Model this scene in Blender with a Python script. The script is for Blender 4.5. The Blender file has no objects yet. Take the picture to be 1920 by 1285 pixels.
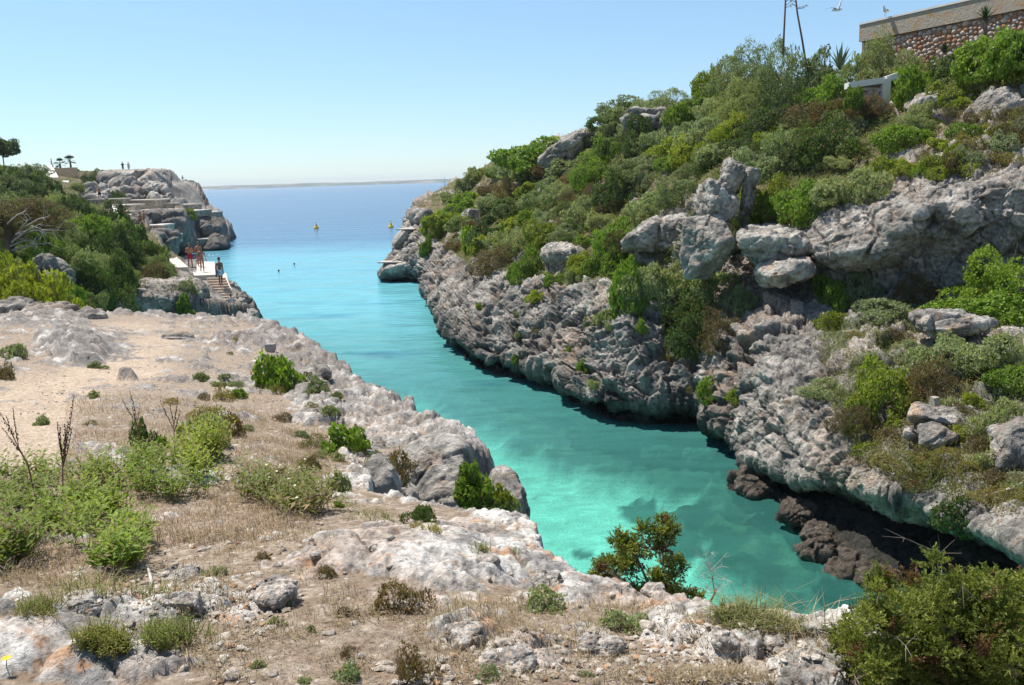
import bpy, math, random
import numpy as np
from mathutils import Vector, Matrix

# ------------------------------------------------------------------ camera, sky, sun, exposure
W0, H0, F0 = 1920.0, 1285.0, 1600.0
PITCH, ROLL, CAMZ = math.radians(10.85), math.radians(1.8), 8.5
scene = bpy.context.scene
col = scene.collection
_cp, _sp, _cr, _sr = math.cos(PITCH), math.sin(PITCH), math.cos(ROLL), math.sin(ROLL)
R0 = np.array((1.0, 0, 0)); U0 = np.array((0, _sp, _cp)); FW = np.array((0, _cp, -_sp))
RT = _cr * R0 - _sr * U0
UP = _sr * R0 + _cr * U0
CAM = np.array((0, 0, CAMZ))
cam_data = bpy.data.cameras.new('camera')
cam_data.sensor_width = 36.0
cam_data.lens = 36.0 * F0 / W0
cam_data.clip_start = 0.05
cam_data.clip_end = 30000
cam = bpy.data.objects.new('camera', cam_data)
cam.matrix_world = Matrix(((RT[0], UP[0], -FW[0], 0), (RT[1], UP[1], -FW[1], 0), (RT[2], UP[2], -FW[2], CAMZ), (0, 0, 0, 1)))
col.objects.link(cam)
scene.camera = cam

SUN_EL, SUN_AZ = math.radians(63), math.radians(-50)      # azimuth from +Y towards +X
sdir = Vector((math.cos(SUN_EL) * math.sin(SUN_AZ), math.cos(SUN_EL) * math.cos(SUN_AZ), math.sin(SUN_EL)))
world = bpy.data.worlds.new('World')
scene.world = world
world.use_nodes = True
nt = world.node_tree
nt.nodes.clear()
sky = nt.nodes.new('ShaderNodeTexSky')
sky.sky_type = 'NISHITA'
sky.sun_disc = False
sky.sun_elevation = SUN_EL
sky.sun_rotation = SUN_AZ
sky.altitude = 0
sky.air_density = 1.0
sky.dust_density = 0.0
sky.ozone_density = 3.6
bg = nt.nodes.new('ShaderNodeBackground')
bg.inputs['Strength'].default_value = 0.092
wo = nt.nodes.new('ShaderNodeOutputWorld')
tm = nt.nodes.new('ShaderNodeMix'); tm.data_type = 'RGBA'; tm.blend_type = 'MULTIPLY'; tm.inputs[0].default_value = 1.0
tcg = nt.nodes.new('ShaderNodeTexCoord'); sepw = nt.nodes.new('ShaderNodeSeparateXYZ'); rw = nt.nodes.new('ShaderNodeValToRGB')
rw.color_ramp.elements[0].position = 0.0; rw.color_ramp.elements[0].color = (0.80, 0.93, 1.12, 1); rw.color_ramp.elements[1].position = 0.25; rw.color_ramp.elements[1].color = (1.22, 1.24, 1.14, 1)
nt.links.new(tcg.outputs['Generated'], sepw.inputs[0]); nt.links.new(sepw.outputs[2], rw.inputs[0]); nt.links.new(rw.outputs[0], tm.inputs[7])
nt.links.new(sky.outputs[0], tm.inputs[6])
nt.links.new(tm.outputs[2], bg.inputs['Color'])
nt.links.new(bg.outputs[0], wo.inputs['Surface'])
sun_data = bpy.data.lights.new('sun', 'SUN')
sun_data.energy = 4.9
sun_data.angle = math.radians(0.55)
sun_data.color = (1.0, 0.955, 0.88)
sun = bpy.data.objects.new('sun', sun_data)
sun.rotation_euler = sdir.to_track_quat('Z', 'Y').to_euler()
col.objects.link(sun)
scene.view_settings.view_transform = 'Standard'
scene.view_settings.look = 'None'
scene.view_settings.exposure = 0.50
scene.view_settings.gamma = 1.0
scene.view_settings.use_curve_mapping = False
scene.render.engine = 'CYCLES'
scene.cycles.max_bounces = 6
scene.cycles.diffuse_bounces = 3
scene.cycles.glossy_bounces = 2
scene.cycles.transmission_bounces = 3
scene.cycles.transparent_max_bounces = 6
scene.cycles.volume_bounces = 0
scene.cycles.use_denoising = True
scene.cycles.caustics_reflective = False
scene.cycles.caustics_refractive = False

rng = np.random.default_rng(7)
random.seed(7)

# ------------------------------------------------------------------ picking points of the place from the photograph
def ray(px, py):
    a = (px - W0 / 2) / F0; b = -(py - H0 / 2) / F0
    d = FW + a * RT + b * UP
    return d
def atY(px, py, Y):
    d = ray(px, py); return CAM + d * (Y / d[1])
def atZ(px, py, z):
    d = ray(px, py); return CAM + d * ((z - CAMZ) / d[2])
def project(P):
    Q = np.asarray(P, float) - CAM
    x = Q @ RT; y = Q @ UP; z = Q @ FW
    z = np.where(z < 0.05, 0.05, z)
    return W0 / 2 + F0 * x / z, H0 / 2 - F0 * y / z, z

# ------------------------------------------------------------------ noise
_G = np.array([(1,1,0),(-1,1,0),(1,-1,0),(-1,-1,0),(1,0,1),(-1,0,1),(1,0,-1),(-1,0,-1),(0,1,1),(0,-1,1),(0,1,-1),(0,-1,-1),(1,1,0),(-1,1,0),(0,-1,1),(0,-1,-1)], np.float32)
def _hash(ix, iy, iz, seed):
    h = (ix.astype(np.uint32) * np.uint32(374761393)) ^ (iy.astype(np.uint32) * np.uint32(668265263)) ^ (iz.astype(np.uint32) * np.uint32(2246822519)) ^ np.uint32((seed * 3266489917) & 0xffffffff)
    h = (h ^ (h >> np.uint32(13))) * np.uint32(1274126177)
    h ^= h >> np.uint32(16)
    return h
def perlin(P, seed=0):
    P = np.asarray(P, np.float32)
    ip = np.floor(P); f = P - ip; ip = ip.astype(np.int64) & 0xffffffff
    u = f * f * f * (f * (f * 6 - 15) + 10)
    out = 0
    for dx in (0, 1):
        wx = u[:, 0] if dx else 1 - u[:, 0]
        for dy in (0, 1):
            wy = u[:, 1] if dy else 1 - u[:, 1]
            for dz in (0, 1):
                wz = u[:, 2] if dz else 1 - u[:, 2]
                g = _G[_hash(ip[:, 0] + dx, ip[:, 1] + dy, ip[:, 2] + dz, seed) & np.uint32(15)]
                out = out + wx * wy * wz * (g[:, 0] * (f[:, 0] - dx) + g[:, 1] * (f[:, 1] - dy) + g[:, 2] * (f[:, 2] - dz))
    return out
def fbm(P, octs=4, seed=0, gain=0.5, ridged=False):
    s = 0; a = 1.0; t = 0; Q = np.asarray(P, np.float32)
    for i in range(octs):
        n = perlin(Q, seed + i * 17)
        if ridged: n = 1 - 2.2 * np.abs(n)
        s = s + a * n; t += a; a *= gain; Q = Q * 2.03 + 11.7
    return s / t
def worley(P, seed=0, vec=False):
    P = np.asarray(P, np.float32)
    ip = np.floor(P); f = P - ip; ip = ip.astype(np.int64) & 0xffffffff
    F1 = np.full(len(P), 9., np.float32); F2 = F1.copy(); ID = np.zeros(len(P), np.uint32); DV = np.zeros((len(P), 3), np.float32)
    for dx in (-1, 0, 1):
        for dy in (-1, 0, 1):
            for dz in (-1, 0, 1):
                h = _hash((ip[:, 0] + dx) & 0xffffffff, (ip[:, 1] + dy) & 0xffffffff, (ip[:, 2] + dz) & 0xffffffff, seed)
                ax = dx + (h & np.uint32(1023)) / np.float32(1023) - f[:, 0]
                ay = dy + ((h >> np.uint32(10)) & np.uint32(1023)) / np.float32(1023) - f[:, 1]
                az = dz + ((h >> np.uint32(20)) & np.uint32(1023)) / np.float32(1023) - f[:, 2]
                d = ax * ax + ay * ay + az * az
                m = d < F1
                F2 = np.where(m, F1, np.minimum(F2, d)); ID = np.where(m, h, ID); F1 = np.where(m, d, F1)
                if vec: DV[m, 0] = -ax[m]; DV[m, 1] = -ay[m]; DV[m, 2] = -az[m]
    if vec:      # tilt of the flat facet each cell carries
        t = np.stack([((ID >> np.uint32(s)) & np.uint32(255)) / 127.5 - 1 for s in (3, 11, 19)], 1)
        return np.sqrt(F1), np.sqrt(F2), (ID & np.uint32(4095)) / 4095.0, (t * DV).sum(1)
    return np.sqrt(F1), np.sqrt(F2), (ID & np.uint32(4095)) / 4095.0
def sstep(a, b, x):
    t = np.clip((x - a) / (b - a), 0, 1); return t * t * (3 - 2 * t)
def mix(a, b, t):
    t = np.asarray(t)
    if t.ndim == 1: t = t[:, None]
    return a * (1 - t) + b * t
def in_poly(x, y, poly):
    x = np.asarray(x); y = np.asarray(y)
    ins = np.zeros(x.shape, bool); n = len(poly)
    for i in range(n):
        x1, y1 = poly[i]; x2, y2 = poly[(i + 1) % n]
        if y1 == y2: continue
        c = ((y1 > y) != (y2 > y)) & (x < (x2 - x1) * (y - y1) / (y2 - y1) + x1)
        ins ^= c
    return ins
def seg_dist(x, y, pts, closed=False):
    d = np.full(x.shape, 1e9)
    n = len(pts) if closed else len(pts) - 1
    for i in range(n):
        ax, ay = pts[i]; bx, by = pts[(i + 1) % len(pts)]
        vx, vy = bx - ax, by - ay
        t = np.clip(((x - ax) * vx + (y - ay) * vy) / (vx * vx + vy * vy + 1e-9), 0, 1)
        d = np.minimum(d, np.hypot(x - ax - t * vx, y - ay - t * vy))
    return d

# ------------------------------------------------------------------ meshes
def mesh_np(name, V, F, smooth=True, attrs=None, mats=None, midx=None):
    """V (n,3), F (m,k) int array or list of such arrays."""
    Fs = F if isinstance(F, list) else [F]
    Fs = [np.asarray(f, np.int32) for f in Fs if len(f)]
    me = bpy.data.meshes.new(name)
    V = np.asarray(V, np.float32)
    me.vertices.add(len(V)); me.vertices.foreach_set('co', V.ravel())
    loops = np.concatenate([f.ravel() for f in Fs])
    sizes = np.concatenate([np.full(len(f), f.shape[1], np.int32) for f in Fs])
    starts = np.concatenate(([0], np.cumsum(sizes)[:-1])).astype(np.int32)
    me.loops.add(len(loops)); me.loops.foreach_set('vertex_index', loops)
    me.polygons.add(len(sizes)); me.polygons.foreach_set('loop_start', starts)
    me.update(calc_edges=True)
    me.polygons.foreach_set('use_smooth', np.full(len(sizes), bool(smooth)))
    if midx is not None: me.polygons.foreach_set('material_index', np.asarray(midx, np.int32))
    for k, A in (attrs or {}).items():
        A = np.asarray(A, np.float32)
        if A.ndim == 1:
            at = me.attributes.new(k, 'FLOAT', 'POINT'); at.data.foreach_set('value', A)
        else:
            at = me.attributes.new(k, 'FLOAT_COLOR', 'POINT')
            at.data.foreach_set('color', np.concatenate([A, np.ones((len(A), 1), np.float32)], 1).astype(np.float32).ravel())
    for m in (mats if isinstance(mats, (list, tuple)) else ([mats] if mats else [])): me.materials.append(m)
    return me
def grid_faces(nr, nc):
    i = np.arange(nr * nc).reshape(nr, nc)
    return np.stack([i[:-1, :-1].ravel(), i[:-1, 1:].ravel(), i[1:, 1:].ravel(), i[1:, :-1].ravel()], 1)
def put(name, me, parent=None, loc=None, **props):
    o = bpy.data.objects.new(name, me)
    col.objects.link(o)
    if parent is not None: o.parent = parent
    if loc is not None: o.location = loc
    for k, v in props.items(): o[k] = v
    return o
def thing(name, label, cat, loc=(0, 0, 0), rz=0, group=None, scale=None):
    o = bpy.data.objects.new(name, None); col.objects.link(o)
    o.empty_display_size = 0.1
    o.location = loc; o.rotation_euler = (0, 0, rz)
    if scale is not None: o.scale = scale if hasattr(scale, '__len__') else (scale,) * 3
    o['label'] = label; o['category'] = cat
    if group: o['group'] = group
    return o
def tag(o, label, cat, group=None):
    o['label'] = label; o['category'] = cat
    if group: o['group'] = group
    return o

class MB:
    """collects simple shapes for one mesh"""
    def __init__(s): s.v = []; s.f = []; s.n = 0
    def add(s, V, F):
        V = np.asarray(V, float); s.v.append(V); s.f += [tuple(int(i) + s.n for i in f) for f in F]; s.n += len(V); return s
    def box(s, c, size, rz=0, taper=1.0):
        c = np.asarray(c, float); h = np.asarray(size, float) / 2
        V = []
        for z in (-1, 1):
            k = taper if z > 0 else 1
            for x, y in ((-1, -1), (1, -1), (1, 1), (-1, 1)): V.append((x * h[0] * k, y * h[1] * k, z * h[2]))
        V = np.array(V); ca, sa = math.cos(rz), math.sin(rz)
        V = np.stack([V[:, 0] * ca - V[:, 1] * sa, V[:, 0] * sa + V[:, 1] * ca, V[:, 2]], 1) + c
        return s.add(V, [(0, 3, 2, 1), (4, 5, 6, 7), (0, 1, 5, 4), (1, 2, 6, 5), (2, 3, 7, 6), (3, 0, 4, 7)])
    def prism(s, A, B, C, D, up):
        """quad A B C D (bottom, counter-clockwise) raised by vector(s) up"""
        bot = [np.asarray(p, float) for p in (A, B, C, D)]
        up = np.asarray(up, float)
        ups = up if up.ndim == 2 else np.repeat(up[None], 4, 0)
        top = [p + u for p, u in zip(bot, ups)]
        return s.add(bot + top, [(0, 3, 2, 1), (4, 5, 6, 7), (0, 1, 5, 4), (1, 2, 6, 5), (2, 3, 7, 6), (3, 0, 4, 7)])
    def tube(s, pts, radii, sides=6, cap=True):
        pts = np.asarray(pts, float); n = len(pts)
        radii = np.broadcast_to(np.asarray(radii, float), (n,))
        T = np.gradient(pts, axis=0); T /= np.linalg.norm(T, axis=1)[:, None] + 1e-9
        ref = np.array((0, 0, 1.)) if abs(T[0, 2]) < 0.9 else np.array((1., 0, 0))
        V = []
        for i in range(n):
            a = np.cross(T[i], ref); a /= np.linalg.norm(a) + 1e-9; b = np.cross(T[i], a)
            for k in range(sides):
                t = 2 * math.pi * k / sides
                V.append(pts[i] + radii[i] * (math.cos(t) * a + math.sin(t) * b))
        F = []
        for i in range(n - 1):
            for k in range(sides):
                F.append((i * sides + k, i * sides + (k + 1) % sides, (i + 1) * sides + (k + 1) % sides, (i + 1) * sides + k))
        if cap:
            F.append(tuple(range(sides - 1, -1, -1))); F.append(tuple((n - 1) * sides + k for k in range(sides)))
        return s.add(V, F)
    def lathe(s, prof, c=(0, 0, 0), sides=16):
        V = []; c = np.asarray(c, float)
        for r, z in prof:
            for k in range(sides):
                t = 2 * math.pi * k / sides
                V.append(c + (r * math.cos(t), r * math.sin(t), z))
        F = []
        for i in range(len(prof) - 1):
            for k in range(sides):
                F.append((i * sides + k, i * sides + (k + 1) % sides, (i + 1) * sides + (k + 1) % sides, (i + 1) * sides + k))
        F.append(tuple(range(sides - 1, -1, -1))); F.append(tuple((len(prof) - 1) * sides + k for k in range(sides)))
        return s.add(V, F)
    def mesh(s, name, mat=None, smooth=False):
        me = bpy.data.meshes.new(name)
        me.from_pydata(np.concatenate(s.v).tolist(), [], s.f)
        if smooth: me.polygons.foreach_set('use_smooth', [True] * len(me.polygons))
        if mat: me.materials.append(mat)
        me.update(); return me
    def build(s, name, mat=None, parent=None, smooth=False, **props):
        return put(name, s.mesh(name, mat, smooth), parent, **props)

# ------------------------------------------------------------------ materials
class NT:
    def __init__(s, name):
        s.m = bpy.data.materials.new(name); s.m.use_nodes = True
        s.t = s.m.node_tree; s.t.nodes.clear()
        s.out = s.n('ShaderNodeOutputMaterial')
    def n(s, typ, **kw):
        nd = s.t.nodes.new(typ)
        for k, v in kw.items():
            if k.startswith('i_'):
                nd.inputs[k[2:].replace('_', ' ')].default_value = v
            else: setattr(nd, k, v)
        return nd
    def l(s, a, b): s.t.links.new(a, b)
    def noise(s, scale, detail=4, rough=0.55, vec=None, dist=0.0):
        nd = s.n('ShaderNodeTexNoise'); nd.inputs['Scale'].default_value = scale
        nd.inputs['Detail'].default_value = detail; nd.inputs['Roughness'].default_value = rough
        nd.inputs['Distortion'].default_value = dist
        s.l(vec if vec is not None else s.pos(), nd.inputs['Vector']); return nd.outputs['Fac']
    def pos(s):
        if not hasattr(s, '_p'): s._p = s.n('ShaderNodeNewGeometry').outputs['Position']
        return s._p
    def objpos(s):
        if not hasattr(s, '_o'): s._o = s.n('ShaderNodeTexCoord').outputs['Object']
        return s._o
    def attr(s, name):
        return s.n('ShaderNodeAttribute', attribute_name=name)
    def ramp(s, fac, stops):
        r = s.n('ShaderNodeValToRGB'); e = r.color_ramp.elements
        while len(e) < len(stops): e.new(0.5)
        for el, (p, c) in zip(e, stops):
            el.position = p; el.color = (c, c, c, 1) if not hasattr(c, '__len__') else (*c, 1)
        s.l(fac, r.inputs[0]); return r.outputs[0]
    def mix(s, fac, a, b, mode='MIX'):
        m = s.n('ShaderNodeMix', data_type='RGBA', blend_type=mode)
        s._set(m.inputs[0], fac); s._set(m.inputs[6], a); s._set(m.inputs[7], b); return m.outputs[2]
    def _set(s, sock, v):
        if hasattr(v, 'is_linked') or hasattr(v, 'links'): s.l(v, sock)
        elif hasattr(v, '__len__'): sock.default_value = (*v, 1) if len(v) == 3 else v
        else: sock.default_value = v
    def math(s, op, a, b=0.0, c=None, clamp=False):
        m = s.n('ShaderNodeMath', operation=op, use_clamp=clamp)
        s._set(m.inputs[0], a); s._set(m.inputs[1], b)
        if c is not None: s._set(m.inputs[2], c)
        return m.outputs[0]
    def bump(s, h, strength=0.5, dist=0.05, normal=None):
        b = s.n('ShaderNodeBump'); b.inputs['Strength'].default_value = strength; b.inputs['Distance'].default_value = dist
        s.l(h, b.inputs['Height'])
        if normal is not None: s.l(normal, b.inputs['Normal'])
        return b.outputs[0]
    def principled(s, color, rough=0.9, normal=None, spec=0.2, **kw):
        p = s.n('ShaderNodeBsdfPrincipled')
        s._set(p.inputs['Base Color'], color); s._set(p.inputs['Roughness'], rough)
        p.inputs['Specular IOR Level'].default_value = spec
        if normal is not None: s.l(normal, p.inputs['Normal'])
        for k, v in kw.items(): s._set(p.inputs[k.replace('_', ' ')], v)
        return p
    def done(s, bsdf):
        s.l(bsdf.outputs[0] if hasattr(bsdf, 'outputs') else bsdf, s.out.inputs['Surface']); return s.m

def mat_plain(name, color, rough=0.8, var=0.15, scale=3.0, bump=0.0, spec=0.2):
    t = NT(name)
    n = t.noise(scale, 5, 0.6, t.objpos())
    f = t.ramp(n, [(0.3, 1 - var), (0.7, 1 + var)])
    c = t.mix(1.0, color, f, 'MULTIPLY')
    nm = t.bump(t.noise(scale * 6, 4, 0.6, t.objpos()), bump, 0.02) if bump else None
    return t.done(t.principled(c, rough, nm, spec))
def mat_ground(name, bump=0.8, dist=0.02, s1=9.0, lo=0.55, rocky=1.0):
    """albedo from the mesh attribute 'tint', pitted and ridged fine relief with darker hollows"""
    t = NT(name)
    a = t.attr('tint').outputs['Color']
    n0 = t.noise(s1 * 0.45, 3, 0.6)
    v = t.n('ShaderNodeTexNoise', noise_type='RIDGED_MULTIFRACTAL') if False else None
    n1 = t.noise(s1, 9, 0.68, None, 0.35)
    n2 = t.noise(s1 * 2.7, 6, 0.7, None, 0.8)
    rdg = t.math('ABSOLUTE', t.math('SUBTRACT', n1, 0.5))
    rdg = t.math('MULTIPLY', rdg, -5.0)                       # sharp crests
    vo = t.n('ShaderNodeTexVoronoi', feature='F1'); vo.inputs['Scale'].default_value = s1 * 1.5
    wv = t.n('ShaderNodeVectorMath', operation='MULTIPLY_ADD')
    nz = t.n('ShaderNodeTexNoise'); nz.inputs['Scale'].default_value = s1; nz.inputs['Detail'].default_value = 3; t.l(t.pos(), nz.inputs['Vector'])
    t.l(nz.outputs['Color'], wv.inputs[0]); wv.inputs[1].default_value = (0.5 / s1,) * 3; t.l(t.pos(), wv.inputs[2]); t.l(wv.outputs[0], vo.inputs['Vector'])
    pit = t.ramp(vo.outputs['Distance'], [(0.08, 0.0), (0.42, 1.0)])
    h = t.math('ADD', t.math('MULTIPLY', rdg, 0.32 * rocky), t.math('ADD', t.math('MULTIPLY', pit, 0.30 * rocky), t.math('ADD', t.math('MULTIPLY', n2, 0.7), t.math('MULTIPLY', n0, 0.6))))
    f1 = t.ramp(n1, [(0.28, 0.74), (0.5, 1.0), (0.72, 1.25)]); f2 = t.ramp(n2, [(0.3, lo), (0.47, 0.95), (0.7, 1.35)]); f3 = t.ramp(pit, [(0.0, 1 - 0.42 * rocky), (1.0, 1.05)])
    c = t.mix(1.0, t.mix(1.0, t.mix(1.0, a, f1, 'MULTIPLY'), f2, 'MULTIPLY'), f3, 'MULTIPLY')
    return t.done(t.principled(c, 0.95, t.bump(h, bump, dist), 0.1))
# ================================================================== LARGE STRUCTURE
class Surf:
    """remembers a surface so that plants and people can be set down on it"""
    def __init__(s, V, step=1):
        s.V = V[::step]; s.x, s.y, s.d = project(s.V)
    def at(s, px, py, rad=7):
        for r in (rad, rad * 2, rad * 4, rad * 10):
            m = (np.abs(s.x - px) < r) & (np.abs(s.y - py) < r)
            if m.any():
                idx = np.nonzero(m)[0]; dd = s.d[idx]; k = idx[dd < dd.min() * 1.04 + 0.05]
                q = k[np.argmin((s.x[k] - px) ** 2 + (s.y[k] - py) ** 2)]
                return s.V[q].copy(), s.d[q]
        q = np.argmin((s.x - px) ** 2 + (s.y - py) ** 2); return s.V[q].copy(), s.d[q]

def pchip(C, counts):
    """C (k, n, 3) control rows -> dense rows along axis 0, no overshoot"""
    d = np.diff(C, axis=0); m = np.zeros_like(C)
    a, b = d[:-1], d[1:]
    with np.errstate(divide='ignore', invalid='ignore'):
        h = np.where(a * b > 0, 2 * a * b / (a + b), 0)
    m[1:-1] = h; m[0] = d[0]; m[-1] = d[-1]
    out = []
    for i, n in enumerate(counts):
        t = (np.arange(n) / n)[:, None, None]
        t2, t3 = t * t, t * t * t
        out.append((2*t3-3*t2+1) * C[i] + (t3-2*t2+t) * m[i] + (-2*t3+3*t2) * C[i+1] + (t3-t2) * m[i+1])
    out.append(C[-1:]); return np.concatenate(out)
def grid_normals(G):
    du = np.gradient(G, axis=0); dv = np.gradient(G, axis=1)
    N = np.cross(dv, du); N /= np.linalg.norm(N, axis=2)[..., None] + 1e-9
    return N

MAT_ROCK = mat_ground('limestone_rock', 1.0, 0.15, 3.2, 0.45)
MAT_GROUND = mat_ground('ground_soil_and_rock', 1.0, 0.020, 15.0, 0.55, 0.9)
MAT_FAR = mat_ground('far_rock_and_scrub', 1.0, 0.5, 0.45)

GREY = np.array((0.30, 0.275, 0.245)); PALE = np.array((0.55, 0.50, 0.44)); PINK = np.array((0.46, 0.335, 0.25))
DARKR = np.array((0.10, 0.095, 0.09)); BLACKR = np.array((0.035, 0.032, 0.028)); SOIL = np.array((0.30, 0.215, 0.15))
OCHRE = np.array((0.40, 0.24, 0.12)); STRAW = np.array((0.36, 0.28, 0.17)); MOSS = np.array((0.10, 0.12, 0.035))

def rock_relief(P, amp=1.0, seed=0):
    """relief (m) of weathered karst limestone, 3-D position -> offset, crevice (0..1)"""
    warp = np.stack([fbm(P * 0.55, 3, seed + 5), fbm(P * 0.55, 3, seed + 6), fbm(P * 0.55, 3, seed + 7)], 1)
    Qw = P + warp * 1.3
    big = fbm(Qw * 0.30, 3, seed + 1)
    fold = fbm(Qw * np.array((0.75, 0.75, 0.16)), 4, seed + 2, 0.5, True)
    Qs = P + warp * 0.45
    f1, f2, fid, ft = worley(Qs * np.array((0.55, 0.55, 0.42)), seed + 12, True)
    g1, g2, gid, gt = worley(Qs * np.array((1.5, 1.5, 1.9)), seed + 22, True)
    k1, k2, kid, kt = worley(P * np.array((4.0, 4.0, 5.0)) + warp, seed + 23, True)
    crk2 = 1 - sstep(0.0, 0.16, g2 - g1)
    crack = (1 - sstep(0.0, 0.13, f2 - f1)) * sstep(-0.1, 0.25, perlin(P * 0.4, seed + 13))
    rid = fbm(Qw * np.array((1.5, 1.5, 1.1)), 6, seed + 4, 0.62, True)
    fine = fbm(P * np.array((5.5, 5.5, 3.6)) + warp * 3, 4, seed + 9, 0.65, True)
    p1, p2, _ = worley(P * np.array((4.3, 4.3, 3.4)) + warp * 3 + 0.35 * rid[:, None], seed + 8)
    pit = (1 - sstep(0.10, 0.42, p1)) * sstep(-0.25, 0.2, perlin(P * 0.9, seed + 14))
    sw = (P[:, 2] * 0.66 + warp[:, 0] * 0.45 + 0.2 * big) % 1.0
    strat = (1 - sstep(0.0, 0.13, np.minimum(sw, 1 - sw))) * sstep(-0.15, 0.2, perlin(P * np.array((0.25, 0.25, 0.6)), seed + 15))
    tt = (1.3 * big + 0.55 * rid + 0.5 * fold) * 3.2; tt = (np.floor(tt) + sstep(0.72, 1.0, tt - np.floor(tt))) / 3.2
    t2 = (0.8 * rid + 0.7 * fine) * 3.0 + P[:, 2] * 0.8; t2 = (np.floor(t2) + sstep(0.7, 1.0, t2 - np.floor(t2)) - t2) / 3.0
    d = amp * (0.50 * big + 0.42 * fold + 0.12 * tt + 0.40 * ft + 0.16 * (fid - 0.5) + 0.20 * gt + 0.12 * (gid - 0.5) + 0.09 * kt + 0.03 * kid - 0.62 * crack - 0.12 * crk2 + 0.13 * rid - 0.09 * pit + 0.10 * fine + 0.06 * t2 - 0.36 * strat)
    cav = np.clip(0.35 * crk2 + 0.8 * crack + 0.75 * pit + 0.7 * strat + 0.9 * sstep(0.1, -0.5, rid) * 0.6 + 0.5 * sstep(0.1, -0.6, fine), 0, 1)
    return d, cav, rid

def crag_mesh(name, half, seed=0, n=40, sq=3.0, amp=0.4, freq=1.0, origin=(0, 0, 0), tintf=None, mat=None, wet=None):
    """solid block of weathered rock: rounded box, relief displaced along its normals"""
    u = np.linspace(-1, 1, n); A, B = np.meshgrid(u, u); A = A.ravel(); B = B.ravel(); o = np.ones_like(A)
    faces = []; V = []
    for k, (x, y, z_) in enumerate(((o, A, B), (-o, -A, B), (-A, o, B), (A, -o, B), (A, B, o), (-A, B, -o))):
        V.append(np.stack([x, y, z_], 1)); faces.append(grid_faces(n, n) + k * n * n)
    V = np.concatenate(V); F = np.concatenate(faces)
    key = np.round(V * 1e5).astype(np.int64); _, idx, inv = np.unique(key, axis=0, return_index=True, return_inverse=True)
    V = V[idx]; F = inv.ravel()[F]
    T_ = np.tan(V * 0.72) / math.tan(0.72)
    r = (np.abs(T_) ** sq).sum(1) ** (1 / sq); D = T_ / r[:, None]
    rk = np.random.default_rng(seed + 900); cutn = rk.normal(size=(16, 3)); cutn /= np.linalg.norm(cutn, axis=1)[:, None]; cutn[0] = (0, 0, 1)
    cd = rk.uniform(0.62, 0.98, 16); over = D @ cutn.T / cd[None]; mx = np.maximum(over.max(1), 1e-3)
    arg = over.argmax(1); cutm = sstep(0.97, 1.06, mx); D = D / np.maximum(1, mx)[:, None]
    half = np.asarray(half, float); Pn = D * half
    Nn = np.sign(D) * np.abs(D) ** (sq - 1) / half; Nn /= np.linalg.norm(Nn, axis=1)[:, None]
    Nc = cutn[arg] / half * half.mean(); Nn = mix(Nn, Nc, 0.7 * cutm); Nn /= np.linalg.norm(Nn, axis=1)[:, None]
    W = Pn + np.asarray(origin, float)
    d, cv, rd = rock_relief(W * freq, 1.0, seed)
    Pn = Pn + Nn * (d / freq * amp)[:, None]
    b1 = fbm(W * 0.9 * freq, 4, seed + 31); b2 = fbm(W * 3.3 * freq, 3, seed + 32)
    c = mix(GREY, PALE * 1.05, sstep(-0.2, 0.28, b1 + 0.35 * b2)); c = mix(c, PINK, 0.5 * sstep(0.05, 0.3, b2 - 0.3 * b1))
    if tintf is not None: c = tintf(c, W, Nn, b1, b2)
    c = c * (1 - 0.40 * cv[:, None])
    if wet is not None:
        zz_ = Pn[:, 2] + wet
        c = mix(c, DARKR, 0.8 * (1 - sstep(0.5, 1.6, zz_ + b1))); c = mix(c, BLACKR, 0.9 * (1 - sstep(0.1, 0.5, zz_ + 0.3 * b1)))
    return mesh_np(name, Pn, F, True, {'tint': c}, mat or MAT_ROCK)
def crag(px, py, w, h, Y, dep, label, seed, name='limestone_outcrop', cat='rock', n=None, sq=3.0, amp=0.4, freq=1.0, rz=None, tilt=(0, 0), group=None, tintf=None, wet=False, mat=None, sink=0.0):
    """block whose outline spans w x h photo pixels round (px, py) at distance Y, dep metres deep"""
    c = atY(px, py, Y + sink); k = (Y + sink) / F0 * 1.04
    half = (w * k / 2, dep / 2, h * k / 2)
    n = n or int(np.clip(max(w, h) * 0.34, 12, 64))
    me = crag_mesh(name, half, seed, n, sq, amp, freq, (seed * 3.7, seed * 1.3, c[2]), tintf, mat, c[2] if wet else None)
    o = put(name, me); o.location = c; o.rotation_euler = (tilt[0], tilt[1], rz if rz is not None else -math.atan2(c[0], c[1]))
    tag(o, label, cat, group); return o

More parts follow.
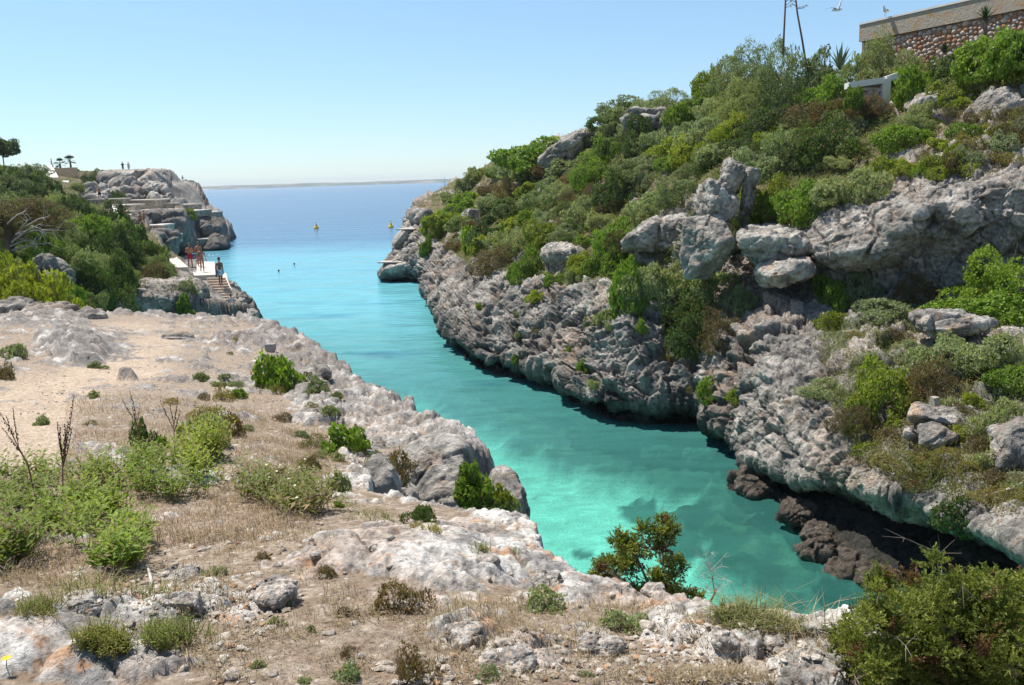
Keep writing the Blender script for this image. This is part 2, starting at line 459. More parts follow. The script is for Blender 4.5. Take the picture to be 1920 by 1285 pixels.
# ---- right side of the inlet: one continuous cliff and slope
#       r1 water line, r1b recess, r2 lip, r3 face, r4 cliff top, r5 crag foot, r6 crag top, r7, r8 slope, r9 crest, r10 behind
CL = [
 [(775,470,100),(778,465,100),(780,450,101),(782,430,102),(784,410,104),(787,398,107),(785,380,112),(815,364,118),(842,349,124),(862,338,130),(875,340,145)],
 [(707,514,'z'),(712,508,76.5),(722,500,76),(744,478,79),(757,440,83),(770,402,88),(780,384,92),(810,367,96),(840,352,100),(862,338,104),(880,339,118)],
 [(773,526,'z'),(780,515,72.5),(790,495,72),(790,460,74),(800,430,77),(815,410,80),(830,395,84),(850,377,88),(868,357,93),(890,328,98),(905,328,112)],
 [(783,573,'z'),(792,560,60.8),(802,540,60),(820,505,62),(840,470,65),(860,440,68),(880,415,72),(900,380,78),(915,348,84),(930,300,90),(950,302,104)],
 [(805,625,'z'),(815,610,49.6),(825,590,49),(855,545,50.5),(880,510,53),(905,480,56),(935,440,60),(960,390,66),(985,330,73),(1010,270,80),(1030,272,94)],
 [(870,700,'z'),(880,680,38.6),(890,655,38.2),(920,590,40),(950,535,42),(980,490,45.5),(1015,430,50),(1045,370,55),(1070,310,61),(1095,258,67),(1115,258,80)],
 [(985,747,'z'),(995,725,33.9),(1005,700,33.3),(1030,620,35),(1060,550,37),(1090,490,40),(1120,420,44.5),(1145,350,49),(1165,280,54),(1190,205,60),(1210,205,74)],
 [(1120,806,'z'),(1125,780,29.3),(1132,750,28.8),(1150,660,30.3),(1175,570,32),(1200,490,35),(1225,410,39),(1245,330,43),(1265,260,48),(1290,195,53),(1310,195,66)],
 [(1280,840,'z'),(1287,812,26.9),(1292,785,26.3),(1297,680,27.5),(1305,580,29.5),(1320,510,31),(1335,400,33),(1350,310,37),(1370,240,42),(1400,160,48),(1420,160,60)],
 [(1390,890,'z'),(1397,860,24.5),(1402,830,23.8),(1412,720,25),(1422,610,26.8),(1435,530,28.8),(1447,420,30.5),(1465,330,34),(1490,240,38),(1520,155,44),(1540,155,55)],
 [(1440,985,'z'),(1460,940,21.8),(1480,890,20.3),(1500,790,21.3),(1520,670,23.8),(1540,560,26.8),(1550,430,28.3),(1575,350,31.5),(1600,250,35.5),(1630,190,40),(1660,170,50)],
 [(1540,1090,'z'),(1570,1010,18.6),(1600,905,17.6),(1625,815,18.8),(1650,690,21.5),(1670,560,25.6),(1680,385,27.2),(1700,310,30),(1720,220,33.5),(1745,162,37),(1770,150,48)],
 [(1690,1150,'z'),(1720,1080,17.0),(1750,955,15.8),(1780,850,17),(1800,720,19.5),(1810,560,24.3),(1812,360,26.5),(1822,270,29),(1835,185,32),(1850,125,35),(1870,115,46)],
 [(1850,1250,'z'),(1875,1150,15.2),(1900,1020,13.6),(1930,890,15.5),(1950,740,18),(1960,550,23.3),(1962,335,26),(1967,235,28.5),(1973,155,31),(1985,75,34),(2000,65,45)],
 [(2150,1420,'z'),(2175,1300,13),(2200,1180,11.5),(2250,1000,13.5),(2280,800,16),(2300,530,22),(2300,290,25),(2300,180,28),(2300,80,31),(2300,-10,34),(2310,-30,45)],
]
C = np.zeros((12, len(CL), 3))
for j, cl in enumerate(CL):
    for i, (px, py, Y) in enumerate(cl):
        C[i + 1, j] = atZ(px, py, -0.02) if Y == 'z' else atY(px, py, Y)
    lipd = 1.0 if 3 <= j else 0.2
    if j >= 9: C[6, j] += (0.5, 1.3, -0.1)
    C[1, j] += np.array((0.75, 0.9, 0)) * lipd; C[2, j] += np.array((0.55, 0.75, 0)) * lipd
    lp = C[3, j]; lp[2] = min(lp[2], 1.15) if j < 10 else lp[2]; C[2, j, 2] = 0.45 * lp[2]
    if j == 8: C[1:6, j] += np.array((0.7, 1.3, 0)); C[6, j] += (0.3, 0.6, 0)
    if j == 9: C[2:5, j] += np.array((-0.3, -0.35, 0))
    if j == 6: C[1:5, j] += np.array((0.4, 0.6, 0))
    w = C[1, j].copy(); w[2] = -3.2; C[0, j] = w + (0.35, 0.6, 0)
colcounts = [20, 34, 50, 66, 84, 90, 90, 90, 84, 80, 90, 100, 80, 60]
G = pchip(C.transpose(1, 0, 2), colcounts).transpose(1, 0, 2)
rowcounts = [14, 44, 44, 100, 90, 60, 90, 70, 60, 50, 14]
G = pchip(G, rowcounts)
rowt = np.concatenate([i + np.arange(n) / n for i, n in enumerate(rowcounts)] + [[len(rowcounts)]])
nr, nc = G.shape[:2]
N = grid_normals(G)
if (N[..., 0].mean() > 0): N = -N
P = G.reshape(-1, 3); N = N.reshape(-1, 3)
T = np.repeat(rowt, nc)
pxx, pyy, dep = project(P)
dsp, cav, rid = rock_relief(P, 1.0, 0)
# where the slope is earth under scrub the relief is small; on faces it is strong
slopeV = in_poly(pxx, pyy, [(770,395),(860,330),(925,280),(1000,245),(1090,230),(1180,165),(1310,130),(1600,90),(1640,180),(1700,240),(1690,330),(1550,400),(1400,440),(1290,470),(1200,560),(1120,530),(1030,520),(880,500),(820,450)])
slopeR = in_poly(pxx, pyy, [(1600,90),(1920,30),(2300,-60),(2300,60),(1920,150),(1850,170),(1790,170),(1700,240)])
earth = (slopeV | slopeR).astype(np.float32)
e2 = fbm(P * 0.45, 3, 77)
earth = np.clip(earth * (1 - 0.85 * sstep(0.12, 0.3, e2)), 0, 1)
outc = np.zeros(len(P))
for poly in ([(1165,200),(1255,195),(1262,250),(1170,245)], [(1000,330),(1030,270),(1100,245),(1115,265),(1060,310),(1030,335)], [(862,400),(895,388),(900,450),(865,455)],
             [(1195,395),(1290,385),(1300,470),(1215,470)], [(1015,470),(1085,455),(1110,510),(1030,520)]):
    outc = np.maximum(outc, in_poly(pxx, pyy, poly))
earth = earth * (1 - outc)
amp = mix(np.ones((len(P), 1)), np.full((len(P), 1), 0.35), earth)[:, 0]
damp = np.clip(dep / 26.0, 0.55, 1.25)
facefade = sstep(0.0, 1.2, T) * (0.45 + 0.55 * sstep(1.4, 3.0, T))
disp = dsp * amp * damp * facefade * 0.64
# long vertical folds of the sea cliff
V = P + N * disp[:, None]
V[:, 2] = np.where(T > 10, V[:, 2] - 0.3, V[:, 2])
z = V[:, 2]
n1 = fbm(P * 0.8, 4, 31); n2 = fbm(P * np.array((2.2, 2.2, 0.6)), 4, 32); n3 = fbm(P * 3.1, 3, 33); n4 = fbm(P * 0.35, 3, 34)
tint = mix(GREY, PALE, sstep(-0.18, 0.30, n1 + 0.35 * n3))
tint = mix(tint, PINK, 0.55 * sstep(0.08, 0.36, n4 + 0.5 * n3 + 0.06))
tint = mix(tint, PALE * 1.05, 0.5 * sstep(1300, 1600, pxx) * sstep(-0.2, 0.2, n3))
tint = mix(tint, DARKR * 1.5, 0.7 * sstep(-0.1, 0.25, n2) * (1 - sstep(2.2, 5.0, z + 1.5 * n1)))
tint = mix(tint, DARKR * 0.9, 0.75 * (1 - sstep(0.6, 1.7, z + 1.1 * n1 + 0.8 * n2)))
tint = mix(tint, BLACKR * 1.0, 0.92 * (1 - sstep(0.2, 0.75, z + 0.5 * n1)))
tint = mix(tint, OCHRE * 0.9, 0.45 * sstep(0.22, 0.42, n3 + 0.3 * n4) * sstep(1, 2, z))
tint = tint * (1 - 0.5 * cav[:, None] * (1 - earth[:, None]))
tint = mix(tint, np.array((0.05, 0.05, 0.042)), 0.7 * sstep(2.25, 1.5, T + 0.35 * n1) * sstep(1380, 1500, pxx))  # deep shade of the overhang's recess painted into the rock tint
ground_c = mix(SOIL * 0.8, STRAW * 0.75, sstep(-0.2, 0.2, n3)); ground_c = mix(ground_c, MOSS * 0.9, sstep(-0.25, 0.1, n1) * 0.85)
tint = mix(tint, ground_c, sstep(0.35, 0.75, earth + 0.4 * n3))
mossy = in_poly(pxx, pyy, [(1530,620),(1750,560),(1920,600),(1920,960),(1750,900),(1620,860),(1560,760)])
tint = mix(tint, MOSS * 1.25, 0.8 * mossy * sstep(-0.08, 0.14, fbm(P * 1.1, 3, 41)))
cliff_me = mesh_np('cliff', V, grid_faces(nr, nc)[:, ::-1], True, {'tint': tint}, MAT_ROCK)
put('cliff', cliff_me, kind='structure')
S_CLIFF = Surf(V, 2)

# ---- near bank: soil, path, rock slabs and the drop to the water
def rbf_fit(XY, Z, lam=1e-3):
    n = len(XY); d = np.hypot(XY[:, None, 0] - XY[None, :, 0], XY[:, None, 1] - XY[None, :, 1])
    A = np.zeros((n + 3, n + 3)); A[:n, :n] = -d + np.eye(n) * lam; Q = np.c_[np.ones(n), XY]; A[:n, n:] = Q; A[n:, :n] = Q.T
    w = np.linalg.solve(A, np.r_[Z, 0, 0, 0]); return XY, w
def rbf_eval(m, x, y):
    XY, w = m; n = len(XY); out = w[n] + w[n + 1] * x + w[n + 2] * y
    for i in range(n): out = out - w[i] * np.hypot(x - XY[i, 0], y - XY[i, 1])
    return out
ctl = [(0,1285,6.92),(500,1285,6.86),(960,1285,6.85),(1500,1285,6.8),(1900,1285,6.72),(0,1180,6.88),(450,1150,6.72),(800,1150,6.72),(1100,1230,6.75),(1300,1165,6.6),(1500,1185,6.5),(1750,1200,6.4),
       (300,1050,6.52),(620,1000,6.5),(850,1060,6.55),(1000,1100,6.42),(100,960,6.3),(400,960,6.25),(600,920,6.0),(100,850,6.0),(300,830,5.92),(500,850,5.85),(720,870,5.5),(850,815,5.35),
       (100,700,5.7),(300,720,5.6),(500,750,5.45),(700,800,5.3),(100,620,5.6),(250,620,5.35),(400,620,5.15),(550,660,5.05),(650,710,4.95),(180,590,5.3),(400,598,4.98),(480,600,4.9),(800,790,5.1),(740,750,4.98)]
cXY = []; cZ = []
for px, py, zz in ctl:
    p = atZ(px, py, zz); cXY.append(p[:2]); cZ.append(zz)
cXY += [(-30, 24), (-18, 3), (-6, -3), (6, -3), (5, 3.2)]; cZ += [6.3, 7.0, 7.2, 7.0, 6.2]
RB = rbf_fit(np.array(cXY), np.array(cZ), 0.02)
edge = [(470,598,4.9),(520,618,4.9),(570,641,4.9),(615,668,4.9),(645,692,4.9),(672,726,4.85),(700,733,4.95),(745,750,4.98),(772,770,5.0),(800,792,5.1),(850,803,5.25),(895,842,5.2),(915,880,5.15),(930,915,5.1),(968,935,5.0),(975,975,4.9),(1003,1055,5.85),(1020,1082,6.1),(1100,1118,6.3),(1220,1130,6.42),(1340,1148,6.5),(1480,1170,6.5),(1590,1185,6.45),(1750,1190,6.4),(1950,1190,6.3)]
EDGE = [tuple(atZ(*e)[:2]) for e in edge]
EDGE_POLY = EDGE + [(4.5, 2.6), (7.0, 1.5), (9.0, -4), (-20, -6), (-45, 10), (-40, 27), tuple(atZ(-200, 575, 6.2)[:2]), tuple(atZ(0, 560, 5.95)[:2]), tuple(atZ(180, 578, 5.4)[:2]), tuple(atZ(260, 590, 5.15)[:2]), tuple(atZ(400, 595, 5.0)[:2])]
NA, NRD = 820, 640
ang = np.radians(np.linspace(-52, 52, NA)); rad = np.exp(np.linspace(math.log(0.9), math.log(34), NRD))
AA, RR = np.meshgrid(ang, rad); X = (RR * np.sin(AA)).ravel(); Yv = (RR * np.cos(AA)).ravel()
P2 = np.stack([X, Yv, np.zeros_like(X)], 1)
base = rbf_eval(RB, X, Yv)
ins = in_poly(X, Yv, EDGE_POLY); sd = seg_dist(X, Yv, EDGE_POLY, True); sd = np.where(ins, -sd, sd)
sdn = sd + 0.10 * fbm(P2 * 1.7, 4, 51) * np.clip(RR.ravel() / 6, 0.4, 1.6) + 0.05 * fbm(P2 * 6, 3, 52)
out = np.clip(sdn, 0, None)
PB = np.stack([X, Yv, base * 1.0], 1)
gx, gy, gd = project(PB)
# masks painted on the plan by picking their outlines in the photograph
def pick(poly): return in_poly(gx, gy, poly).astype(np.float32)
def soft_ell(cx, cy, rx, ry): return np.clip(1.6 - 1.6 * np.sqrt(((gx - cx) / rx) ** 2 + ((gy - cy) / ry) ** 2), 0, 1)
path = np.clip(soft_ell(30,800,130,75) + soft_ell(90,735,170,60) + soft_ell(230,690,140,40) + 0.8 * soft_ell(280,645,130,30) + 0.7 * soft_ell(250,612,130,14) + soft_ell(30,850,120,60), 0, 1)
slab = np.zeros_like(gx)
for e, s in (((760,1035,250,70), 1.0), ((900,1080,150,45), .9), ((1090,1115,130,30), 1.), ((1250,1140,110,25), 1.), ((90,1215,260,60), 1.), ((250,1255,260,50), 1.), ((60,1165,120,40), .8),
             ((520,1115,60,36), .9), ((370,1095,90,40), .55), ((180,1140,110,32), .7), ((380,1150,170,30), .5), ((960,1220,120,40), .8), ((1100,1200,120,45), .8), ((870,1190,90,30), .8), ((1560,1200,110,60), 1.),
             ((1530,1265,120,26), .9), ((1380,1215,120,35), .6), ((340,1070,60,22), .5), ((1130,1150,150,30), .7), ((820,880,150,90), 1.), ((880,860,90,80), 1.), ((700,800,130,70), .7),
             ((60,590,180,30), .9), ((160,650,110,35), .85), ((560,690,120,40), .5), ((450,640,160,22), .6), ((620,730,90,30), .6), ((700,860,120,70), .7), ((400,900,130,20), .4), ((330,895,110,22), .8), ((190,850,90,22), .6), ((640,880,70,50), .7), ((660,770,140,50), .55), ((980,1060,70,50), .9)):
    slab = np.maximum(slab, s * soft_ell(*e))
rim = 1 - sstep(0.15, 0.9, -sd); slab = np.maximum(slab, 0.85 * rim)
slab = slab * (1 - 0.85 * path)
k = np.clip(RR.ravel() / 9.0, 0.55, 1.0)            # coarser blocks farther along the bank, finer close by
rn = fbm(P2 * 1.1, 5, 61, 0.55, True); rn2 = fbm(P2 * 3.3, 5, 62, 0.55, True); rn3 = fbm(P2 * 9, 4, 63, 0.6, True)
w1, w2, wid, wt = worley(P2 * np.array((1.5, 1.5, 1)) + 0.4 * np.stack([fbm(P2 * 2, 3, 64), fbm(P2 * 2, 3, 65), np.zeros_like(X)], 1), 66, True)
v1, v2, vid, vt = worley(P2 * 6.0 + 0.5 * np.stack([fbm(P2 * 4, 3, 67), fbm(P2 * 4, 3, 68), np.zeros_like(X)], 1), 69, True)
q1, _, _ = worley(P2 * 17.0, 70)
blockc = 1 - sstep(0.0, 0.14, w2 - w1)
smallc = 1 - sstep(0.0, 0.18, v2 - v1)
pits = 1 - sstep(0.1, 0.5, q1)
level = np.floor(wid * 4) / 4
r6 = fbm(P2 * 5.0 + 0.6 * np.stack([fbm(P2 * 1.5, 3, 74), fbm(P2 * 1.5, 3, 75), 0 * X], 1), 5, 76, 0.62, True)
lay = fbm(P2 * 1.9, 5, 77, 0.55) * 6.0; lay = (np.floor(lay) + sstep(0.55, 1.0, lay - np.floor(lay))) / 6.0
rockh = k * (0.11 * (level - 0.4) + 0.16 * lay + 0.10 * wt + 0.045 * vt + 0.035 * rn + 0.03 * rn2 + 0.025 * r6 + 0.022 * rn3 - 0.10 * blockc - 0.035 * smallc + 0.02 * (vid - 0.5) - 0.028 * pits)
flat = np.maximum.reduce([soft_ell(760,1035,250,70), soft_ell(90,1215,260,60), soft_ell(1090,1115,110,22)])
rockh = mix(rockh[:, None], (0.055 + 0.05 * wt + 0.010 * vt + 0.05 * lay + 0.008 * rn2 + 0.004 * rn3 - 0.004 * pits - 0.006 * smallc - 0.03 * blockc)[:, None], 0.92 * np.clip(flat * 1.5, 0, 1))[:, 0]
rock_off = -0.088 + 0.15 * slab + 0.05 * fbm(P2 * 0.9, 3, 78) + 0.045 * sstep(8, 13, RR.ravel())
soilh = 0.015 * fbm(P2 * 1.5, 4, 71) + 0.006 * fbm(P2 * 12, 3, 72) - 0.03 * path
w1s = sstep(0.3, 0.62, fbm(P2 * 14, 3, 73)) * 0.012
soilh = soilh + w1s
hrel = np.maximum(soilh, rockh * (1 - 0.9 * path) + rock_off * k)
rockm = sstep(-0.002, 0.006, (rockh * (1 - 0.9 * path) + rock_off * k) - soilh)
zz = base + hrel
# notch between the slab and the bulging outcrop
nA = atZ(700, 965, 5.75)[:2]; nB = atZ(1000, 1010, 4.6)[:2]; nC = nB + (nB - nA) * 1.5
tN = np.clip(((X - nA[0]) * (nB - nA)[0] + (Yv - nA[1]) * (nB - nA)[1]) / ((nB - nA) ** 2).sum(), -0.2, 2.5)
dN = seg_dist(X, Yv, [tuple(nA), tuple(nC)]) + 0.08 * fbm(P2 * 3, 3, 81)
wN = 0.16 + 0.28 * np.clip(tN, 0, 1.2)
zz = zz - np.clip(tN * 2.2, 0, 3.5) * (1 - sstep(wN * 0.55, wN * 1.25, dN)) * sstep(-0.02, 0.1, tN)
# raised ledge at the upper left and the block beside the path
def bump_up(poly, h, soft=0.25):
    global zz, rockm
    pl = [tuple(atZ(a, b, c)[:2]) for a, b, c in poly]
    i_ = in_poly(X, Yv, pl); d_ = seg_dist(X, Yv, pl, True); s_ = np.where(i_, d_, -d_) + 0.12 * fbm(P2 * 1.6, 3, 82)
    g = sstep(0, soft, s_); g = g * (0.8 + 0.35 * level + 0.25 * rn - 0.35 * blockc)
    zz = zz + h * g; rockm = np.maximum(rockm, sstep(0.05, 0.4, g))
bump_up([(125,680,5.65),(200,678,5.6),(212,650,5.55),(175,636,5.55),(70,632,5.6),(60,650,5.6)], 0.14, 0.2)
bump_up([(215,714,5.6),(262,716,5.6),(258,700,5.6),(222,700,5.6)], 0.16, 0.12)
NOTCH = [(690,962,5.75),(760,985,5.8),(860,1006,5.85),(985,1052,5.85),(1012,1072,5.9),(1060,1060,5.0),(1030,980,5.0),(1000,915,5.0),(950,890,5.1),(900,872,5.2),(860,872,5.3),(760,890,5.45),(700,925,5.6)]
npl = [tuple(atZ(*q_)[:2]) for q_ in NOTCH]; ni = in_poly(X, Yv, npl); nd_ = seg_dist(X, Yv, npl, True); ns__ = np.where(ni, nd_, -nd_) + 0.06 * fbm(P2 * 3, 3, 83)
zz = zz - sstep(0.0, 0.22, ns__) * 2.6; rockm = np.maximum(rockm, sstep(-0.12, 0.05, ns__))
# cliff down to the water
steep = 3.4
drop = np.where(out > 0, np.minimum(out * steep + 0.35 * (1 - np.exp(-out * 9)), base + 2.8), 0)
PC = np.stack([X, Yv, (base - drop)], 1)
ff = out > 0.02
extra = np.zeros_like(X); cavb = np.zeros_like(X)
dd_, cc_, _ = rock_relief(PC[ff] * 1.8, 0.45, 9); extra[ff] = dd_ * sstep(0.0, 0.3, out[ff]); cavb[ff] = cc_
zz = np.where(out > 0, zz - drop + extra * 1.0, zz)
zz = np.maximum(zz, -3.2)
rockm = np.where(out > 0.02, 1, rockm)
VG = np.stack([X, Yv, zz], 1)
m1 = fbm(P2 * 2.4, 4, 91); m2 = fbm(P2 * 9, 4, 92); m3 = fbm(P2 * 28, 3, 93); m4 = fbm(P2 * 0.8, 3, 94)
rt = mix(np.array((0.30, 0.28, 0.26)), np.array((0.66, 0.615, 0.56)), sstep(-0.25, 0.16, m1 + 0.6 * m2 + 0.3 * m3))
rt = mix(rt, np.array((0.5, 0.37, 0.28)), 0.55 * sstep(0.0, 0.3, m4 + 0.4 * m2))
rt = mix(rt, np.array((0.55, 0.26, 0.09)), 0.6 * sstep(0.20, 0.28, fbm(P2 * 4.2, 4, 95) + 0.35 * m3) * np.clip(1.4 - RR.ravel() / 9, 0.1, 1))
far_d = sstep(7, 15, RR.ravel())
rt = mix(rt, np.array((0.25, 0.222, 0.20)), 0.9 * far_d * sstep(-0.45, 0.0, -m1 + 0.3 * m2))
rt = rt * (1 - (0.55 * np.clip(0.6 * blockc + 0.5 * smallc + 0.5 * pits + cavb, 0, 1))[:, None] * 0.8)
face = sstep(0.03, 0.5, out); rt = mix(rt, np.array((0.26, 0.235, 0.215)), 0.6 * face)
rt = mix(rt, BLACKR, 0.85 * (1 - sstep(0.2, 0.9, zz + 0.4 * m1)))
st = mix(np.array((0.27, 0.20, 0.145)), np.array((0.37, 0.295, 0.225)), sstep(-0.2, 0.25, m2))
st = mix(st, np.array((0.24, 0.17, 0.11)), 0.5 * sstep(0.0, 0.3, m1))
st = mix(st, np.array((0.60, 0.53, 0.45)), 0.85 * sstep(0.28, 0.4, m3 + 0.35 * m2) )
st = mix(st, np.array((0.52, 0.405, 0.30)), np.clip(path * 1.15, 0, 1) * (0.8 + 0.2 * np.clip((m1 + m2) * 3, -1, 1)))
st = mix(st, np.array((0.34, 0.265, 0.20)), 0.8 * sstep(8, 14, RR.ravel()) * (1 - path))
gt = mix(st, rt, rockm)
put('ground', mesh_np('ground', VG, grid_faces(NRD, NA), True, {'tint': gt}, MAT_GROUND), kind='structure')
S_GROUND = Surf(VG, 1)

# ---- far left: hillside, mound at the stairs, headland with the terraces
NA2, NR2 = 620, 420
pxs = np.linspace(-420, 560, NA2); ys = np.exp(np.linspace(math.log(24), math.log(270), NR2))
PXg, YY = np.meshgrid(pxs, ys)
XX = ((PXg - 960) / F0 * YY).ravel(); YY = YY.ravel()
LP = [(0,575,27),(-300,560,27),(120,590,28),(0,500,36),(-300,440,40),(120,540,36),(200,590,36),(60,440,50),(0,430,50),(170,500,50),(230,520,46),(0,395,66),(100,420,64),(200,470,62),(270,500,60),(-300,350,66),
      (0,352,95),(80,372,95),(150,395,95),(215,430,90),(-300,310,95),(0,330,125),(90,345,125),(140,360,125),(0,310,150),(95,325,160),(150,318,165),(-300,290,150),
      (230,565,47),(290,545,48),(340,540,50),(400,565,50),(300,525,53),(350,518,55),(430,570,52),(330,500,60),(300,480,64),(260,455,72)]
LXY = []; LZ = []
for px, py, Y in LP:
    p = atY(px, py, Y); LXY.append(p[:2]); LZ.append(p[2])
RB2 = rbf_fit(np.array(LXY), np.array(LZ), 0.05)
P2 = np.stack([XX, YY, np.zeros_like(XX)], 1)
hz = rbf_eval(RB2, XX, YY)
def xyY(px, py, Y): p = atY(px, py, Y); return (p[0], p[1])
LEDGE = [xyY(150,600,30), xyY(200,600,44), xyY(260,600,46), xyY(360,600,46.5), xyY(440,600,50), xyY(478,600,52.5), xyY(455,560,54.5), xyY(436,535,57), xyY(415,500,60), xyY(402,490,64.5), xyY(345,480,65), xyY(325,480,68), xyY(305,480,74), xyY(288,450,90), xyY(270,440,100),
         xyY(285,430,108), xyY(318,430,115), xyY(345,430,119), xyY(362,430,124), xyY(388,430,132), xyY(410,430,140), xyY(412,430,152), xyY(398,400,160), xyY(360,380,185), xyY(300,360,262), xyY(-500,300,262), xyY(-500,400,24), xyY(-100,600,24)]
ins = in_poly(XX, YY, LEDGE); sd = seg_dist(XX, YY, LEDGE, True); sd = np.where(ins, -sd, sd)
sc = np.clip(YY / 60, 0.6, 2.4)
sdn = sd + (0.5 * fbm(P2 * 0.35, 4, 101) + 0.25 * fbm(P2 * 1.3, 3, 102)) * sc
# headland top and terraces (z by place)
p_h = lambda *pts: [xyY(*q) for q in pts]
head = in_poly(XX, YY, p_h((150,430,84),(240,430,84),(300,430,98),(352,430,108),(400,430,126),(428,430,134),(428,430,165),(340,430,185),(180,380,185),(150,380,120)))
zt = 4.9 + 0 * hz
hz2 = np.where(head, 4.6, hz)
def level_poly(pts, zv, soft=1.2):
    global hz2
    pl = p_h(*pts); i_ = in_poly(XX, YY, pl); d_ = seg_dist(XX, YY, pl, True); s_ = np.where(i_, d_, -d_) + 0.6 * fbm(P2 * 0.5, 3, 104)
    g = sstep(-soft, soft * 0.3, s_); hz2 = hz2 * (1 - g) + zv * g
def zat(px, py, Y): return atY(px, py, Y)[2]
level_poly([(150,0,130),(222,0,129),(300,0,130),(312,0,150),(120,0,180),(120,0,130)], 6.9, 0.8)
level_poly([(60,0,150),(205,0,152),(262,0,154),(292,0,158),(330,0,175),(345,0,205),(60,0,240),(40,0,160)], 9.6, 5.0)
level_poly([(-420,0,160),(60,0,160),(130,0,160),(215,0,158),(262,0,162),(288,0,168),(296,0,262),(-420,0,262)], zat(235, 321, 168), 2.0)
n_ = fbm(P2 * 0.25, 4, 105); n__ = fbm(P2 * 0.9, 4, 106, 0.55, True)
rocky = np.maximum(in_poly(*project(np.stack([XX, YY, hz2], 1))[:2], [(190,520),(340,490),(420,500),(520,600),(180,610)]), (YY > 105) & (XX > (205 - 960) / F0 * YY))
hz2 = hz2 + (0.5 * n_ + 0.28 * n__) * np.where(rocky, 1.0, 0.5) * sc * np.where(head | (YY > 126), 0.12, 0.5)
out = np.clip(sdn, 0, None)
drop = np.minimum(out * 2.6, hz2 + 3.0)
PC = np.stack([XX, YY, hz2 - drop], 1)
rocky = rocky | (out > 0)
dd_, cc_, rr_ = rock_relief(PC / sc[:, None] * 0.9, 0.8, 19)
zl = hz2 - drop + np.where(rocky, dd_ * 0.75, 0.1 * n__) * sc * np.where(out > 0, 1, np.where(head, 0.12, 0.5))
VL = np.stack([XX, YY, np.maximum(zl, -3.2)], 1)
a1 = fbm(P2 * 0.6, 4, 111); a2 = fbm(P2 * 2.2, 3, 112)
lt = mix(GREY * 0.85, PALE * 0.8, sstep(-0.2, 0.3, a1 + 0.5 * a2)); lt = mix(lt, PINK * 0.85, 0.4 * sstep(0.05, 0.3, a2))
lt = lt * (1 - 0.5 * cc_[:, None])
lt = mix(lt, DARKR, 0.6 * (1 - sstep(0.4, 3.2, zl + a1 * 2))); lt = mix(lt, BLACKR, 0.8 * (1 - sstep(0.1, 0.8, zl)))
eg = mix(SOIL * 0.8, MOSS * 0.9, sstep(-0.25, 0.1, a1))
veg = (~rocky).astype(float); lt = mix(lt, eg, veg * sstep(-0.3, 0.0, a2 + 0.2))
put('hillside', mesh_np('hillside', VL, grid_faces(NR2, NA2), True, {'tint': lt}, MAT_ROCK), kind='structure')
S_HILL = Surf(VL, 1)

# ---- sea cliff farther out along the left coast, and the low coast on the horizon
def headland(name, top, Y, depth, seed):
    n = 90; m = 40
    tx = np.array([t[0] for t in top], float); ty = np.array([t[1] for t in top], float)
    px = np.linspace(tx[0], tx[-1], n); py = np.interp(px, tx, ty)
    G = np.zeros((m + 12, n, 3))
    for j in range(n):
        tp = atY(px[j], py[j], Y + 6 * math.sin(j * 0.21))
        bt = tp.copy(); bt[2] = -2; bt[1] -= 7 + 3 * math.sin(j * 0.13)
        for i in range(m):
            u = i / (m - 1); G[i, j] = bt * (1 - u) + tp * u; G[i, j, 1] += 3.0 * math.sin(u * 3.1)
        for i in range(12):
            q = tp.copy(); q[1] += (i + 1) * depth / 12; q[0] -= (i + 1) * depth / 12 * 0.42; q[2] -= 0.2 * i; G[m + i, j] = q
    Nn = grid_normals(G).reshape(-1, 3); P = G.reshape(-1, 3)
    if Nn[:m * n, 1].mean() > 0: Nn = -Nn
    d, cv, r = rock_relief(P * 0.3, 2.2, seed)
    P = P + Nn * d[:, None] * 0.9
    b1 = fbm(P * 0.15, 4, seed + 3)
    c = mix(np.array((0.07, 0.072, 0.085)), np.array((0.17, 0.16, 0.16)), sstep(-0.1, 0.3, b1)) * (1 - 0.4 * cv[:, None])
    c = mix(c, BLACKR, 1 - sstep(0.5, 2.5, P[:, 2]))
    return put(name, mesh_np(name, P, grid_faces(m + 12, n)[:, ::-1], True, {'tint': c}, MAT_FAR), kind='structure')
headland('sea_cliff', [(230,338),(290,340),(308,339),(330,341),(351,342),(354,352),(362,366),(372,376),(380,386)], 232, 60, 200)

coast_top = [(-2600,26),(-900,28),(-300,27),(300,27.5),(1800,28),(3500,24),(5200,20)]
xs = np.linspace(-6000, 3600, 700); rows = 8
cV = np.zeros((rows + 6, 700, 3)); jag = fbm(np.stack([xs / 60, xs * 0, xs * 0], 1), 4, 210)
hgt = 21 + 7 * fbm(np.stack([xs / 900, xs * 0, xs * 0], 1), 3, 211) * 2 + 5 * np.abs(jag)
hgt = hgt * np.interp(xs, [-6000, 1200, 3600], [1.0, 0.92, 0.7])
for i in range(rows):
    u = i / (rows - 1); cV[i, :, 0] = xs; cV[i, :, 1] = 5200 + 0.05 * xs + 300 * u + 40 * jag; cV[i, :, 2] = hgt * (0.25 * min(1, u * 6) + 0.75 * u) - (3 if i == 0 else 0)
for i in range(6):
    cV[rows + i, :, 0] = xs; cV[rows + i, :, 1] = 5550 + 0.05 * xs + 160 * i; cV[rows + i, :, 2] = hgt * (1 - 0.02 * i * i) - (0 if i < 5 else 60)
t = NT('far_coast'); nn = t.noise(0.006, 6, 0.7)
cc = t.ramp(nn, [(0.38, (0.05, 0.07, 0.035)), (0.52, (0.12, 0.12, 0.07)), (0.62, (0.32, 0.26, 0.2)), (0.72, (0.6, 0.55, 0.5))])
MAT_COAST = t.done(t.principled(cc, 0.95, None, 0.1))
put('distant_coast', mesh_np('distant_coast', cV.reshape(-1, 3), grid_faces(rows + 6, 700), True, None, MAT_COAST), kind='structure')

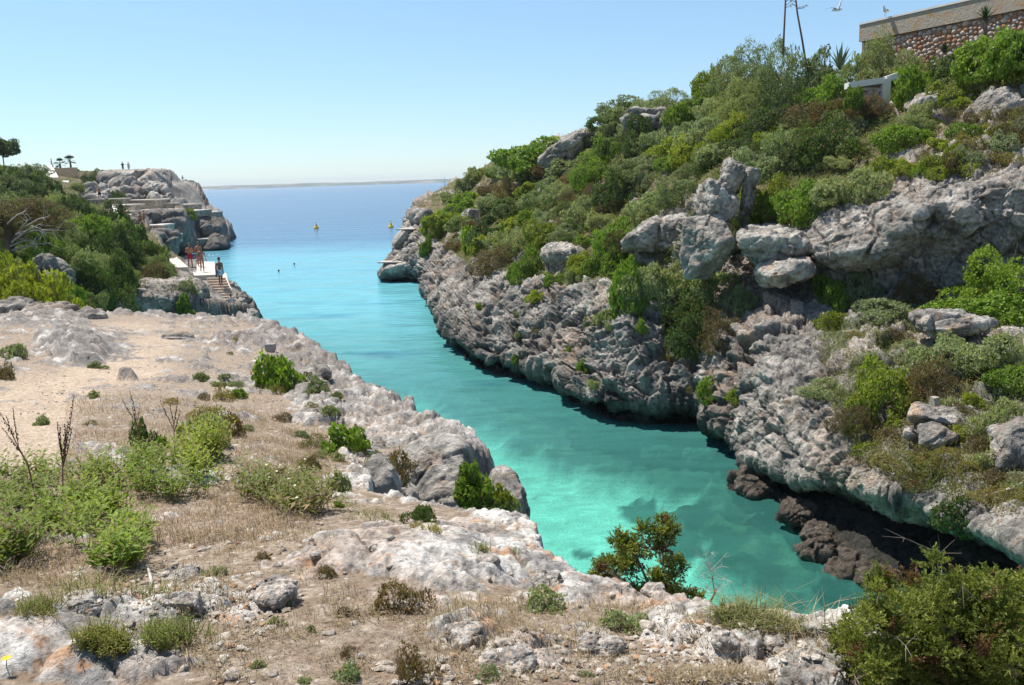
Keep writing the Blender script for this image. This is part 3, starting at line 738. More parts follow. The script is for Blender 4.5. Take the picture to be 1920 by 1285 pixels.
# ---- sea bed and sea
def sea_depth_z(x, y):
    return -1.4 - 1.8 * sstep(15, 60, y) - 3.0 * sstep(60, 130, y) - 6.0 * sstep(120, 220, y)
bx = np.concatenate([np.linspace(-26, 14, 260), ]); by = np.exp(np.linspace(math.log(5), math.log(150), 330))
BX, BY = np.meshgrid(bx, by); BXf = (BX + 0.0).ravel(); BYf = BY.ravel()
BXf = BXf * (0.55 + BYf / 60) + 2
PBd = np.stack([BXf, BYf, 0 * BXf], 1)
bz = sea_depth_z(BXf, BYf) + 0.25 * fbm(PBd * 0.4, 4, 221)
bpx_, bpy_, _ = project(np.stack([BXf, BYf, 0 * BXf - 0.9], 1))
wsp = np.zeros(len(BXf))
for cx_, cy_, rx_, ry_ in ((1200,922,60,26),(1300,960,60,40),(1370,1000,90,60),(1420,1060,80,40),(1080,1062,70,30),(1050,1040,40,20),(1090,1000,30,18),(1290,1010,60,30),(1470,1120,60,30),(720,660,150,40)): wsp = np.maximum(wsp, np.clip(1.5 - 1.5 * np.sqrt(((bpx_ - cx_) / rx_) ** 2 + ((bpy_ - cy_) / ry_) ** 2), 0, 1))
weed = sstep(0.30, 0.62, wsp + 0.5 * fbm(PBd * 3.0, 3, 230) + 1.1 * fbm(PBd * np.array((0.8, 0.6, 1)), 5, 222))
wr = V.reshape(nr, nc, 3)[sum(rowcounts[:3])][:, :2][::6]
dcl = np.full(len(BXf), 99.)
for q in wr: dcl = np.minimum(dcl, np.hypot(BXf - q[0], BYf - q[1]))
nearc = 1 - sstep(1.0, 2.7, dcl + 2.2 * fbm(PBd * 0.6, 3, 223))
bz = bz + nearc * (0.35 + 0.5 * fbm(PBd * 0.9, 4, 224, 0.5, True)) + 0.12 * weed * fbm(PBd * 2, 3, 225)
sandc = mix(np.array((0.72, 0.70, 0.60)), np.array((0.60, 0.58, 0.49)), sstep(-0.2, 0.2, fbm(PBd * 1.5, 3, 226)))
bc = mix(sandc, np.array((0.035, 0.05, 0.03)), np.clip(0.9 * weed , 0, 1))
bc = mix(bc, mix(np.array((0.030, 0.028, 0.02)), np.array((0.12, 0.10, 0.06)), sstep(0.0, 0.3, fbm(PBd * 1.3, 4, 229))), 0.93 * nearc)  # dark rocky bottom, its band also standing in for cliff shade and reflection
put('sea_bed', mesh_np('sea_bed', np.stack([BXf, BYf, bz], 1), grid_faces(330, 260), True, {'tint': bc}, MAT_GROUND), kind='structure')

t = NT('sea_water')
sep = t.n('ShaderNodeSeparateXYZ'); t.l(t.pos(), sep.inputs[0]); yy = sep.outputs[1]
big = t.noise(0.035, 4, 0.6); wob = t.math('MULTIPLY', t.math('SUBTRACT', big, 0.5), 26.0)
yw = t.math('ADD', yy, wob)
mp = t.n('ShaderNodeMapping'); t.l(t.pos(), mp.inputs[0]); mp.inputs['Scale'].default_value = (0.10, 0.22, 0.1)
patch = t.noise(1.0, 5, 0.6, mp.outputs[0])
body = t.ramp(t.math('DIVIDE', yw, 400.0, clamp=True), [(0.03, (0.10, 0.46, 0.38)), (0.075, (0.12, 0.46, 0.42)), (0.14, (0.12, 0.40, 0.44)), (0.265, (0.13, 0.40, 0.50)), (0.325, (0.035, 0.15, 0.29)), (0.60, (0.025, 0.115, 0.25)), (1.0, (0.03, 0.125, 0.27))])
dk = t.ramp(patch, [(0.56, 0.0), (0.66, 1.0)])
inmid = t.ramp(t.math('DIVIDE', yy, 400.0, clamp=True), [(0.07, 0.0), (0.09, 0.7), (0.15, 0.35), (0.25, 0.15), (0.6, 0.0)])
body = t.mix(t.math('MULTIPLY', dk, inmid), body, (0.03, 0.17, 0.28))
# ripples, longer with distance
mpw = t.n('ShaderNodeMapping'); t.l(t.pos(), mpw.inputs[0]); mpw.inputs['Scale'].default_value = (0.55, 1.5, 1); mpw.inputs['Rotation'].default_value = (0, 0, 0.25)
h1 = t.noise(2.6, 3, 0.6, mpw.outputs[0], 0.6); h2 = t.noise(0.8, 3, 0.6, mpw.outputs[0], 0.4); h3 = t.noise(0.12, 4, 0.6, mpw.outputs[0])
nb = t.bump(h1, 0.40, 0.05); nb = t.bump(h2, 0.25, 0.16, nb); nb = t.bump(h3, 0.35, 0.9, nb)
body = t.mix(1.0, body, t.ramp(h2, [(0.3, 0.86), (0.7, 1.14)]), 'MULTIPLY')  # ripple light and dark multiplied into the body colour
dif = t.n('ShaderNodeBsdfDiffuse'); t.l(body, dif.inputs[0]); t.l(nb, dif.inputs['Normal'])
tr = t.n('ShaderNodeBsdfTransparent'); t.l(t.mix(1.0, (0.47, 0.96, 0.90), t.ramp(h1, [(0.36, 0.86), (0.5, 0.96), (0.62, 1.06)]), 'MULTIPLY'), tr.inputs[0])  # light focused by ripples painted as brighter and darker lines in the tint
see = t.ramp(t.math('DIVIDE', yy, 100.0, clamp=True), [(0.05, 0.12), (0.22, 0.20), (0.34, 0.42), (0.6, 1.0)])
ms = t.n('ShaderNodeMixShader'); t.l(see, ms.inputs[0]); t.l(tr.outputs[0], ms.inputs[1]); t.l(dif.outputs[0], ms.inputs[2])
gl = t.n('ShaderNodeBsdfGlossy'); gl.inputs['Roughness'].default_value = 0.17; t.l(nb, gl.inputs['Normal'])
fr = t.n('ShaderNodeFresnel'); fr.inputs['IOR'].default_value = 1.33; t.l(nb, fr.inputs['Normal'])
frm = t.math('MULTIPLY', fr.outputs[0], 0.75)
m2_ = t.n('ShaderNodeMixShader'); t.l(frm, m2_.inputs[0]); t.l(ms.outputs[0], m2_.inputs[1]); t.l(gl.outputs[0], m2_.inputs[2])
MAT_SEA = t.done(m2_)
sx = np.array([-7000, -300, -80, -30, 0, 20, 60, 300, 4500.]); sy = np.array([3, 20, 40, 80, 160, 500, 1500, 6700.])
SX, SY = np.meshgrid(sx, sy)
put('sea', mesh_np('sea', np.stack([SX.ravel(), SY.ravel(), 0 * SX.ravel()], 1), grid_faces(len(sy), len(sx)), True, None, MAT_SEA), kind='structure')
# ================================================================== ROCKS THAT STAND OUT OF THE TERRAIN
def pale_t(c, W, N_, b1, b2):
    c = mix(c, PALE * 1.15, 0.5 * sstep(-0.2, 0.3, b1)); return mix(c, np.array((0.55, 0.30, 0.14)), 0.5 * sstep(0.2, 0.36, b2 + 0.3 * b1))
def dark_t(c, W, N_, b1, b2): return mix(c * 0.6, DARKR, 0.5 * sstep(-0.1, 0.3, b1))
def blue_t(c, W, N_, b1, b2): return mix(c * 0.55, np.array((0.12, 0.12, 0.12)), 0.5)
# the crags of the right side
crag(1328,455,86,112,28.8,2.4,'square pale grey lower block of the split limestone pillar',3,sq=6.0,amp=0.26,freq=1.3,sink=0.5)
crag(1342,385,70,100,29.2,2.2,'middle block of the split limestone pillar',33,sq=3.6,amp=0.31,freq=1.3,sink=0.7,tilt=(0,0.22))
crag(1372,335,40,80,29.5,1.4,'pointed rock cap on top of the split pillar',5,sq=2.8,amp=0.25,freq=1.3,sink=0.8,tilt=(0,0.4))
crag(1402,380,24,130,29.8,1.8,'narrow rock blade behind the dark crack of the split pillar',4,sq=4.0,amp=0.22,freq=1.3,sink=0.8,tilt=(0,0.14))
crag(1460,462,170,80,28.6,2.2,'low pale crag left of the great overhanging crag',6,sq=3.0,amp=0.40,freq=1.3)
crag(1470,512,105,42,27.4,1.6,'tongue shaped boulder leaning under the low pale crag',7,sq=2.6,amp=0.25,freq=1.3,tilt=(0,-0.18),tintf=pale_t)
crag(1640,445,220,140,27.2,3.4,'long grey crag wall overhanging a dark slot',8,sq=4.2,amp=0.49,freq=1.3,tilt=(0.12,-0.04))
crag(1790,425,190,200,26.6,3.6,'massive bulging crag with ribbed face above the big green bush',9,sq=3.8,amp=0.49,freq=1.3,tilt=(0.14,-0.02))
crag(1935,400,150,220,25.6,3.4,'grey crag block cut off by the edge of the picture',10,sq=3.8,amp=0.49,freq=1.3,tilt=(0.1,0))
crag(1240,440,140,64,33.6,2.6,'stepped grey ledge left of the split pillar',11,sq=5.0,sink=1.3,amp=0.37,freq=1.3,tilt=(0,-0.1))
crag(1062,487,90,54,40.3,2.6,'jutting layered boulder with hollow underside above the sea cliff',12,sq=2.6,amp=0.40,freq=1.3)
crag(880,420,36,62,69,2.6,'upright pale stone slab standing in the scrub near the tip',13,sq=3.6,amp=0.19,freq=1.3,tilt=(0,0.12))
crag(1070,278,110,50,62,4.5,'slanting rock rib below the rounded green bush on the crest',14,sq=2.6,amp=0.58,freq=1.3,tilt=(0,-0.55))
crag(1212,224,96,40,51,3.2,'flat topped rock on the crest between two thickets',15,sq=3.0,amp=0.4)
crag(1752,198,92,46,33.2,1.8,'lumpy pale rock beneath the dark shrubs by the white wall',16,sq=2.6,amp=0.37,freq=1.3)
crag(1735,285,84,42,30.6,1.8,'slanting rough rock in the dry grass above the great crag',17,sq=2.6,amp=0.37,freq=1.3,tilt=(0,-0.5))
crag(1868,205,110,70,30.8,2.0,'broad rock outcrop under the green bank at the upper right',18,sq=2.8,amp=0.40,freq=1.3,tilt=(0,-0.3))
crag(1858,296,70,60,28.4,1.6,'hollowed rock head with dark niche above the bulging crag',19,sq=2.4,amp=0.42,freq=1.3)
crag(1800,186,46,50,32.4,1.2,'small rock tooth between the two pale rocks',20,sq=2.6,amp=0.35,freq=1.3)
crag(1780,604,140,44,21.8,1.8,'flat layered slab sticking out below the big green bush',21,sq=3.2,amp=0.28,freq=1.3,tintf=pale_t)
crag(1912,850,76,150,15.9,1.4,'rounded pale rock nose at the right edge low on the slope',22,sq=2.6,amp=0.24,tilt=(0,-0.35))
crag(1755,775,115,34,17.9,1.0,'flat white ledge carrying a small concrete block',23,sq=3.4,amp=0.10,tintf=pale_t)
crag(1745,815,90,46,17.2,0.8,'rough rock under the flat white ledge',24,sq=2.6,amp=0.22)
# lumps along the waterline of the right side
for i, (px, py, w, h, Y, lab) in enumerate([(1425,915,80,70,21.9,'dark sea worn rock at the corner of the right cliff'), (1490,965,60,46,19.6,'pale topped rock lump beside the shaded overhang'), (1535,1018,62,60,18.2,'round knobbly rock standing in the shade at the water'),
        (1590,1060,90,40,17.4,'low dark reef ledge under the overhang'), (1640,1085,90,36,16.8,'low brown reef ledge behind the big juniper'),
        ]):
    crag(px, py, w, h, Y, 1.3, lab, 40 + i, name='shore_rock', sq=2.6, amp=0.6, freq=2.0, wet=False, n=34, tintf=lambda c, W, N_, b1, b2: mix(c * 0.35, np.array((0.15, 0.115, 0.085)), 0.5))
# submerged rocks that show through the water
for i, (px, py, w, lab) in enumerate([(1235,852,60,'pale submerged rock seen through dark water'), (1310,866,50,'brown submerged rock close to the corner of the cliff'), (1100,820,60,'long submerged rock shelf at the foot of the cliff')]):
    p = atZ(px, py, -0.85); me = crag_mesh('submerged_rock', (w * 0.010, 0.7, 0.4), 60 + i, 22, 2.2, 0.5, 2.2, (i, i, 0), lambda c, W, N_, b1, b2: mix(c * 0.3, np.array((0.10, 0.085, 0.05)), 0.6))
    o = put('submerged_rock', me); o.location = p; tag(o, lab, 'rock')
# ledges at the tip of the right side
crag(742,505,62,34,76,5,'low ledge with flat pale top at the water near the tip',70,sq=7.0,amp=0.2,wet=True)
crag(762,455,44,50,80,5,'upper step of rock with pale flat top at the tip',71,sq=4.4,amp=0.28)
crag(790,412,50,50,83,5,'layered overhanging rock corner on the tip of the right side',72,sq=3.0,amp=0.5)
for (px, py, w, Y, lab) in ((740,490,46,75.4,'thin concrete bathing slab on the low ledge of the tip'), (768,429,34,79,'thin concrete slab on the upper step of the tip')):
    p = atY(px, py, Y); k = Y / F0; b = MB(); b.box((0, 0, 0), (w * k, 2.6, 0.10), rz=-0.25)
    o = put('concrete_slab', b.mesh('concrete_slab', mat_plain('pale_concrete', (0.46, 0.40, 0.34), 0.85, 0.2, 2.0)), loc=p); tag(o, lab, 'slab')

# near bank: the bulging outcrop whose face drops into the notch, and loose blocks of the ledge
crag(795,905,200,200,8.75,1.9,'bulging weathered outcrop with a shaded face on the near bank',80,sq=2.7,amp=0.19,freq=1.3,n=70,tintf=lambda c,W,N_,b1,b2: mix(c, PINK * 0.9, 0.35 * sstep(0, 0.3, b2)))
crag(948,965,100,170,8.7,1.2,'knobbly rock corner hanging over the water beside the green shrub',81,sq=2.4,amp=0.22,freq=2.6,n=36)
crag(720,850,150,60,9.8,1.0,'low rough rock step on the near bank left of the bulging outcrop',82,sq=2.6,amp=0.15,freq=1.3,n=40)
for i, (px, py, w, h, Y, lab) in enumerate([(35,580,110,46,22.6,'flat layered rock at the left end of the low ledge'), (105,592,100,40,22.0,'split block with a smooth brown broken face in the low ledge'), (165,592,60,40,21.8,'dark edged block at the right end of the low ledge'),
        (170,655,90,40,17.2,'square rough block standing beside the sandy path'), (330,640,60,20,18.6,'low dark rock strip at the far edge of the path'), (240,702,54,24,14.6,'small heap of dark rock beside the path'),
        (650,855,80,70,9.3,'pale pitted rock lying in the dry grass left of the outcrop'), (590,705,50,30,14.4,'rough rock behind the round green shrub')]):
    crag(px, py, w, h, Y, 0.8 if Y < 20 else 1.3, lab, 90 + i, sq=3.0, amp=0.24, freq=1.9, tintf=(lambda c, W, N_, b1, b2: mix(c, PINK, 0.5)) if i == 1 else None, n=26)
crag(742,925,90,80,8.3,0.9,'rough rock cheek on the left side of the cleft',84,sq=2.6,amp=0.2,freq=2.0,n=40)
_wy = float(S_GROUND.at(706, 895)[0][1]); crag(706,897,64,60,_wy,0.6,'broken rock step under the twiggy bush by the cleft',85,sq=3.0,amp=0.2,freq=2.0,n=34)
# foreground rocks
def ground_rock(px, py, w, h, lab, seed, tf=pale_t, sq=2.5, dep=0.8, tilt=(0, 0), amp=0.2):
    p, d = S_GROUND.at(px, py); k = d / F0; hw = w * k / 2
    me = crag_mesh('rock', (hw, hw * dep, h * k * 0.42), seed, int(np.clip(w * 0.5, 18, 60)), sq, amp * 1.9, 1.9 / max(hw, 0.05) * 0.9, (seed, seed * 2.0, 0), tf, MAT_GROUND)
    o = put('rock', me); o.location = p + (0, 0, h * k * 0.08); o.rotation_euler = (tilt[0], tilt[1], seed * 1.3); tag(o, lab, 'rock'); return o
for i, (px, py, w, h, lab) in enumerate([(520,1118,105,50,'white pitted rock with black hollows and orange lichen in the bare soil'), (1125,1222,85,60,'pale blocky stone sitting in the dry grass of the foreground'), (1360,1205,60,42,'grey tooth shaped stone near the foreground edge'),
        (1545,1195,90,60,'whitish rock with grey patches left of the big juniper'), (1530,1275,170,60,'large bright white rock at the bottom edge beside the juniper'), (1450,1215,60,26,'low stone stained orange near the foreground edge'),
        (950,1245,110,40,'flat pale rock with orange lichen at the bottom middle'), (870,1190,90,36,'orange spotted rock plate in the middle foreground'), (345,1135,90,46,'grey rock with dark cracks left of the white pitted rock'),
        (150,1145,90,44,'grey cracked rock beside the low moss cushion'), (205,1050,26,14,'pinkish stone at the foot of the leafy plants'), (240,1175,22,16,'brown stone between the moss patches'), (380,1205,16,20,'small white upright stone beside the green moss'),
        (405,1215,34,20,'rounded buff stone at the tip of the pale slab'), (330,1232,40,20,'pair like buff stone on the edge of the pale slab'), (1230,1110,50,30,'rough dark spotted rock at the foot of the small juniper'), (1030,1095,70,36,'grey rounded rock on the brink above the water'),
        (700,1030,30,16,'dark flake of rock lifted from the big slab'), (910,1055,50,26,'cracked brown rock corner at the right end of the big slab'), (590,1045,26,14,'small orange stone left of the big slab')]):
    ground_rock(px, py, w, h, lab, 120 + i)

# left side: mound beside the stairs, headland under the terraces, boulders and upper cliff
crag(280,565,190,74,48.5,7,'broad dark rugged rock mound left of the bathing stairs',150,sq=2.6,amp=0.32,freq=0.8,n=70)
crag(232,572,110,56,45.5,5,'brownish rounded rock hump at the foot of the dark thicket',151,sq=2.4,amp=0.32,freq=0.8,n=44)
crag(371,568,44,80,53.5,3,'dark rock wall directly left of the stair flight',152,sq=2.8,amp=0.32,freq=0.8,n=40)
crag(456,575,34,60,53.2,2.6,'black wet rock bulge on the water side of the stairs',153,sq=2.3,amp=0.32,freq=0.8,wet=True,n=40)
crag(440,545,20,50,56.5,2.0,'rough rock under the pale stair parapet',154,sq=2.3,amp=0.32,freq=0.8,n=26)
crag(468,592,32,28,52.0,2.4,'lowest black rock at the water beside the stairs',155,sq=2.2,amp=0.32,freq=0.8,wet=True,n=26)
crag(96,506,76,48,34,2.4,'smooth grey leaning boulder among the green bushes at the left',156,sq=2.3,amp=0.32,freq=0.6,tilt=(0,0.6),n=40)
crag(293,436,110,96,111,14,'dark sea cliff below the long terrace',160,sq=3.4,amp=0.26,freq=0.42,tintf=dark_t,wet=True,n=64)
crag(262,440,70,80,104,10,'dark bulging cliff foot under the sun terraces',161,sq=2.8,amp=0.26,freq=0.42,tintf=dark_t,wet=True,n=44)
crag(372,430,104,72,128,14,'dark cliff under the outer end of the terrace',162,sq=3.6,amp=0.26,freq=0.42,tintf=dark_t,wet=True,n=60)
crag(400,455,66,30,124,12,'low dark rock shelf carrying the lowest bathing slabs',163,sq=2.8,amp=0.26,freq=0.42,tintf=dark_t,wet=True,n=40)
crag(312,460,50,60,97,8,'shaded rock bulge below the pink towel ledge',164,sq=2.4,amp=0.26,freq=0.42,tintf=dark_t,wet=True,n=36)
crag(253,340,112,44,152,16,'layered upper cliff under the two walkers on the skyline',165,sq=3.6,amp=0.22,freq=0.30,n=60)
crag(285,345,60,54,148,12,'overhanging buff rock corner of the upper cliff',166,sq=2.8,amp=0.22,freq=0.30,n=44,tintf=lambda c,W,N_,b1,b2: mix(c, PINK, 0.35))
crag(155,379,80,28,128,8,'layered grey rock band behind the round hedge at the ramp',167,sq=3.2,amp=0.22,freq=0.30,n=36)
for i, (px, py, w, h, Y, lab) in enumerate([(232,351,30,15,141,'pale oval boulder in the rockfall, upper left one'), (263,351,36,20,140,'slanting boulder with a green patch in the rockfall'), (291,363,40,28,138,'largest rounded boulder at the right end of the rockfall'),
        (255,371,50,20,137,'long low boulder at the foot of the rockfall'), (225,366,36,18,138,'grey boulder behind the shrub at the foot of the rockfall'), (180,364,34,20,132,'grey boulder left of the shirtless walker'), (305,380,34,12,134,'flat stone just above the outer terrace wall')]):
    crag(px, py, w, h, Y, 3.2, lab, 170 + i, name='boulder', sq=2.3, amp=0.75, freq=0.4, n=22, tilt=(0, -0.2 + 0.1 * i))
crag(340,368,64,60,232,12,'blue grey sea cliff beyond the terraces with flat top',180,sq=3.0,amp=0.16,freq=0.18,n=60,tintf=blue_t,wet=True)

MAT_CONC = mat_plain('worn_concrete', (0.58, 0.52, 0.44), 0.85, 0.14, 1.2)
MAT_STONEWALL = mat_ground('rubble_wall', 1.0, 0.04, 4.0)
def t_stone():
    t = NT('rubble_masonry'); v = t.n('ShaderNodeTexVoronoi', feature='DISTANCE_TO_EDGE'); v.inputs['Scale'].default_value = 3.2; t.l(t.pos(), v.inputs['Vector'])
    v2 = t.n('ShaderNodeTexVoronoi'); v2.inputs['Scale'].default_value = 3.2; t.l(t.pos(), v2.inputs['Vector'])
    j = t.ramp(v.outputs[0], [(0.0, 0.0), (0.07, 1.0)])
    sp_ = t.n('ShaderNodeSeparateColor'); t.l(v2.outputs['Color'], sp_.inputs[0]); s = t.ramp(sp_.outputs[0], [(0.0, (0.26, 0.22, 0.17)), (0.5, (0.38, 0.33, 0.26)), (1.0, (0.50, 0.44, 0.36))])
    c = t.mix(j, (0.17, 0.14, 0.10), s)
    return t.done(t.principled(c, 0.95, t.bump(j, 0.8, 0.03), 0.1))
MAT_MASON = t_stone()
# terrace walls: masonry with a pale slab on top
def terrace(px0, py0, px1, py1, hpx, Y0, Y1, dep, lab, capt=0.16):
    a = atY(px0, py0, Y0); b = atY(px1, py1, Y1); z = (a[2] + b[2]) / 2; a[2] = b[2] = z
    k = (Y0 + Y1) / 2 / F0; h = hpx * k; d = b - a; n = np.array((-d[1], d[0], 0)); n /= np.linalg.norm(n)
    if n[1] < 0: n = -n
    r = thing('terrace_wall', lab, 'wall', tuple(a - (0, 0, h)))
    o = np.array(a) - (0, 0, h); A = a - o; B = b - o
    m = MB(); m.prism(A - (0, 0, h + 0.6), B - (0, 0, h + 0.6), B + n * dep - (0, 0, h + 0.6), A + n * dep - (0, 0, h + 0.6), (0, 0, h + 0.6 - capt)); m.build('masonry', MAT_MASON, r)
    e = d / np.linalg.norm(d) * 0.06; m = MB(); m.prism(A - e - n * 0.08 - (0, 0, capt - 0.003), B + e - n * 0.08 - (0, 0, capt - 0.003), B + e + n * (dep + 0.05) - (0, 0, capt - 0.003), A - e + n * (dep + 0.05) - (0, 0, capt - 0.003), (0, 0, capt)); m.build('coping_slab', MAT_CONC, r)
    return r
terrace(222,376,301,374,15,127,127,6,'long straight stone terrace wall below the rockfall')
terrace(302,381,335,380,13,128,129,6,'middle section of stone wall right of the long wall')
terrace(336,384,378,382,9,130,133,6,'low stone wall at the outer end of the terrace')
terrace(243,397,342,391,9,113,118,8,'broad pale terrace deck above the dark cliff')
terrace(343,395,397,394,4,120,128,9,'thin outer terrace deck where a lone figure stands')
terrace(396,398,417,396,4,129,131,9,'short concrete deck at the far corner of the cliff')
terrace(194,385,242,384,16,117,117,5,'stone wall section beside the walker in green shorts')
terrace(163,374,230,372,10,122,123,5,'low grey wall behind the shirtless walker')
terrace(217,404,252,402,13,108,108,4,'stone terrace step below the two sunbathers in the middle')
terrace(226,425,248,423,14,101,101,4,'stone terrace step half hidden by the dark bushes')
terrace(276,423,302,422,14,101,101,4,'small square stone terrace under the dark haired pair')
terrace(288,443,317,441,6,98,98,4,'lowest sun terrace with the pink towel')
terrace(234,441,262,438,8,96,96,3,'pale terrace edge between bushes below the others')
terrace(374,450,416,444,5,119,121,4,'narrow bathing slab low on the dark rock shelf')
terrace(402,440,427,437,4,126,127,4,'upper bathing slab on the dark rock shelf')
MAT_STAIR = mat_plain('old_stair_stone', (0.55, 0.47, 0.37), 0.9, 0.2, 1.5)
# short stair flights between the terraces
def steps(px0, py0, px1, py1, wpx, Y0, Y1, n, lab, name='stone_steps', mat=None):
    a = atY(px0, py0, Y0); b = atY(px1, py1, Y1); k = (Y0 + Y1) / 2 / F0; w = wpx * k
    r = thing(name, lab, 'steps', tuple(b))
    ax = np.array((1.0, 0, 0)); rise = (a[2] - b[2]) / n
    f = (a - b) * (1, 1, 0) / n
    for i in range(n):
        p = f * i; m = MB()
        m.prism(p - ax * w / 2 - (0, 0, 0.5), p + ax * w / 2 - (0, 0, 0.5), p + f * 1.02 + ax * w / 2 - (0, 0, 0.5), p + f * 1.02 - ax * w / 2 - (0, 0, 0.5), (0, 0, 0.5 + rise * (i + 1) - .05))
        m.prism(p - ax * w / 2 - f * .3 + (0, 0, rise * (i + 1) - .049), p + ax * w / 2 - f * .3 + (0, 0, rise * (i + 1) - .049), p + f + ax * w / 2 + (0, 0, rise * (i + 1) - .049), p + f - ax * w / 2 + (0, 0, rise * (i + 1) - .049), (0, 0, .05))
        m.build('step', mat or MAT_STAIR, r)
    return r
steps(238,387,250,398,14,118,114,6,'small flight of steps between the walls left of the long deck')
steps(333,385,340,395,14,130,124,5,'small flight of steps left of the outer deck')
steps(199,386,206,404,20,115,107,8,'stair flight between parapets below the walker in green shorts')
steps(122,315,124,335,46,158,150,10,'wide stone staircase leading up to the skyline')
# white ramp walls
def wallpath(pts, hpx, thick, lab, mat, name='parapet_wall'):
    """wall whose top edge passes through (px,py,Y) points"""
    P_ = [atY(*p) for p in pts]; r = thing(name, lab, 'wall', tuple(P_[0]))
    m = MB()
    for a, b in zip(P_[:-1], P_[1:]):
        k = a[1] / F0; h = hpx * k; d = b - a; n = np.array((-d[1], d[0], 0)); n = n / (np.linalg.norm(n) + 1e-9) * thick / 2
        o = P_[0]; a_ = a - o - (0, 0, h); b_ = b - o - (0, 0, h)
        m.prism(a_ - n, b_ - n, b_ + n, a_ + n, (0, 0, h))
    m.build('wall_body', mat, r); return r
MAT_WHITE = mat_plain('whitewash', (0.74, 0.71, 0.66), 0.8, 0.10, 1.5)
wallpath([(86,310,152),(92,318,148),(99,333,140)],10,1.6,'broad whitewashed ramp wall left of the wide staircase',MAT_WHITE)
wallpath([(123,339,136),(114,362,128)],9,0.9,'white sloping wall dropping from the foot of the staircase',MAT_WHITE)
wallpath([(84,367,125),(95,361,125),(117,361,127)],9,0.6,'low white wall turning the corner by the round hedge',MAT_WHITE)
wallpath([(42,354,118),(70,361,112),(110,372,106),(128,386,100)],7,0.6,'curved grey parapet running down through the bushes',MAT_CONC)
wallpath([(212,386,112),(216,392,110),(219,403,106)],4,0.4,'slim white parapet beside the small stair flight',MAT_WHITE)
wallpath([(289,458,88),(312,478,76),(340,508,64)],7,0.5,'pale sloping parapet leading down to the bathing platform',MAT_CONC)

# bathing platform and the stairs into the water
plat = thing('bathing_platform', 'pale concrete bathing platform where three people stand', 'platform', tuple(atY(380, 500, 60)))
PO = atY(380, 500, 60); PO = PO.copy(); PZ = 3.0
def pz(px, py, z): return atZ(px, py, z)
m = MB(); A, B, C_, D = pz(345, 518, PZ), pz(404, 515, PZ), pz(402, 491, PZ), pz(334, 490, PZ)
for q in (A, B, C_, D): q[2] = PZ - 0.9
m.prism(A - PO, B - PO, C_ - PO, D - PO, (0, 0, 0.9)); m.build('deck', mat_plain('deck_concrete', (0.62, 0.56, 0.49), 0.85, 0.08, 0.8), plat)  # deck concrete a little paler than the copings
m = MB(); q0, q1 = pz(320, 488, PZ), pz(346, 514, PZ)
m.prism(q0 - PO - (0.5, 0, .3), q0 - PO + (0.3, 0, -.3), q1 - PO + (0.3, 0, -.3), q1 - PO - (0.5, 0, .3), (0, 0, 0.75)); m.build('kerb', MAT_CONC, plat)
st = thing('bathing_stairs', 'flight of concrete steps descending from the platform to the sea', 'stairs', tuple(atY(420, 560, 54)))
SO = np.array(st.location); top = pz(404, 517, PZ); bot = atY(437, 588, 50.6); NS = 14
MAT_STEP = mat_plain('step_concrete', (0.50, 0.40, 0.31), 0.9, 0.15, 2.0)
sv = (bot - top) / NS; wst = 1.15
for i in range(NS):
    a = top + sv * (i + 0.0) - SO; zt_ = PZ - SO[2] + (bot[2] - PZ) / NS * (i + 1)
    a[2] = zt_ - 0.7; f_ = np.array((sv[0], sv[1], 0)) * 1.0; w_ = np.array((wst / 2, 0, 0))
    m = MB(); m.prism(a + f_ - w_, a + f_ + w_, a + w_, a - w_, (0, 0, 0.7)); m.build('step', MAT_STEP, st)
wallpath([(418,512,57.6),(423,530,56),(430,548,54.4),(437,565,53)],5,0.4,'rough pale parapet on the water side of the stairs',MAT_CONC)
lad = thing('ladder_rails', 'pair of thin metal handrails at the foot of the stairs', 'handrail', tuple(atY(432, 572, 51.5)))
LO = np.array(lad.location); MAT_METAL = mat_plain('bare_metal', (0.62, 0.62, 0.62), 0.35, 0.05, 5.0, spec=0.6)
for (a0, a1) in (((418, 563), (427, 588)), ((429, 561), (441, 588))):
    p0 = atY(a0[0], a0[1], 52.3) - LO; p1 = atY(a1[0], a1[1], 51.0) - LO
    m = MB(); m.tube([p0 - (0, 0, .75), p0, (p0 + p1) / 2 + (0, 0, .05), p1, p1 - (0, 0, 0.5)], 0.028, 6); m.build('rail', MAT_METAL, lad)
def at_top(px, py, Y): return atY(px, py, Y)

# ---- retaining wall of the house at the upper right
WZ = 15.3
wa, wb, wc = atZ(1618, 45, WZ), atZ(1925, -24, WZ), atZ(2150, -92, WZ)
rw = thing('retaining_wall', 'high rubble stone retaining wall with buff parapet band and white coping', 'wall', tuple(wa - (0, 0, 3)))
RO = np.array(rw.location)
wd = wb - wa; wd[2] = 0; WL = np.linalg.norm(wd); wd /= WL; wn = np.array((wd[1], -wd[0], 0));
if wn[0] > 0: wn = -wn                                     # towards the inlet
WL2 = WL + 3.0
def wpt(s, out, z): return wa + wd * s + wn * out + (0, 0, z) - RO
m = MB(); m.prism(wpt(0, 0, -4.6), wpt(WL2, 0, -4.6), wpt(WL2, -0.8, -4.6), wpt(0, -0.8, -4.6), (0, 0, 3.76)); m.build('backing', mat_plain('wall_mortar', (0.30, 0.20, 0.15), 0.95, 0.2, 3, 0.5), rw)
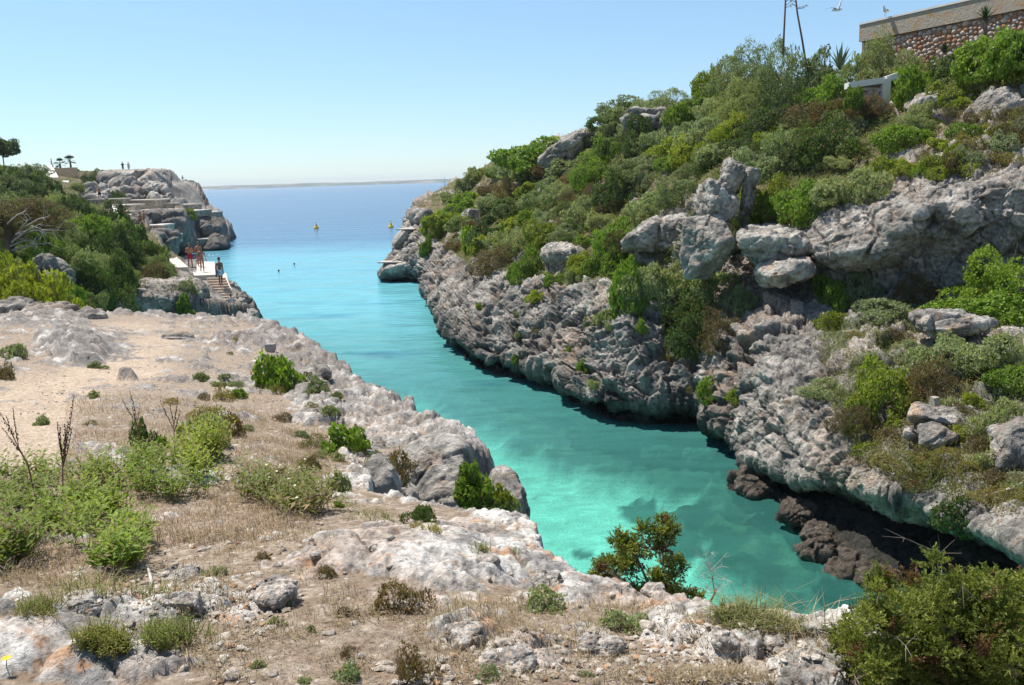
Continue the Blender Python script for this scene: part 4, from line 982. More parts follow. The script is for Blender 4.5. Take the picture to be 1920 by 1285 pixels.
def t_band():
    t = NT('buff_crazy_render'); v = t.n('ShaderNodeTexVoronoi', feature='F1'); v.inputs['Scale'].default_value = 3.4; t.l(t.pos(), v.inputs['Vector'])
    n = t.noise(2.5, 5, 0.6); c = t.ramp(n, [(0.3, (0.33, 0.27, 0.20)), (0.5, (0.44, 0.36, 0.26)), (0.62, (0.42, 0.24, 0.11)), (0.75, (0.52, 0.46, 0.37))])
    c = t.mix(t.ramp(v.outputs[0], [(0.3, 0.0), (0.7, 0.6)]), c, (0.36, 0.33, 0.30))
    return t.done(t.principled(c, 0.95, t.bump(t.noise(9, 5, 0.65), 0.8, 0.05), 0.1))
MAT_BAND = t_band()
ns = 46
V_ = []; 
m = MB(); m.prism(wpt(-0.05, 0.16, -0.83), wpt(WL2, 0.16, -0.83), wpt(WL2, -0.9, -0.83), wpt(-0.05, -0.9, -0.83), (0, 0, 0.77)); m.build('parapet_band', MAT_BAND, rw)
m = MB(); m.prism(wpt(-0.08, 0.2, -0.057), wpt(WL2, 0.2, -0.057), wpt(WL2, -0.95, -0.057), wpt(-0.08, -0.95, -0.057), (0, 0, 0.085)); m.build('coping', MAT_WHITE, rw)
MATS_ST = [mat_plain('stone_' + nm, c, 0.9, 0.18, 6, 0.4) for nm, c in (('pink', (0.46, 0.28, 0.20)), ('rust', (0.40, 0.19, 0.10)), ('pale', (0.55, 0.45, 0.38)), ('grey', (0.40, 0.35, 0.32)), ('white', (0.52, 0.42, 0.35)))]
def stone_proto(seed, mat):
    r = np.random.default_rng(seed); m = MB(); ns_ = 7; V = []
    ra = 1 + r.uniform(-0.2, 0.2, ns_)
    for (sc_, y) in ((1.0, -0.3), (0.98, 0.35), (0.62, 0.85)):
        for k_ in range(ns_):
            t_ = 2 * math.pi * k_ / ns_; V.append((sc_ * ra[k_] * math.cos(t_), y + r.uniform(-.07, .07), sc_ * ra[k_] * math.sin(t_) * 0.8))
    F = [tuple((i * ns_ + k_, i * ns_ + (k_ + 1) % ns_, (i + 1) * ns_ + (k_ + 1) % ns_, (i + 1) * ns_ + k_)[::-1]) for i in range(2) for k_ in range(ns_)] + [tuple(range(2 * ns_, 3 * ns_))[::-1]]
    m.add(V, F); return m.mesh('stone', mat, True)
stones = [stone_proto(i, MATS_ST[i % 5]) for i in range(15)]
rs = np.random.default_rng(5); nst = 0; wang = math.atan2(wn[1], wn[0]) - math.pi / 2
rest = []
row = 0; zc = -0.98
while zc > -3.3:
    s_ = 0.1 + (row % 2) * 0.1
    while s_ < WL2 - 0.1:
        sz = rs.uniform(0.07, 0.165); s_ += sz * 1.0
        p = wpt(s_, 0.0, zc + rs.uniform(-0.07, 0.07)); gx_, gy_, _ = project((p + RO)[None])
        if gx_[0] > 1660:
            me = stones[rs.integers(15)]
            if gx_[0] < 1925 and nst < 300 and gy_[0] < 125 and gy_[0] > -5 :
                o = put('stone', me, rw); o.location = p; o.rotation_euler = (0, rs.uniform(-0.5, 0.5), wang); o.scale = (sz, 0.11, sz * 0.95); nst += 1
            else: rest.append((p, sz))
        s_ += sz * 0.98
    zc -= 0.185; row += 1
m = MB()
for p, sz in rest:
    m.box(p + wn * 0.03, (sz * 1.7, 0.1, sz * 1.3), rz=wang, taper=0.8)
if rest: m.build('far_stones', MATS_ST[0], rw, kind='stuff')
# white wall and pillar below it
_wp, _wd = S_CLIFF.at(1663, 192); WY = float(_wp[1]) - 0.15
ww = thing('white_garden_wall', 'short whitewashed garden wall with a pillar and stone infill', 'wall', tuple(atY(1650, 185, WY)))
WO = np.array(ww.location)
def wq(px, py, Y=None): return atY(px, py, Y or WY) - WO
a, b = wq(1592, 166), wq(1660, 156); m = MB(); m.prism(a, b, b + (0, .5, 0), a + (0, .5, 0), (0, 0, 0.24)); m.build('coping', MAT_WHITE, ww)
a, b = wq(1654, 190), wq(1668, 188); m = MB(); m.prism(a - (0, .05, 1.0), b - (0, .05, 1.0), b + (0, .5, -1.0), a + (0, .5, -1.0), ((0, 0, 1.85),) * 4); m.build('pillar', MAT_WHITE, ww)
a, b = wq(1662, 155), wq(1700, 142); m = MB(); m.prism(a, b, b + (0, .5, 0), a + (0, .5, 0), (0, 0, 0.24)); m.build('coping', MAT_WHITE, ww)
for i in range(34):
    px = rs.uniform(1622, 1650); py = rs.uniform(167, 186); o = put('stone', stones[rs.integers(15)], ww); o.location = wq(px, py, WY + .2); o.scale = (0.12, 0.1, 0.1)
    o.rotation_euler = (0, rs.uniform(-.4, .4), math.pi)
a, b = wq(1618, 188), wq(1654, 186); m = MB(); m.prism(a + (0, .25, -1.0), b + (0, .25, -1.0), b + (0, .5, -1.0), a + (0, .5, -1.0), (0, 0, 1.6)); m.build('infill', mat_plain('infill_mortar', (0.3, 0.2, 0.15), 0.95), ww)
# ================================================================== PLANTS
def mat_leaf(name, transl=0.35, rough=0.6, spec=0.25):
    t = NT(name)
    a = t.attr('tint').outputs['Color']
    oi = t.n('ShaderNodeObjectInfo').outputs['Random']
    f = t.ramp(oi, [(0.0, (0.82, 0.80, 0.85)), (0.5, (1.0, 1.0, 1.0)), (1.0, (1.25, 1.12, 0.95))])
    c = t.mix(1.0, a, f, 'MULTIPLY')
    p = t.principled(c, rough, None, spec)
    tl = t.n('ShaderNodeBsdfTranslucent'); t.l(t.mix(1.0, c, (1.5, 1.6, 0.8), 'MULTIPLY'), tl.inputs[0])
    m = t.n('ShaderNodeMixShader'); m.inputs[0].default_value = transl; t.l(p.outputs[0], m.inputs[1]); t.l(tl.outputs[0], m.inputs[2])
    return t.done(m)
MAT_LEAF = mat_leaf('leaves'); MAT_DRY = mat_leaf('dry_blades', 0.25, 0.8, 0.1)
MAT_TWIG = mat_plain('bare_twigs', (0.26, 0.22, 0.18), 0.9, 0.2, 20)
MAT_BARK = mat_plain('bark', (0.16, 0.12, 0.09), 0.95, 0.3, 12, 0.5)
KIND = {  # leaf albedo, shade of second colour, share of brown, leaf length, width ratio
 'mastic': ((0.14,0.235,0.03), (0.21,0.30,0.04), 0.02, 0.062, 0.6),
 'lime':   ((0.21,0.27,0.03), (0.28,0.32,0.045), 0.03, 0.055, 0.6),
 'dark':   ((0.055,0.095,0.026), (0.09,0.14,0.036), 0.05, 0.055, 0.5),
 'olive':  ((0.17,0.22,0.09), (0.24,0.285,0.13), 0.04, 0.070, 0.34),
 'sage':   ((0.22,0.27,0.13), (0.29,0.33,0.18), 0.04, 0.06, 0.45),
 'brown':  ((0.11,0.105,0.042), (0.16,0.145,0.055), 0.35, 0.045, 0.4),
 'moss':   ((0.18,0.185,0.04), (0.25,0.235,0.06), 0.2, 0.035, 0.45),
}
def leaf_quads(P, N, U, L, Wd, rg, fold=0.0):
    """diamond leaves: P centres, N facing, U long axis"""
    S = np.cross(N, U); S /= np.linalg.norm(S, axis=1)[:, None] + 1e-9
    L = L[:, None]; Wd = Wd[:, None]
    a = P - U * L * 0.5; b = P + S * Wd * 0.5 + U * L * 0.08 + N * Wd * fold; c = P + U * L * 0.5; d = P - S * Wd * 0.5 + U * L * 0.08 + N * Wd * fold
    V = np.stack([a, b, c, d], 1).reshape(-1, 3); F = np.arange(len(P) * 4).reshape(-1, 4); return V, F
def unit(a): return a / (np.linalg.norm(a, axis=-1, keepdims=True) + 1e-9)
def crown_mesh(name, seed, n=6000, kind='mastic', half=(1, 1, 0.75), lobes=16, lobe_r=(0.26, 0.48), leaf=1.0, flat=0.0, shell=0.75, tints=None, Lw=None, z0=-0.2):
    r = np.random.default_rng(seed); base, second, brown, LL, wr = KIND[kind]
    if tints: base, second = tints
    if Lw: LL, wr = Lw
    # lobe centres near the surface of a half ellipsoid, then leaves on the lobes
    d = unit(r.normal(size=(lobes, 3))); d[:, 2] = np.abs(d[:, 2]) * 0.95
    cc = d * r.uniform(0.30, 0.86, (lobes, 1)); cc[0] = (0, 0, 0.35)
    rr = r.uniform(lobe_r[0], lobe_r[1], lobes)
    li = r.choice(lobes, n * 2, p=rr ** 2 / (rr ** 2).sum()); dv = unit(r.normal(size=(n * 2, 3)))
    rad = rr[li] * r.uniform(shell, 1.06, n * 2) * (1 + 0.22 * perlin((cc[li] + dv * rr[li][:, None]) * 4.5, seed))
    P = cc[li] + dv * rad[:, None]
    P = P * (1 + 0.30 * perlin(P * 1.9, seed + 21) + 0.16 * perlin(P * 4.2, seed + 22))[:, None]
    dist = np.linalg.norm(P[:, None] - cc[None, :], axis=2) / rr[None]
    inside = (dist < 0.72).any(1)
    keep = (~inside) & (P[:, 2] > z0)
    P = P[keep][:n]; dv = dv[keep][:n]
    P[:, 2] = np.maximum(P[:, 2], 0) * (1 - 0.3 * flat) if z0 > -0.1 else P[:, 2]
    half = np.asarray(half); Q = P * half
    out = unit(dv * 0.8 + unit(P) * 0.5 + (0, 0, 0.35)); Nn = unit(out + r.normal(size=P.shape) * 0.55)
    U = unit(np.cross(Nn, r.normal(size=P.shape)) + out * 0.5 + (0, 0, 0.25))
    Lr = LL * leaf * r.uniform(0.7, 1.35, len(P)); V, F = leaf_quads(Q, Nn, U, Lr, Lr * wr * r.uniform(0.8, 1.2, len(P)), r, 0.12)
    m = r.random(len(P)); pn = perlin(P * 5, seed + 9)
    c = mix(np.array(base), np.array(second), np.clip(m * 0.8 + 0.5 * pn + 0.1, 0, 1)) * r.uniform(0.8, 1.2, (len(P), 1))
    br = r.random(len(P)) < brown * (1 + 2 * (perlin(P * 2.2, seed + 4) > 0.1)); c[br] = np.array((0.15, 0.10, 0.055)) * r.uniform(0.7, 1.3, (br.sum(), 1))
    return mesh_np(name, V, F, False, {'tint': np.repeat(c, 4, 0)}, MAT_LEAF)
def twig_mesh(seed, n=14, spread=0.6, h=0.55, r0=0.022, bare=False):
    r = np.random.default_rng(seed); m = MB()
    for i in range(n):
        a = r.uniform(0, 6.28); tip = np.array((math.cos(a) * spread * r.uniform(.3, 1), math.sin(a) * spread * r.uniform(.3, 1), h * r.uniform(.5, 1.0)))
        mid = tip * (0.5, 0.5, 0.35) + r.normal(size=3) * 0.05
        m.tube([(0, 0, -0.1), mid * 0.6, mid, (mid + tip) / 2 + r.normal(size=3) * 0.04, tip], [r0, r0 * .8, r0 * .6, r0 * .4, r0 * .15], 4, False)
        for _ in range(3 if bare else 1):
            q = tip + unit(r.normal(size=3)) * 0.18; m.tube([(mid + tip) / 2, q], [r0 * .35, r0 * .1], 3, False)
    return m.mesh('branches', MAT_TWIG, True)
TW = [twig_mesh(i) for i in range(3)]; TWB = [twig_mesh(10 + i, 20, 0.85, 0.72, 0.016, True) for i in range(2)]
PROTO = {}
def proto(kind, size):
    """size class: s (<1 m), m (1-3 m), l (>3 m): leaf size stays real"""
    if (kind, size) not in PROTO:
        sc_, n = {'s': (2.6, 2000), 'm': (1.15, 8000), 'l': (0.60, 16000), 'f': (2.0, 3600), 'g': (1.1, 8000)}[size]
        nv = {'s': 2, 'm': 3, 'l': 2, 'f': 2, 'g': 2}[size]
        hz_ = {'dark': 0.8, 'olive': 0.85}.get(kind, 0.68)
        PROTO[(kind, size)] = [crown_mesh('foliage', 300 + i * 7 + len(PROTO) * 31, n, kind, (1, 1, hz_), {'s': 9, 'm': 18, 'l': 34, 'f': 16, 'g': 26}[size], {'s': (.3, .5), 'm': (.24, .44), 'l': (.16, .34), 'f': (.24, .44), 'g': (.18, .36)}[size], sc_ * (1.15 if size != 's' else 1.0)) for i in range(nv)]
    return PROTO[(kind, size)]
NOUN = {'mastic': 'green mastic bush', 'lime': 'yellow green bush', 'dark': 'dark green bush', 'olive': 'grey green olive like bush', 'sage': 'silvery sage coloured bush', 'brown': 'brownish half dry bush', 'moss': 'low mossy cushion plant'}
pr = random.Random(3)
PLANT = {'mastic': ('mastic_bush', 'mastic bush'), 'lime': ('spurge_bush', 'spurge bush'), 'dark': ('evergreen_bush', 'evergreen bush'), 'olive': ('wild_olive_bush', 'olive bush'), 'sage': ('silvery_bush', 'silvery bush'), 'brown': ('heath_bush', 'heath bush'), 'moss': ('cushion_plant', 'cushion plant')}
def shrub(surf, px, py, w, h, kind, label, group=None, name=None, lift=0.0, bare=None, pos=None):
    if pos is None: p, d = surf.at(px, py)
    else: p, d = pos
    W_ = w * d / F0; H_ = h * d / F0
    size = 's' if W_ < 1.0 else (('m' if d < 55 else 'f') if W_ < 3.2 else ('l' if d < 55 else 'g'))
    me = pr.choice(proto(kind, size)); hz_ = 0.8 if kind == 'dark' else (0.85 if kind == 'olive' else 0.68)
    nm_, ct_ = PLANT[kind]
    t = thing(name or nm_, label, ct_ if name is None else 'cushion', tuple(p + (0, 0, -0.12 * H_ + lift)), pr.uniform(0, 6.28), group)
    s = W_ / 2 / 0.98
    t.scale = (s, s * pr.uniform(0.85, 1.05), H_ / (hz_ * 1.05))
    put('foliage', me, t); put('branches', pr.choice(TWB if (bare or kind == 'brown') else TW), t)
    return t
R_ = [ # right slope, from the crest down: px, base py, width px, height px, kind, what singles it out
 (1385,170,150,95,'olive','tall grey green thicket forming the highest hump left of the thin poles'),(1340,185,70,80,'lime','yellowish bush at the left end of the tall crest thicket'),(1440,175,130,105,'olive','grey green crest bush directly behind the nearer thin pole'),
 (1530,180,120,100,'olive','broad grey green crest bush right of the thin poles'),(1475,215,130,95,'dark','dark bush in the middle of the crest thicket'),(1400,225,110,90,'olive','feathery olive bush below the crest hump'),(1545,205,110,70,'mastic','fresh green bush below the agave on the crest'),
 (1665,152,150,92,'olive','large round olive bush in front of the stone retaining wall'),(1620,165,90,80,'olive','smaller olive bush left of the large round one'),(1690,152,40,24,'mastic','small bright bush over the white garden wall'),
 (1730,185,110,75,'mastic','dense green bush right of the white garden wall'),(1790,150,110,55,'dark','dark green bush under the retaining wall'),(1860,130,130,75,'mastic','leafy green bank bush at the foot of the retaining wall'),(1915,110,110,70,'mastic','leafy green bush touching the right edge under the wall'),(1840,165,110,45,'sage','pale bush below the leafy bank'),(1900,160,90,50,'lime','yellow green bush below the leafy bank at the right edge'),(1780,190,80,45,'lime','yellow green bush just above the lumpy pale rock'),
 (1300,225,80,62,'mastic','vivid green round bush right of the flat crest rock'),(1245,205,110,45,'olive','low dull bush on the crest above the flat topped rock'),(1190,215,110,50,'olive','rounded bush on the crest left of the flat topped rock'),(1140,235,80,40,'dark','dark bush spilling down the crest behind the rock rib'),(1215,250,70,50,'brown','brown twiggy bush just under the flat crest rock'),
 (1205,290,80,80,'dark','dark upright bush on the open slope under the crest rock'),(1255,265,80,45,'sage','pale bush right of the dark upright bush'),(1330,270,100,60,'sage','big pale rounded bush in mid slope below the vivid green one'),(1385,260,80,60,'lime','sunlit yellowish bush in mid slope'),(1440,250,90,60,'dark','dark hollow bush under the crest thicket'),(1500,240,100,60,'brown','brown tangled bush with dead branches below the crest thicket'),(1575,225,90,60,'brown','brown bush with grey dead branches left of the earth path'),
 (1545,300,120,95,'dark','large dark bush beside the bare earth path'),(1480,300,100,70,'olive','grey green bush left of the large dark bush'),(1420,320,100,60,'sage','pale bush above the rock blade'),(1590,250,70,50,'sage','silvery bush right above the large dark bush'),
 (1010,310,150,60,'mastic','broad rounded green dome on the far crest'),(960,325,70,40,'sage','pale bush at the left foot of the green dome'),(1000,345,70,45,'dark','dark bush under the green dome'),(1140,300,90,50,'mastic','fresh green bush at the foot of the rock rib'),(1110,345,90,60,'mastic','bright bush below the slanting rock rib'),(1160,385,90,75,'dark','very dark bush in the middle of the slope'),(1060,370,80,50,'sage','pale bush in the far middle slope'),(1010,385,80,45,'olive','dull bush in the far middle slope'),
 (965,400,90,40,'dark','dark low bush above the upright stone slab'),(930,385,70,35,'sage','light bush on the far slope near the sea'),(835,430,90,50,'lime','yellow green bush on the tip above the upper step'),(860,405,60,32,'mastic','green bush on the tip left of the upright slab'),(920,450,70,42,'dark','dark bush just right of the upright slab'),
 (970,470,100,70,'sage','large silvery dome above the far sea cliff'),(1020,460,80,60,'lime','yellow green bush beside the silvery dome'),(930,500,80,50,'brown','dry brown bush hanging over the far sea cliff'),(985,520,70,60,'mastic','bright green bush at the brink of the far sea cliff'),(890,470,60,45,'mastic','small green bush left of the silvery dome'),
 (1100,430,90,60,'sage','pale bush above the jutting boulder'),(1160,470,90,70,'mastic','bright bush climbing between boulder and ledge'),(1140,510,80,70,'mastic','glossy green bush right of the jutting boulder'),(1230,400,90,50,'sage','pale rounded bush above the stepped ledge'),(1270,370,80,50,'olive','dull green bush above and left of the pillar'),(1300,300,80,50,'lime','yellow green cushion bush in the upper mid slope'),(1345,300,80,40,'sage','silvery cushion right above the pillar'),
 (1185,575,80,95,'mastic','sunlit bright green bush hanging over the sea cliff'),(1215,560,100,85,'sage','grey green bush behind the sunlit bright bush'),(1290,600,110,100,'dark','dark spreading bush in the shaded gully of the cliff'),(1340,560,120,70,'olive','olive bush crown at the top of the shaded gully'),(1350,640,80,75,'brown','round grey topped bush in the middle of the shaded gully'),(1300,650,90,80,'dark','lowest dark bush in the shaded gully'),(1395,580,60,50,'olive','small olive bush right of the shaded gully'),
 (1440,400,90,75,'lime','yellow green bush right behind the rock blade'),(1500,400,110,80,'mastic','big leafy bush between the low crag and the slope above'),(1470,435,70,50,'brown','brownish bush on top of the low pale crag'),(1560,375,90,50,'sage','pale bush on the rim left of the long crag wall'),(1620,365,90,60,'sage','silvery bush on the rim above the long crag wall'),(1665,330,70,45,'lime','yellow green bush at the edge of the earth path'),(1700,270,90,50,'mastic','fresh green bush right of the bare earth path'),(1720,245,70,40,'olive','olive bush below the lumpy pale rock'),(1780,320,70,50,'lime','yellowish bush in front of the hollowed rock head'),(1890,260,60,50,'brown','brown bush beside the broad rock outcrop'),(1815,260,60,40,'mastic','green bush between the two upper outcrops'),
 (1570,565,90,70,'mastic','green bush growing under the tongue boulder'),(1610,560,70,60,'sage','grey green bush under the overhanging slot'),(1720,560,70,55,'brown','dry twiggy bush in front of the dark slot'),(1900,560,180,120,'mastic','huge bright green bush at the right edge under the crags'),(1850,590,150,50,'mastic','low bright green carpet bush left of the huge one'),(1920,610,110,50,'mastic','bright bush at the right edge below the huge one'),(1660,590,110,40,'sage','straggly pale bush on the slope below the slot'),(1565,615,60,40,'lime','yellow green tuft below the green bush'),
 (1650,760,120,105,'lime','wide yellow green bush in the lower right slope'),(1740,740,110,80,'brown','brownish part shaded bush right of the yellow green one'),(1780,690,120,70,'sage','silvery bush in the lower right slope'),(1860,680,120,70,'sage','large silvery bush near the right edge'),(1900,720,90,50,'mastic','green bush at the right edge below the silvery one'),(1600,800,70,50,'brown','brown straggly bush below the wide yellow green one'),(1545,735,70,34,'sage','flat pale cushion on the lower slope'),(1890,820,100,90,'sage','silvery bush hanging at the right edge above the rock nose'),(1820,760,40,34,'lime','small green tuft right of the concrete block'),
 (1790,985,70,60,'dark','small dark fig like bush hanging from the lip of the overhang'),(1740,860,100,40,'moss','mossy green strip below the flat white ledge'),(1800,880,90,50,'moss','mossy cushion in the middle of the lower slope'),(1700,905,80,34,'moss','mossy cushion left of the rusty metal'),(1870,940,90,40,'moss','mossy patch at the lower right edge'),(1670,870,60,24,'moss','thin mossy patch on the rough rock'),
 (1330,740,50,40,'mastic','small green tuft in the cleft of the cliff by the corner'),(1375,745,30,26,'lime','tiny yellow tuft on the rock ledge by the cleft'),(1090,510,60,34,'lime','yellowish bush under the jutting boulder'),(1040,530,40,24,'mastic','small green tuft at the far brink'),(1140,600,40,30,'olive','dull tuft on the face left of the hanging bush'),(1100,690,30,22,'mastic','lone green tuft in the middle of the grey cliff face'),(1010,560,30,20,'lime','tiny tuft on the pinkish cliff top'),(800,475,22,32,'mastic','small vivid creeper on the rock of the tip'),
]
NEARWALL = {(1665,152): 37.2, (1620,165): 37.6, (1690,152): 36.0, (1730,185): 34.5, (1790,150): 33.6, (1860,130): 32.0, (1915,110): 31.2, (1545,205): 38, (1530,180): 41, (1440,175): 44}
for e in R_:
    if e[:2] in NEARWALL: Yq = NEARWALL[e[:2]]; shrub(None, *e[:5], e[5], pos=(atY(e[0], e[1], Yq), Yq))
    else: shrub(S_CLIFF, e[0], e[1], e[2] * 1.25, e[3] * 0.95, e[4], e[5])
for (px, py, w, h, k_, lab) in ((1628, 208, 80, 28, 'brown', 'brown heath bush in front of the white garden wall'), (1598, 196, 40, 30, 'mastic', 'green bush at the left end of the white garden wall')): shrub(None, px, py, w, h, k_, lab, pos=(atY(px, py, WY - 0.5), WY - 0.5))
L_ = [ # left hillside
 (60,585,150,115,'lime','big glossy yellow green bush in front at the left edge'),(10,570,90,95,'lime','glossy yellow green bush cut by the left edge'),(115,570,70,50,'lime','low yellow green bush beside the leaning boulder'),
 (190,580,110,90,'dark','dark green thicket above the low ledge'),(150,520,100,70,'olive','grey green bush behind the leaning boulder'),(220,540,100,70,'dark','dark bush left of the dry grass patch'),(120,450,110,60,'sage','pale green dome in the left thicket'),(170,455,110,75,'mastic','sunlit green dome in the middle of the left thicket'),
 (225,500,90,80,'dark','deep dark bush at the right side of the thicket'),(215,430,90,70,'dark','dark bush below the stair flight'),(270,490,80,70,'dark','very dark bush beside the pale parapet'),(300,520,70,50,'olive','grey green bush at the end of the pale parapet'),(285,525,70,36,'brown','brownish bush above the dry grass patch'),(255,470,60,60,'dark','dark bush below the two middle sunbathers'),
 (60,430,90,50,'brown','brown bush behind the dead branched tree'),(20,450,90,60,'olive','olive bush left behind the dead branched tree'),(90,480,90,60,'mastic','green bush under the dead branches'),(40,500,90,50,'mastic','green bush at the foot of the dead branched tree'),(140,405,90,40,'dark','dark bush in the upper thicket'),(100,395,80,40,'olive','olive bush by the curved parapet'),(175,410,80,45,'olive','olive bush right of the curved parapet'),(60,400,80,45,'dark','dark bush left of the curved parapet'),(20,395,80,50,'olive','olive bush at the left edge on mid height'),(145,392,40,26,'dark','dark bush right of the low white wall'),
 (30,350,110,50,'dark','dark hill bush under the umbrella pine'),(80,362,80,50,'dark','round dark hedge left of the white sloping wall'),(50,325,90,30,'olive','grey green bush on the left skyline'),(96,358,26,22,'mastic','green bush touching the white sloping wall'),(5,330,60,40,'mastic','green bush at the left edge of the skyline'),
 (182,345,76,34,'dark','big dark dome bush right of the wide staircase'),(146,352,34,16,'olive','grey green bush at the foot of the wide staircase'),(178,358,26,14,'mastic','small green bush below the dark dome'),(222,378,40,26,'dark','shrub at the foot of the rockfall'),(255,322,20,6,'sage','small grey bush on the skyline beside the walkers'),(142,313,22,7,'dark','tiny dark bush at the head of the wide staircase'),
 (270,360,14,10,'lime','green patch growing on the slanting boulder'),(355,408,30,18,'lime','yellow green plant hanging below the outer deck'),(252,405,30,14,'olive','greenery under the long deck'),(228,412,30,20,'dark','dark leaves at the middle terrace'),
 (352,545,40,30,'olive','small round bush on the rugged mound'),(235,580,40,28,'mastic','bright green plant growing on the rock hump'),(340,585,30,30,'mastic','green plant on the dark rock wall near the stairs'),(360,590,30,14,'lime','small tuft below the rugged mound'),
]
for e in L_: shrub(S_HILL, *e[:5], e[5])
# the rest of the scrub: bushes nothing tells apart, by part of the slope
frng = np.random.default_rng(11)
LM_R = [('split limestone pillar',1335,400),('rock blade',1398,370),('long grey crag wall',1640,440),('bulging crag',1790,420),('jutting boulder',1062,487),('upright stone slab',880,420),('flat crest rock',1212,224),('slanting rock rib',1070,278),('green dome on the crest',1010,285),('bare earth path',1630,280),('white garden wall',1640,170),('tall crest thicket',1400,130),('huge green bush',1890,500),('concrete block',1752,750),('shaded gully',1320,610),('stepped ledge',1252,430),('rock nose at the edge',1905,850),('lumpy pale rock',1752,198),('hollowed rock head',1858,296),('broad rock outcrop',1868,205),('very dark mid slope bush',1160,350),('bare rock tip',790,420),('large dark bush',1545,250),('pale flat slab',1780,604),('low pale crag',1460,462),('silvery dome',970,440),('sunlit hanging bush',1185,530),('rusty iron',1710,905)]
LM_L = [('white sloping wall',118,350),('wide staircase',120,325),('leaning boulder',90,510),('dead branched tree',30,460),('pale parapet',312,480),('round hedge',80,345),('curved parapet',70,365),('glossy front bush',60,530),('rockfall',260,360),('dark dome bush',182,330),('sunlit dome',170,420),('dry grass patch',285,520),('umbrella pine',8,290)]
LM_G = [('white pitted rock',520,1115),('big pale slab',760,1040),('bleached stick',280,1090),('moss strip',180,1205),('mauve brown cushion',765,1130),('blocky stone',1125,1220),('small juniper',1200,1130),('bottom white rock',1530,1270),('leafy clump',190,1050),('orange seeded cushion',770,1250),('bright moss patch',320,1205),('grey tooth stone',1360,1200),('pale dry cushion',1180,1180),('flat lichened rock',950,1245)]
USED = {}
def near_label(head, px, py, LM, group):
    order = sorted(LM, key=lambda l: (l[1] - px) ** 2 + (l[2] - py) ** 2)
    for q_, l in enumerate(order[:9]):
        dx, dy = px - l[1], py - l[2]
        w_ = ('right of' if dx > 0 else 'left of') if abs(dx) > 1.7 * abs(dy) else (('below' if dy > 0 else 'above') if abs(dy) > 1.7 * abs(dx) else ('below and right of' if dx > 0 else 'below and left of') if dy > 0 else ('above and right of' if dx > 0 else 'above and left of'))
        dist = math.hypot(dx, dy); n_ = 'just ' if dist < 55 else ('' if dist < 110 else 'well ')
        lab = '%s %s%s the %s' % (head, n_, w_, l[0])
        if len(lab.split()) <= 16 and lab not in USED: USED[lab] = 1; return lab, None
    return '%s standing among others of its kind' % head, group
def fill(surf, poly, n, kinds, wr, hr, label, group, zmin=1.5):
    xs_ = [p[0] for p in poly]; ys_ = [p[1] for p in poly]; k_ = 0; tries = 0; done = []
    bare = [(1600,170),(1690,200),(1700,350),(1600,370),(1585,300)]
    while k_ < n and tries < n * 30:
        tries += 1; px = frng.uniform(min(xs_), max(xs_)); py = frng.uniform(min(ys_), max(ys_))
        if not in_poly(np.array([px]), np.array([py]), poly)[0]: continue
        if surf is S_CLIFF and in_poly(np.array([px]), np.array([py]), bare)[0]: continue
        w = frng.uniform(*wr)
        if any(abs(px - a) < 0.45 * (w + c) / 2 and abs(py - b) < 0.35 * (w + c) / 2 for a, b, c in done): continue
        kd = kinds[frng.integers(len(kinds))]; done.append((px, py, w)); k_ += 1
        hh = w * frng.uniform(*hr); szw = 'big' if w > wr[0] + .66 * (wr[1] - wr[0]) else ('medium' if w > wr[0] + .33 * (wr[1] - wr[0]) else 'small')
        lab, g_ = near_label('%s%s %s' % (szw, ' flat' if hh < .5 * w else (' tall' if hh > .62 * w else ''), NOUN[kd]), px, py, LM_L if surf is S_HILL else LM_R, group % NOUN[kd] if '%' in group else group)
        shrub(surf, px, py, w, hh, kd, lab, g_)
fill(S_CLIFF, [(1120,250),(1330,190),(1600,200),(1640,260),(1560,330),(1420,300),(1290,330),(1150,380),(1080,330)], 85, ['sage','olive','mastic','lime','dark','sage'], (56,100), (.34,.55), 'medium %s in the dense scrub of the upper right slope', '%s plants of the upper right slope')
fill(S_CLIFF, [(900,330),(1080,310),(1150,390),(1280,380),(1190,460),(1000,470),(880,480),(800,440),(850,380)], 95, ['sage','olive','mastic','lime','brown','sage','dark'], (44,78), (.34,.55), 'small %s in the scrub of the middle and far right slope', '%s plants of the far right slope')
fill(S_CLIFF, [(1010,480),(1200,440),(1280,520),(1180,560),(1030,525)], 8, ['mastic','sage','lime'], (36,60), (.5,.7), 'small %s along the top of the sea cliff', '%s plants on the sea cliff top')
fill(S_CLIFF, [(1680,230),(1920,120),(1920,320),(1750,320),(1640,370)], 34, ['sage','lime','mastic','brown','moss'], (36,64), (.4,.6), 'small %s between the outcrops at the upper right', '%s plants between the upper outcrops')
fill(S_CLIFF, [(1540,600),(1740,570),(1920,640),(1920,960),(1780,930),(1600,840),(1540,740)], 34, ['moss','sage','lime','brown'], (30,64), (.35,.6), 'low %s on the rough lower right slope', '%s plants of the lower right slope')
fill(S_CLIFF, [(880,560),(1270,600),(1400,700),(1380,780),(1100,740),(900,660)], 14, ['moss','mastic','sage'], (14,26), (.5,.8), 'tiny %s rooted in the grey sea cliff', '%s tufts in the grey sea cliff')
fill(S_HILL, [(0,380),(120,385),(210,420),(285,480),(300,520),(180,580),(0,560)], 80, ['dark','olive','dark','mastic','olive'], (50,80), (.55,.75), 'medium %s in the thicket left of the inlet', '%s plants of the left thicket')
fill(S_HILL, [(0,325),(70,330),(75,375),(60,385),(0,385)], 18, ['dark','olive','mastic'], (40,60), (.5,.7), 'small %s on the left hill below the skyline', '%s plants of the left hill')

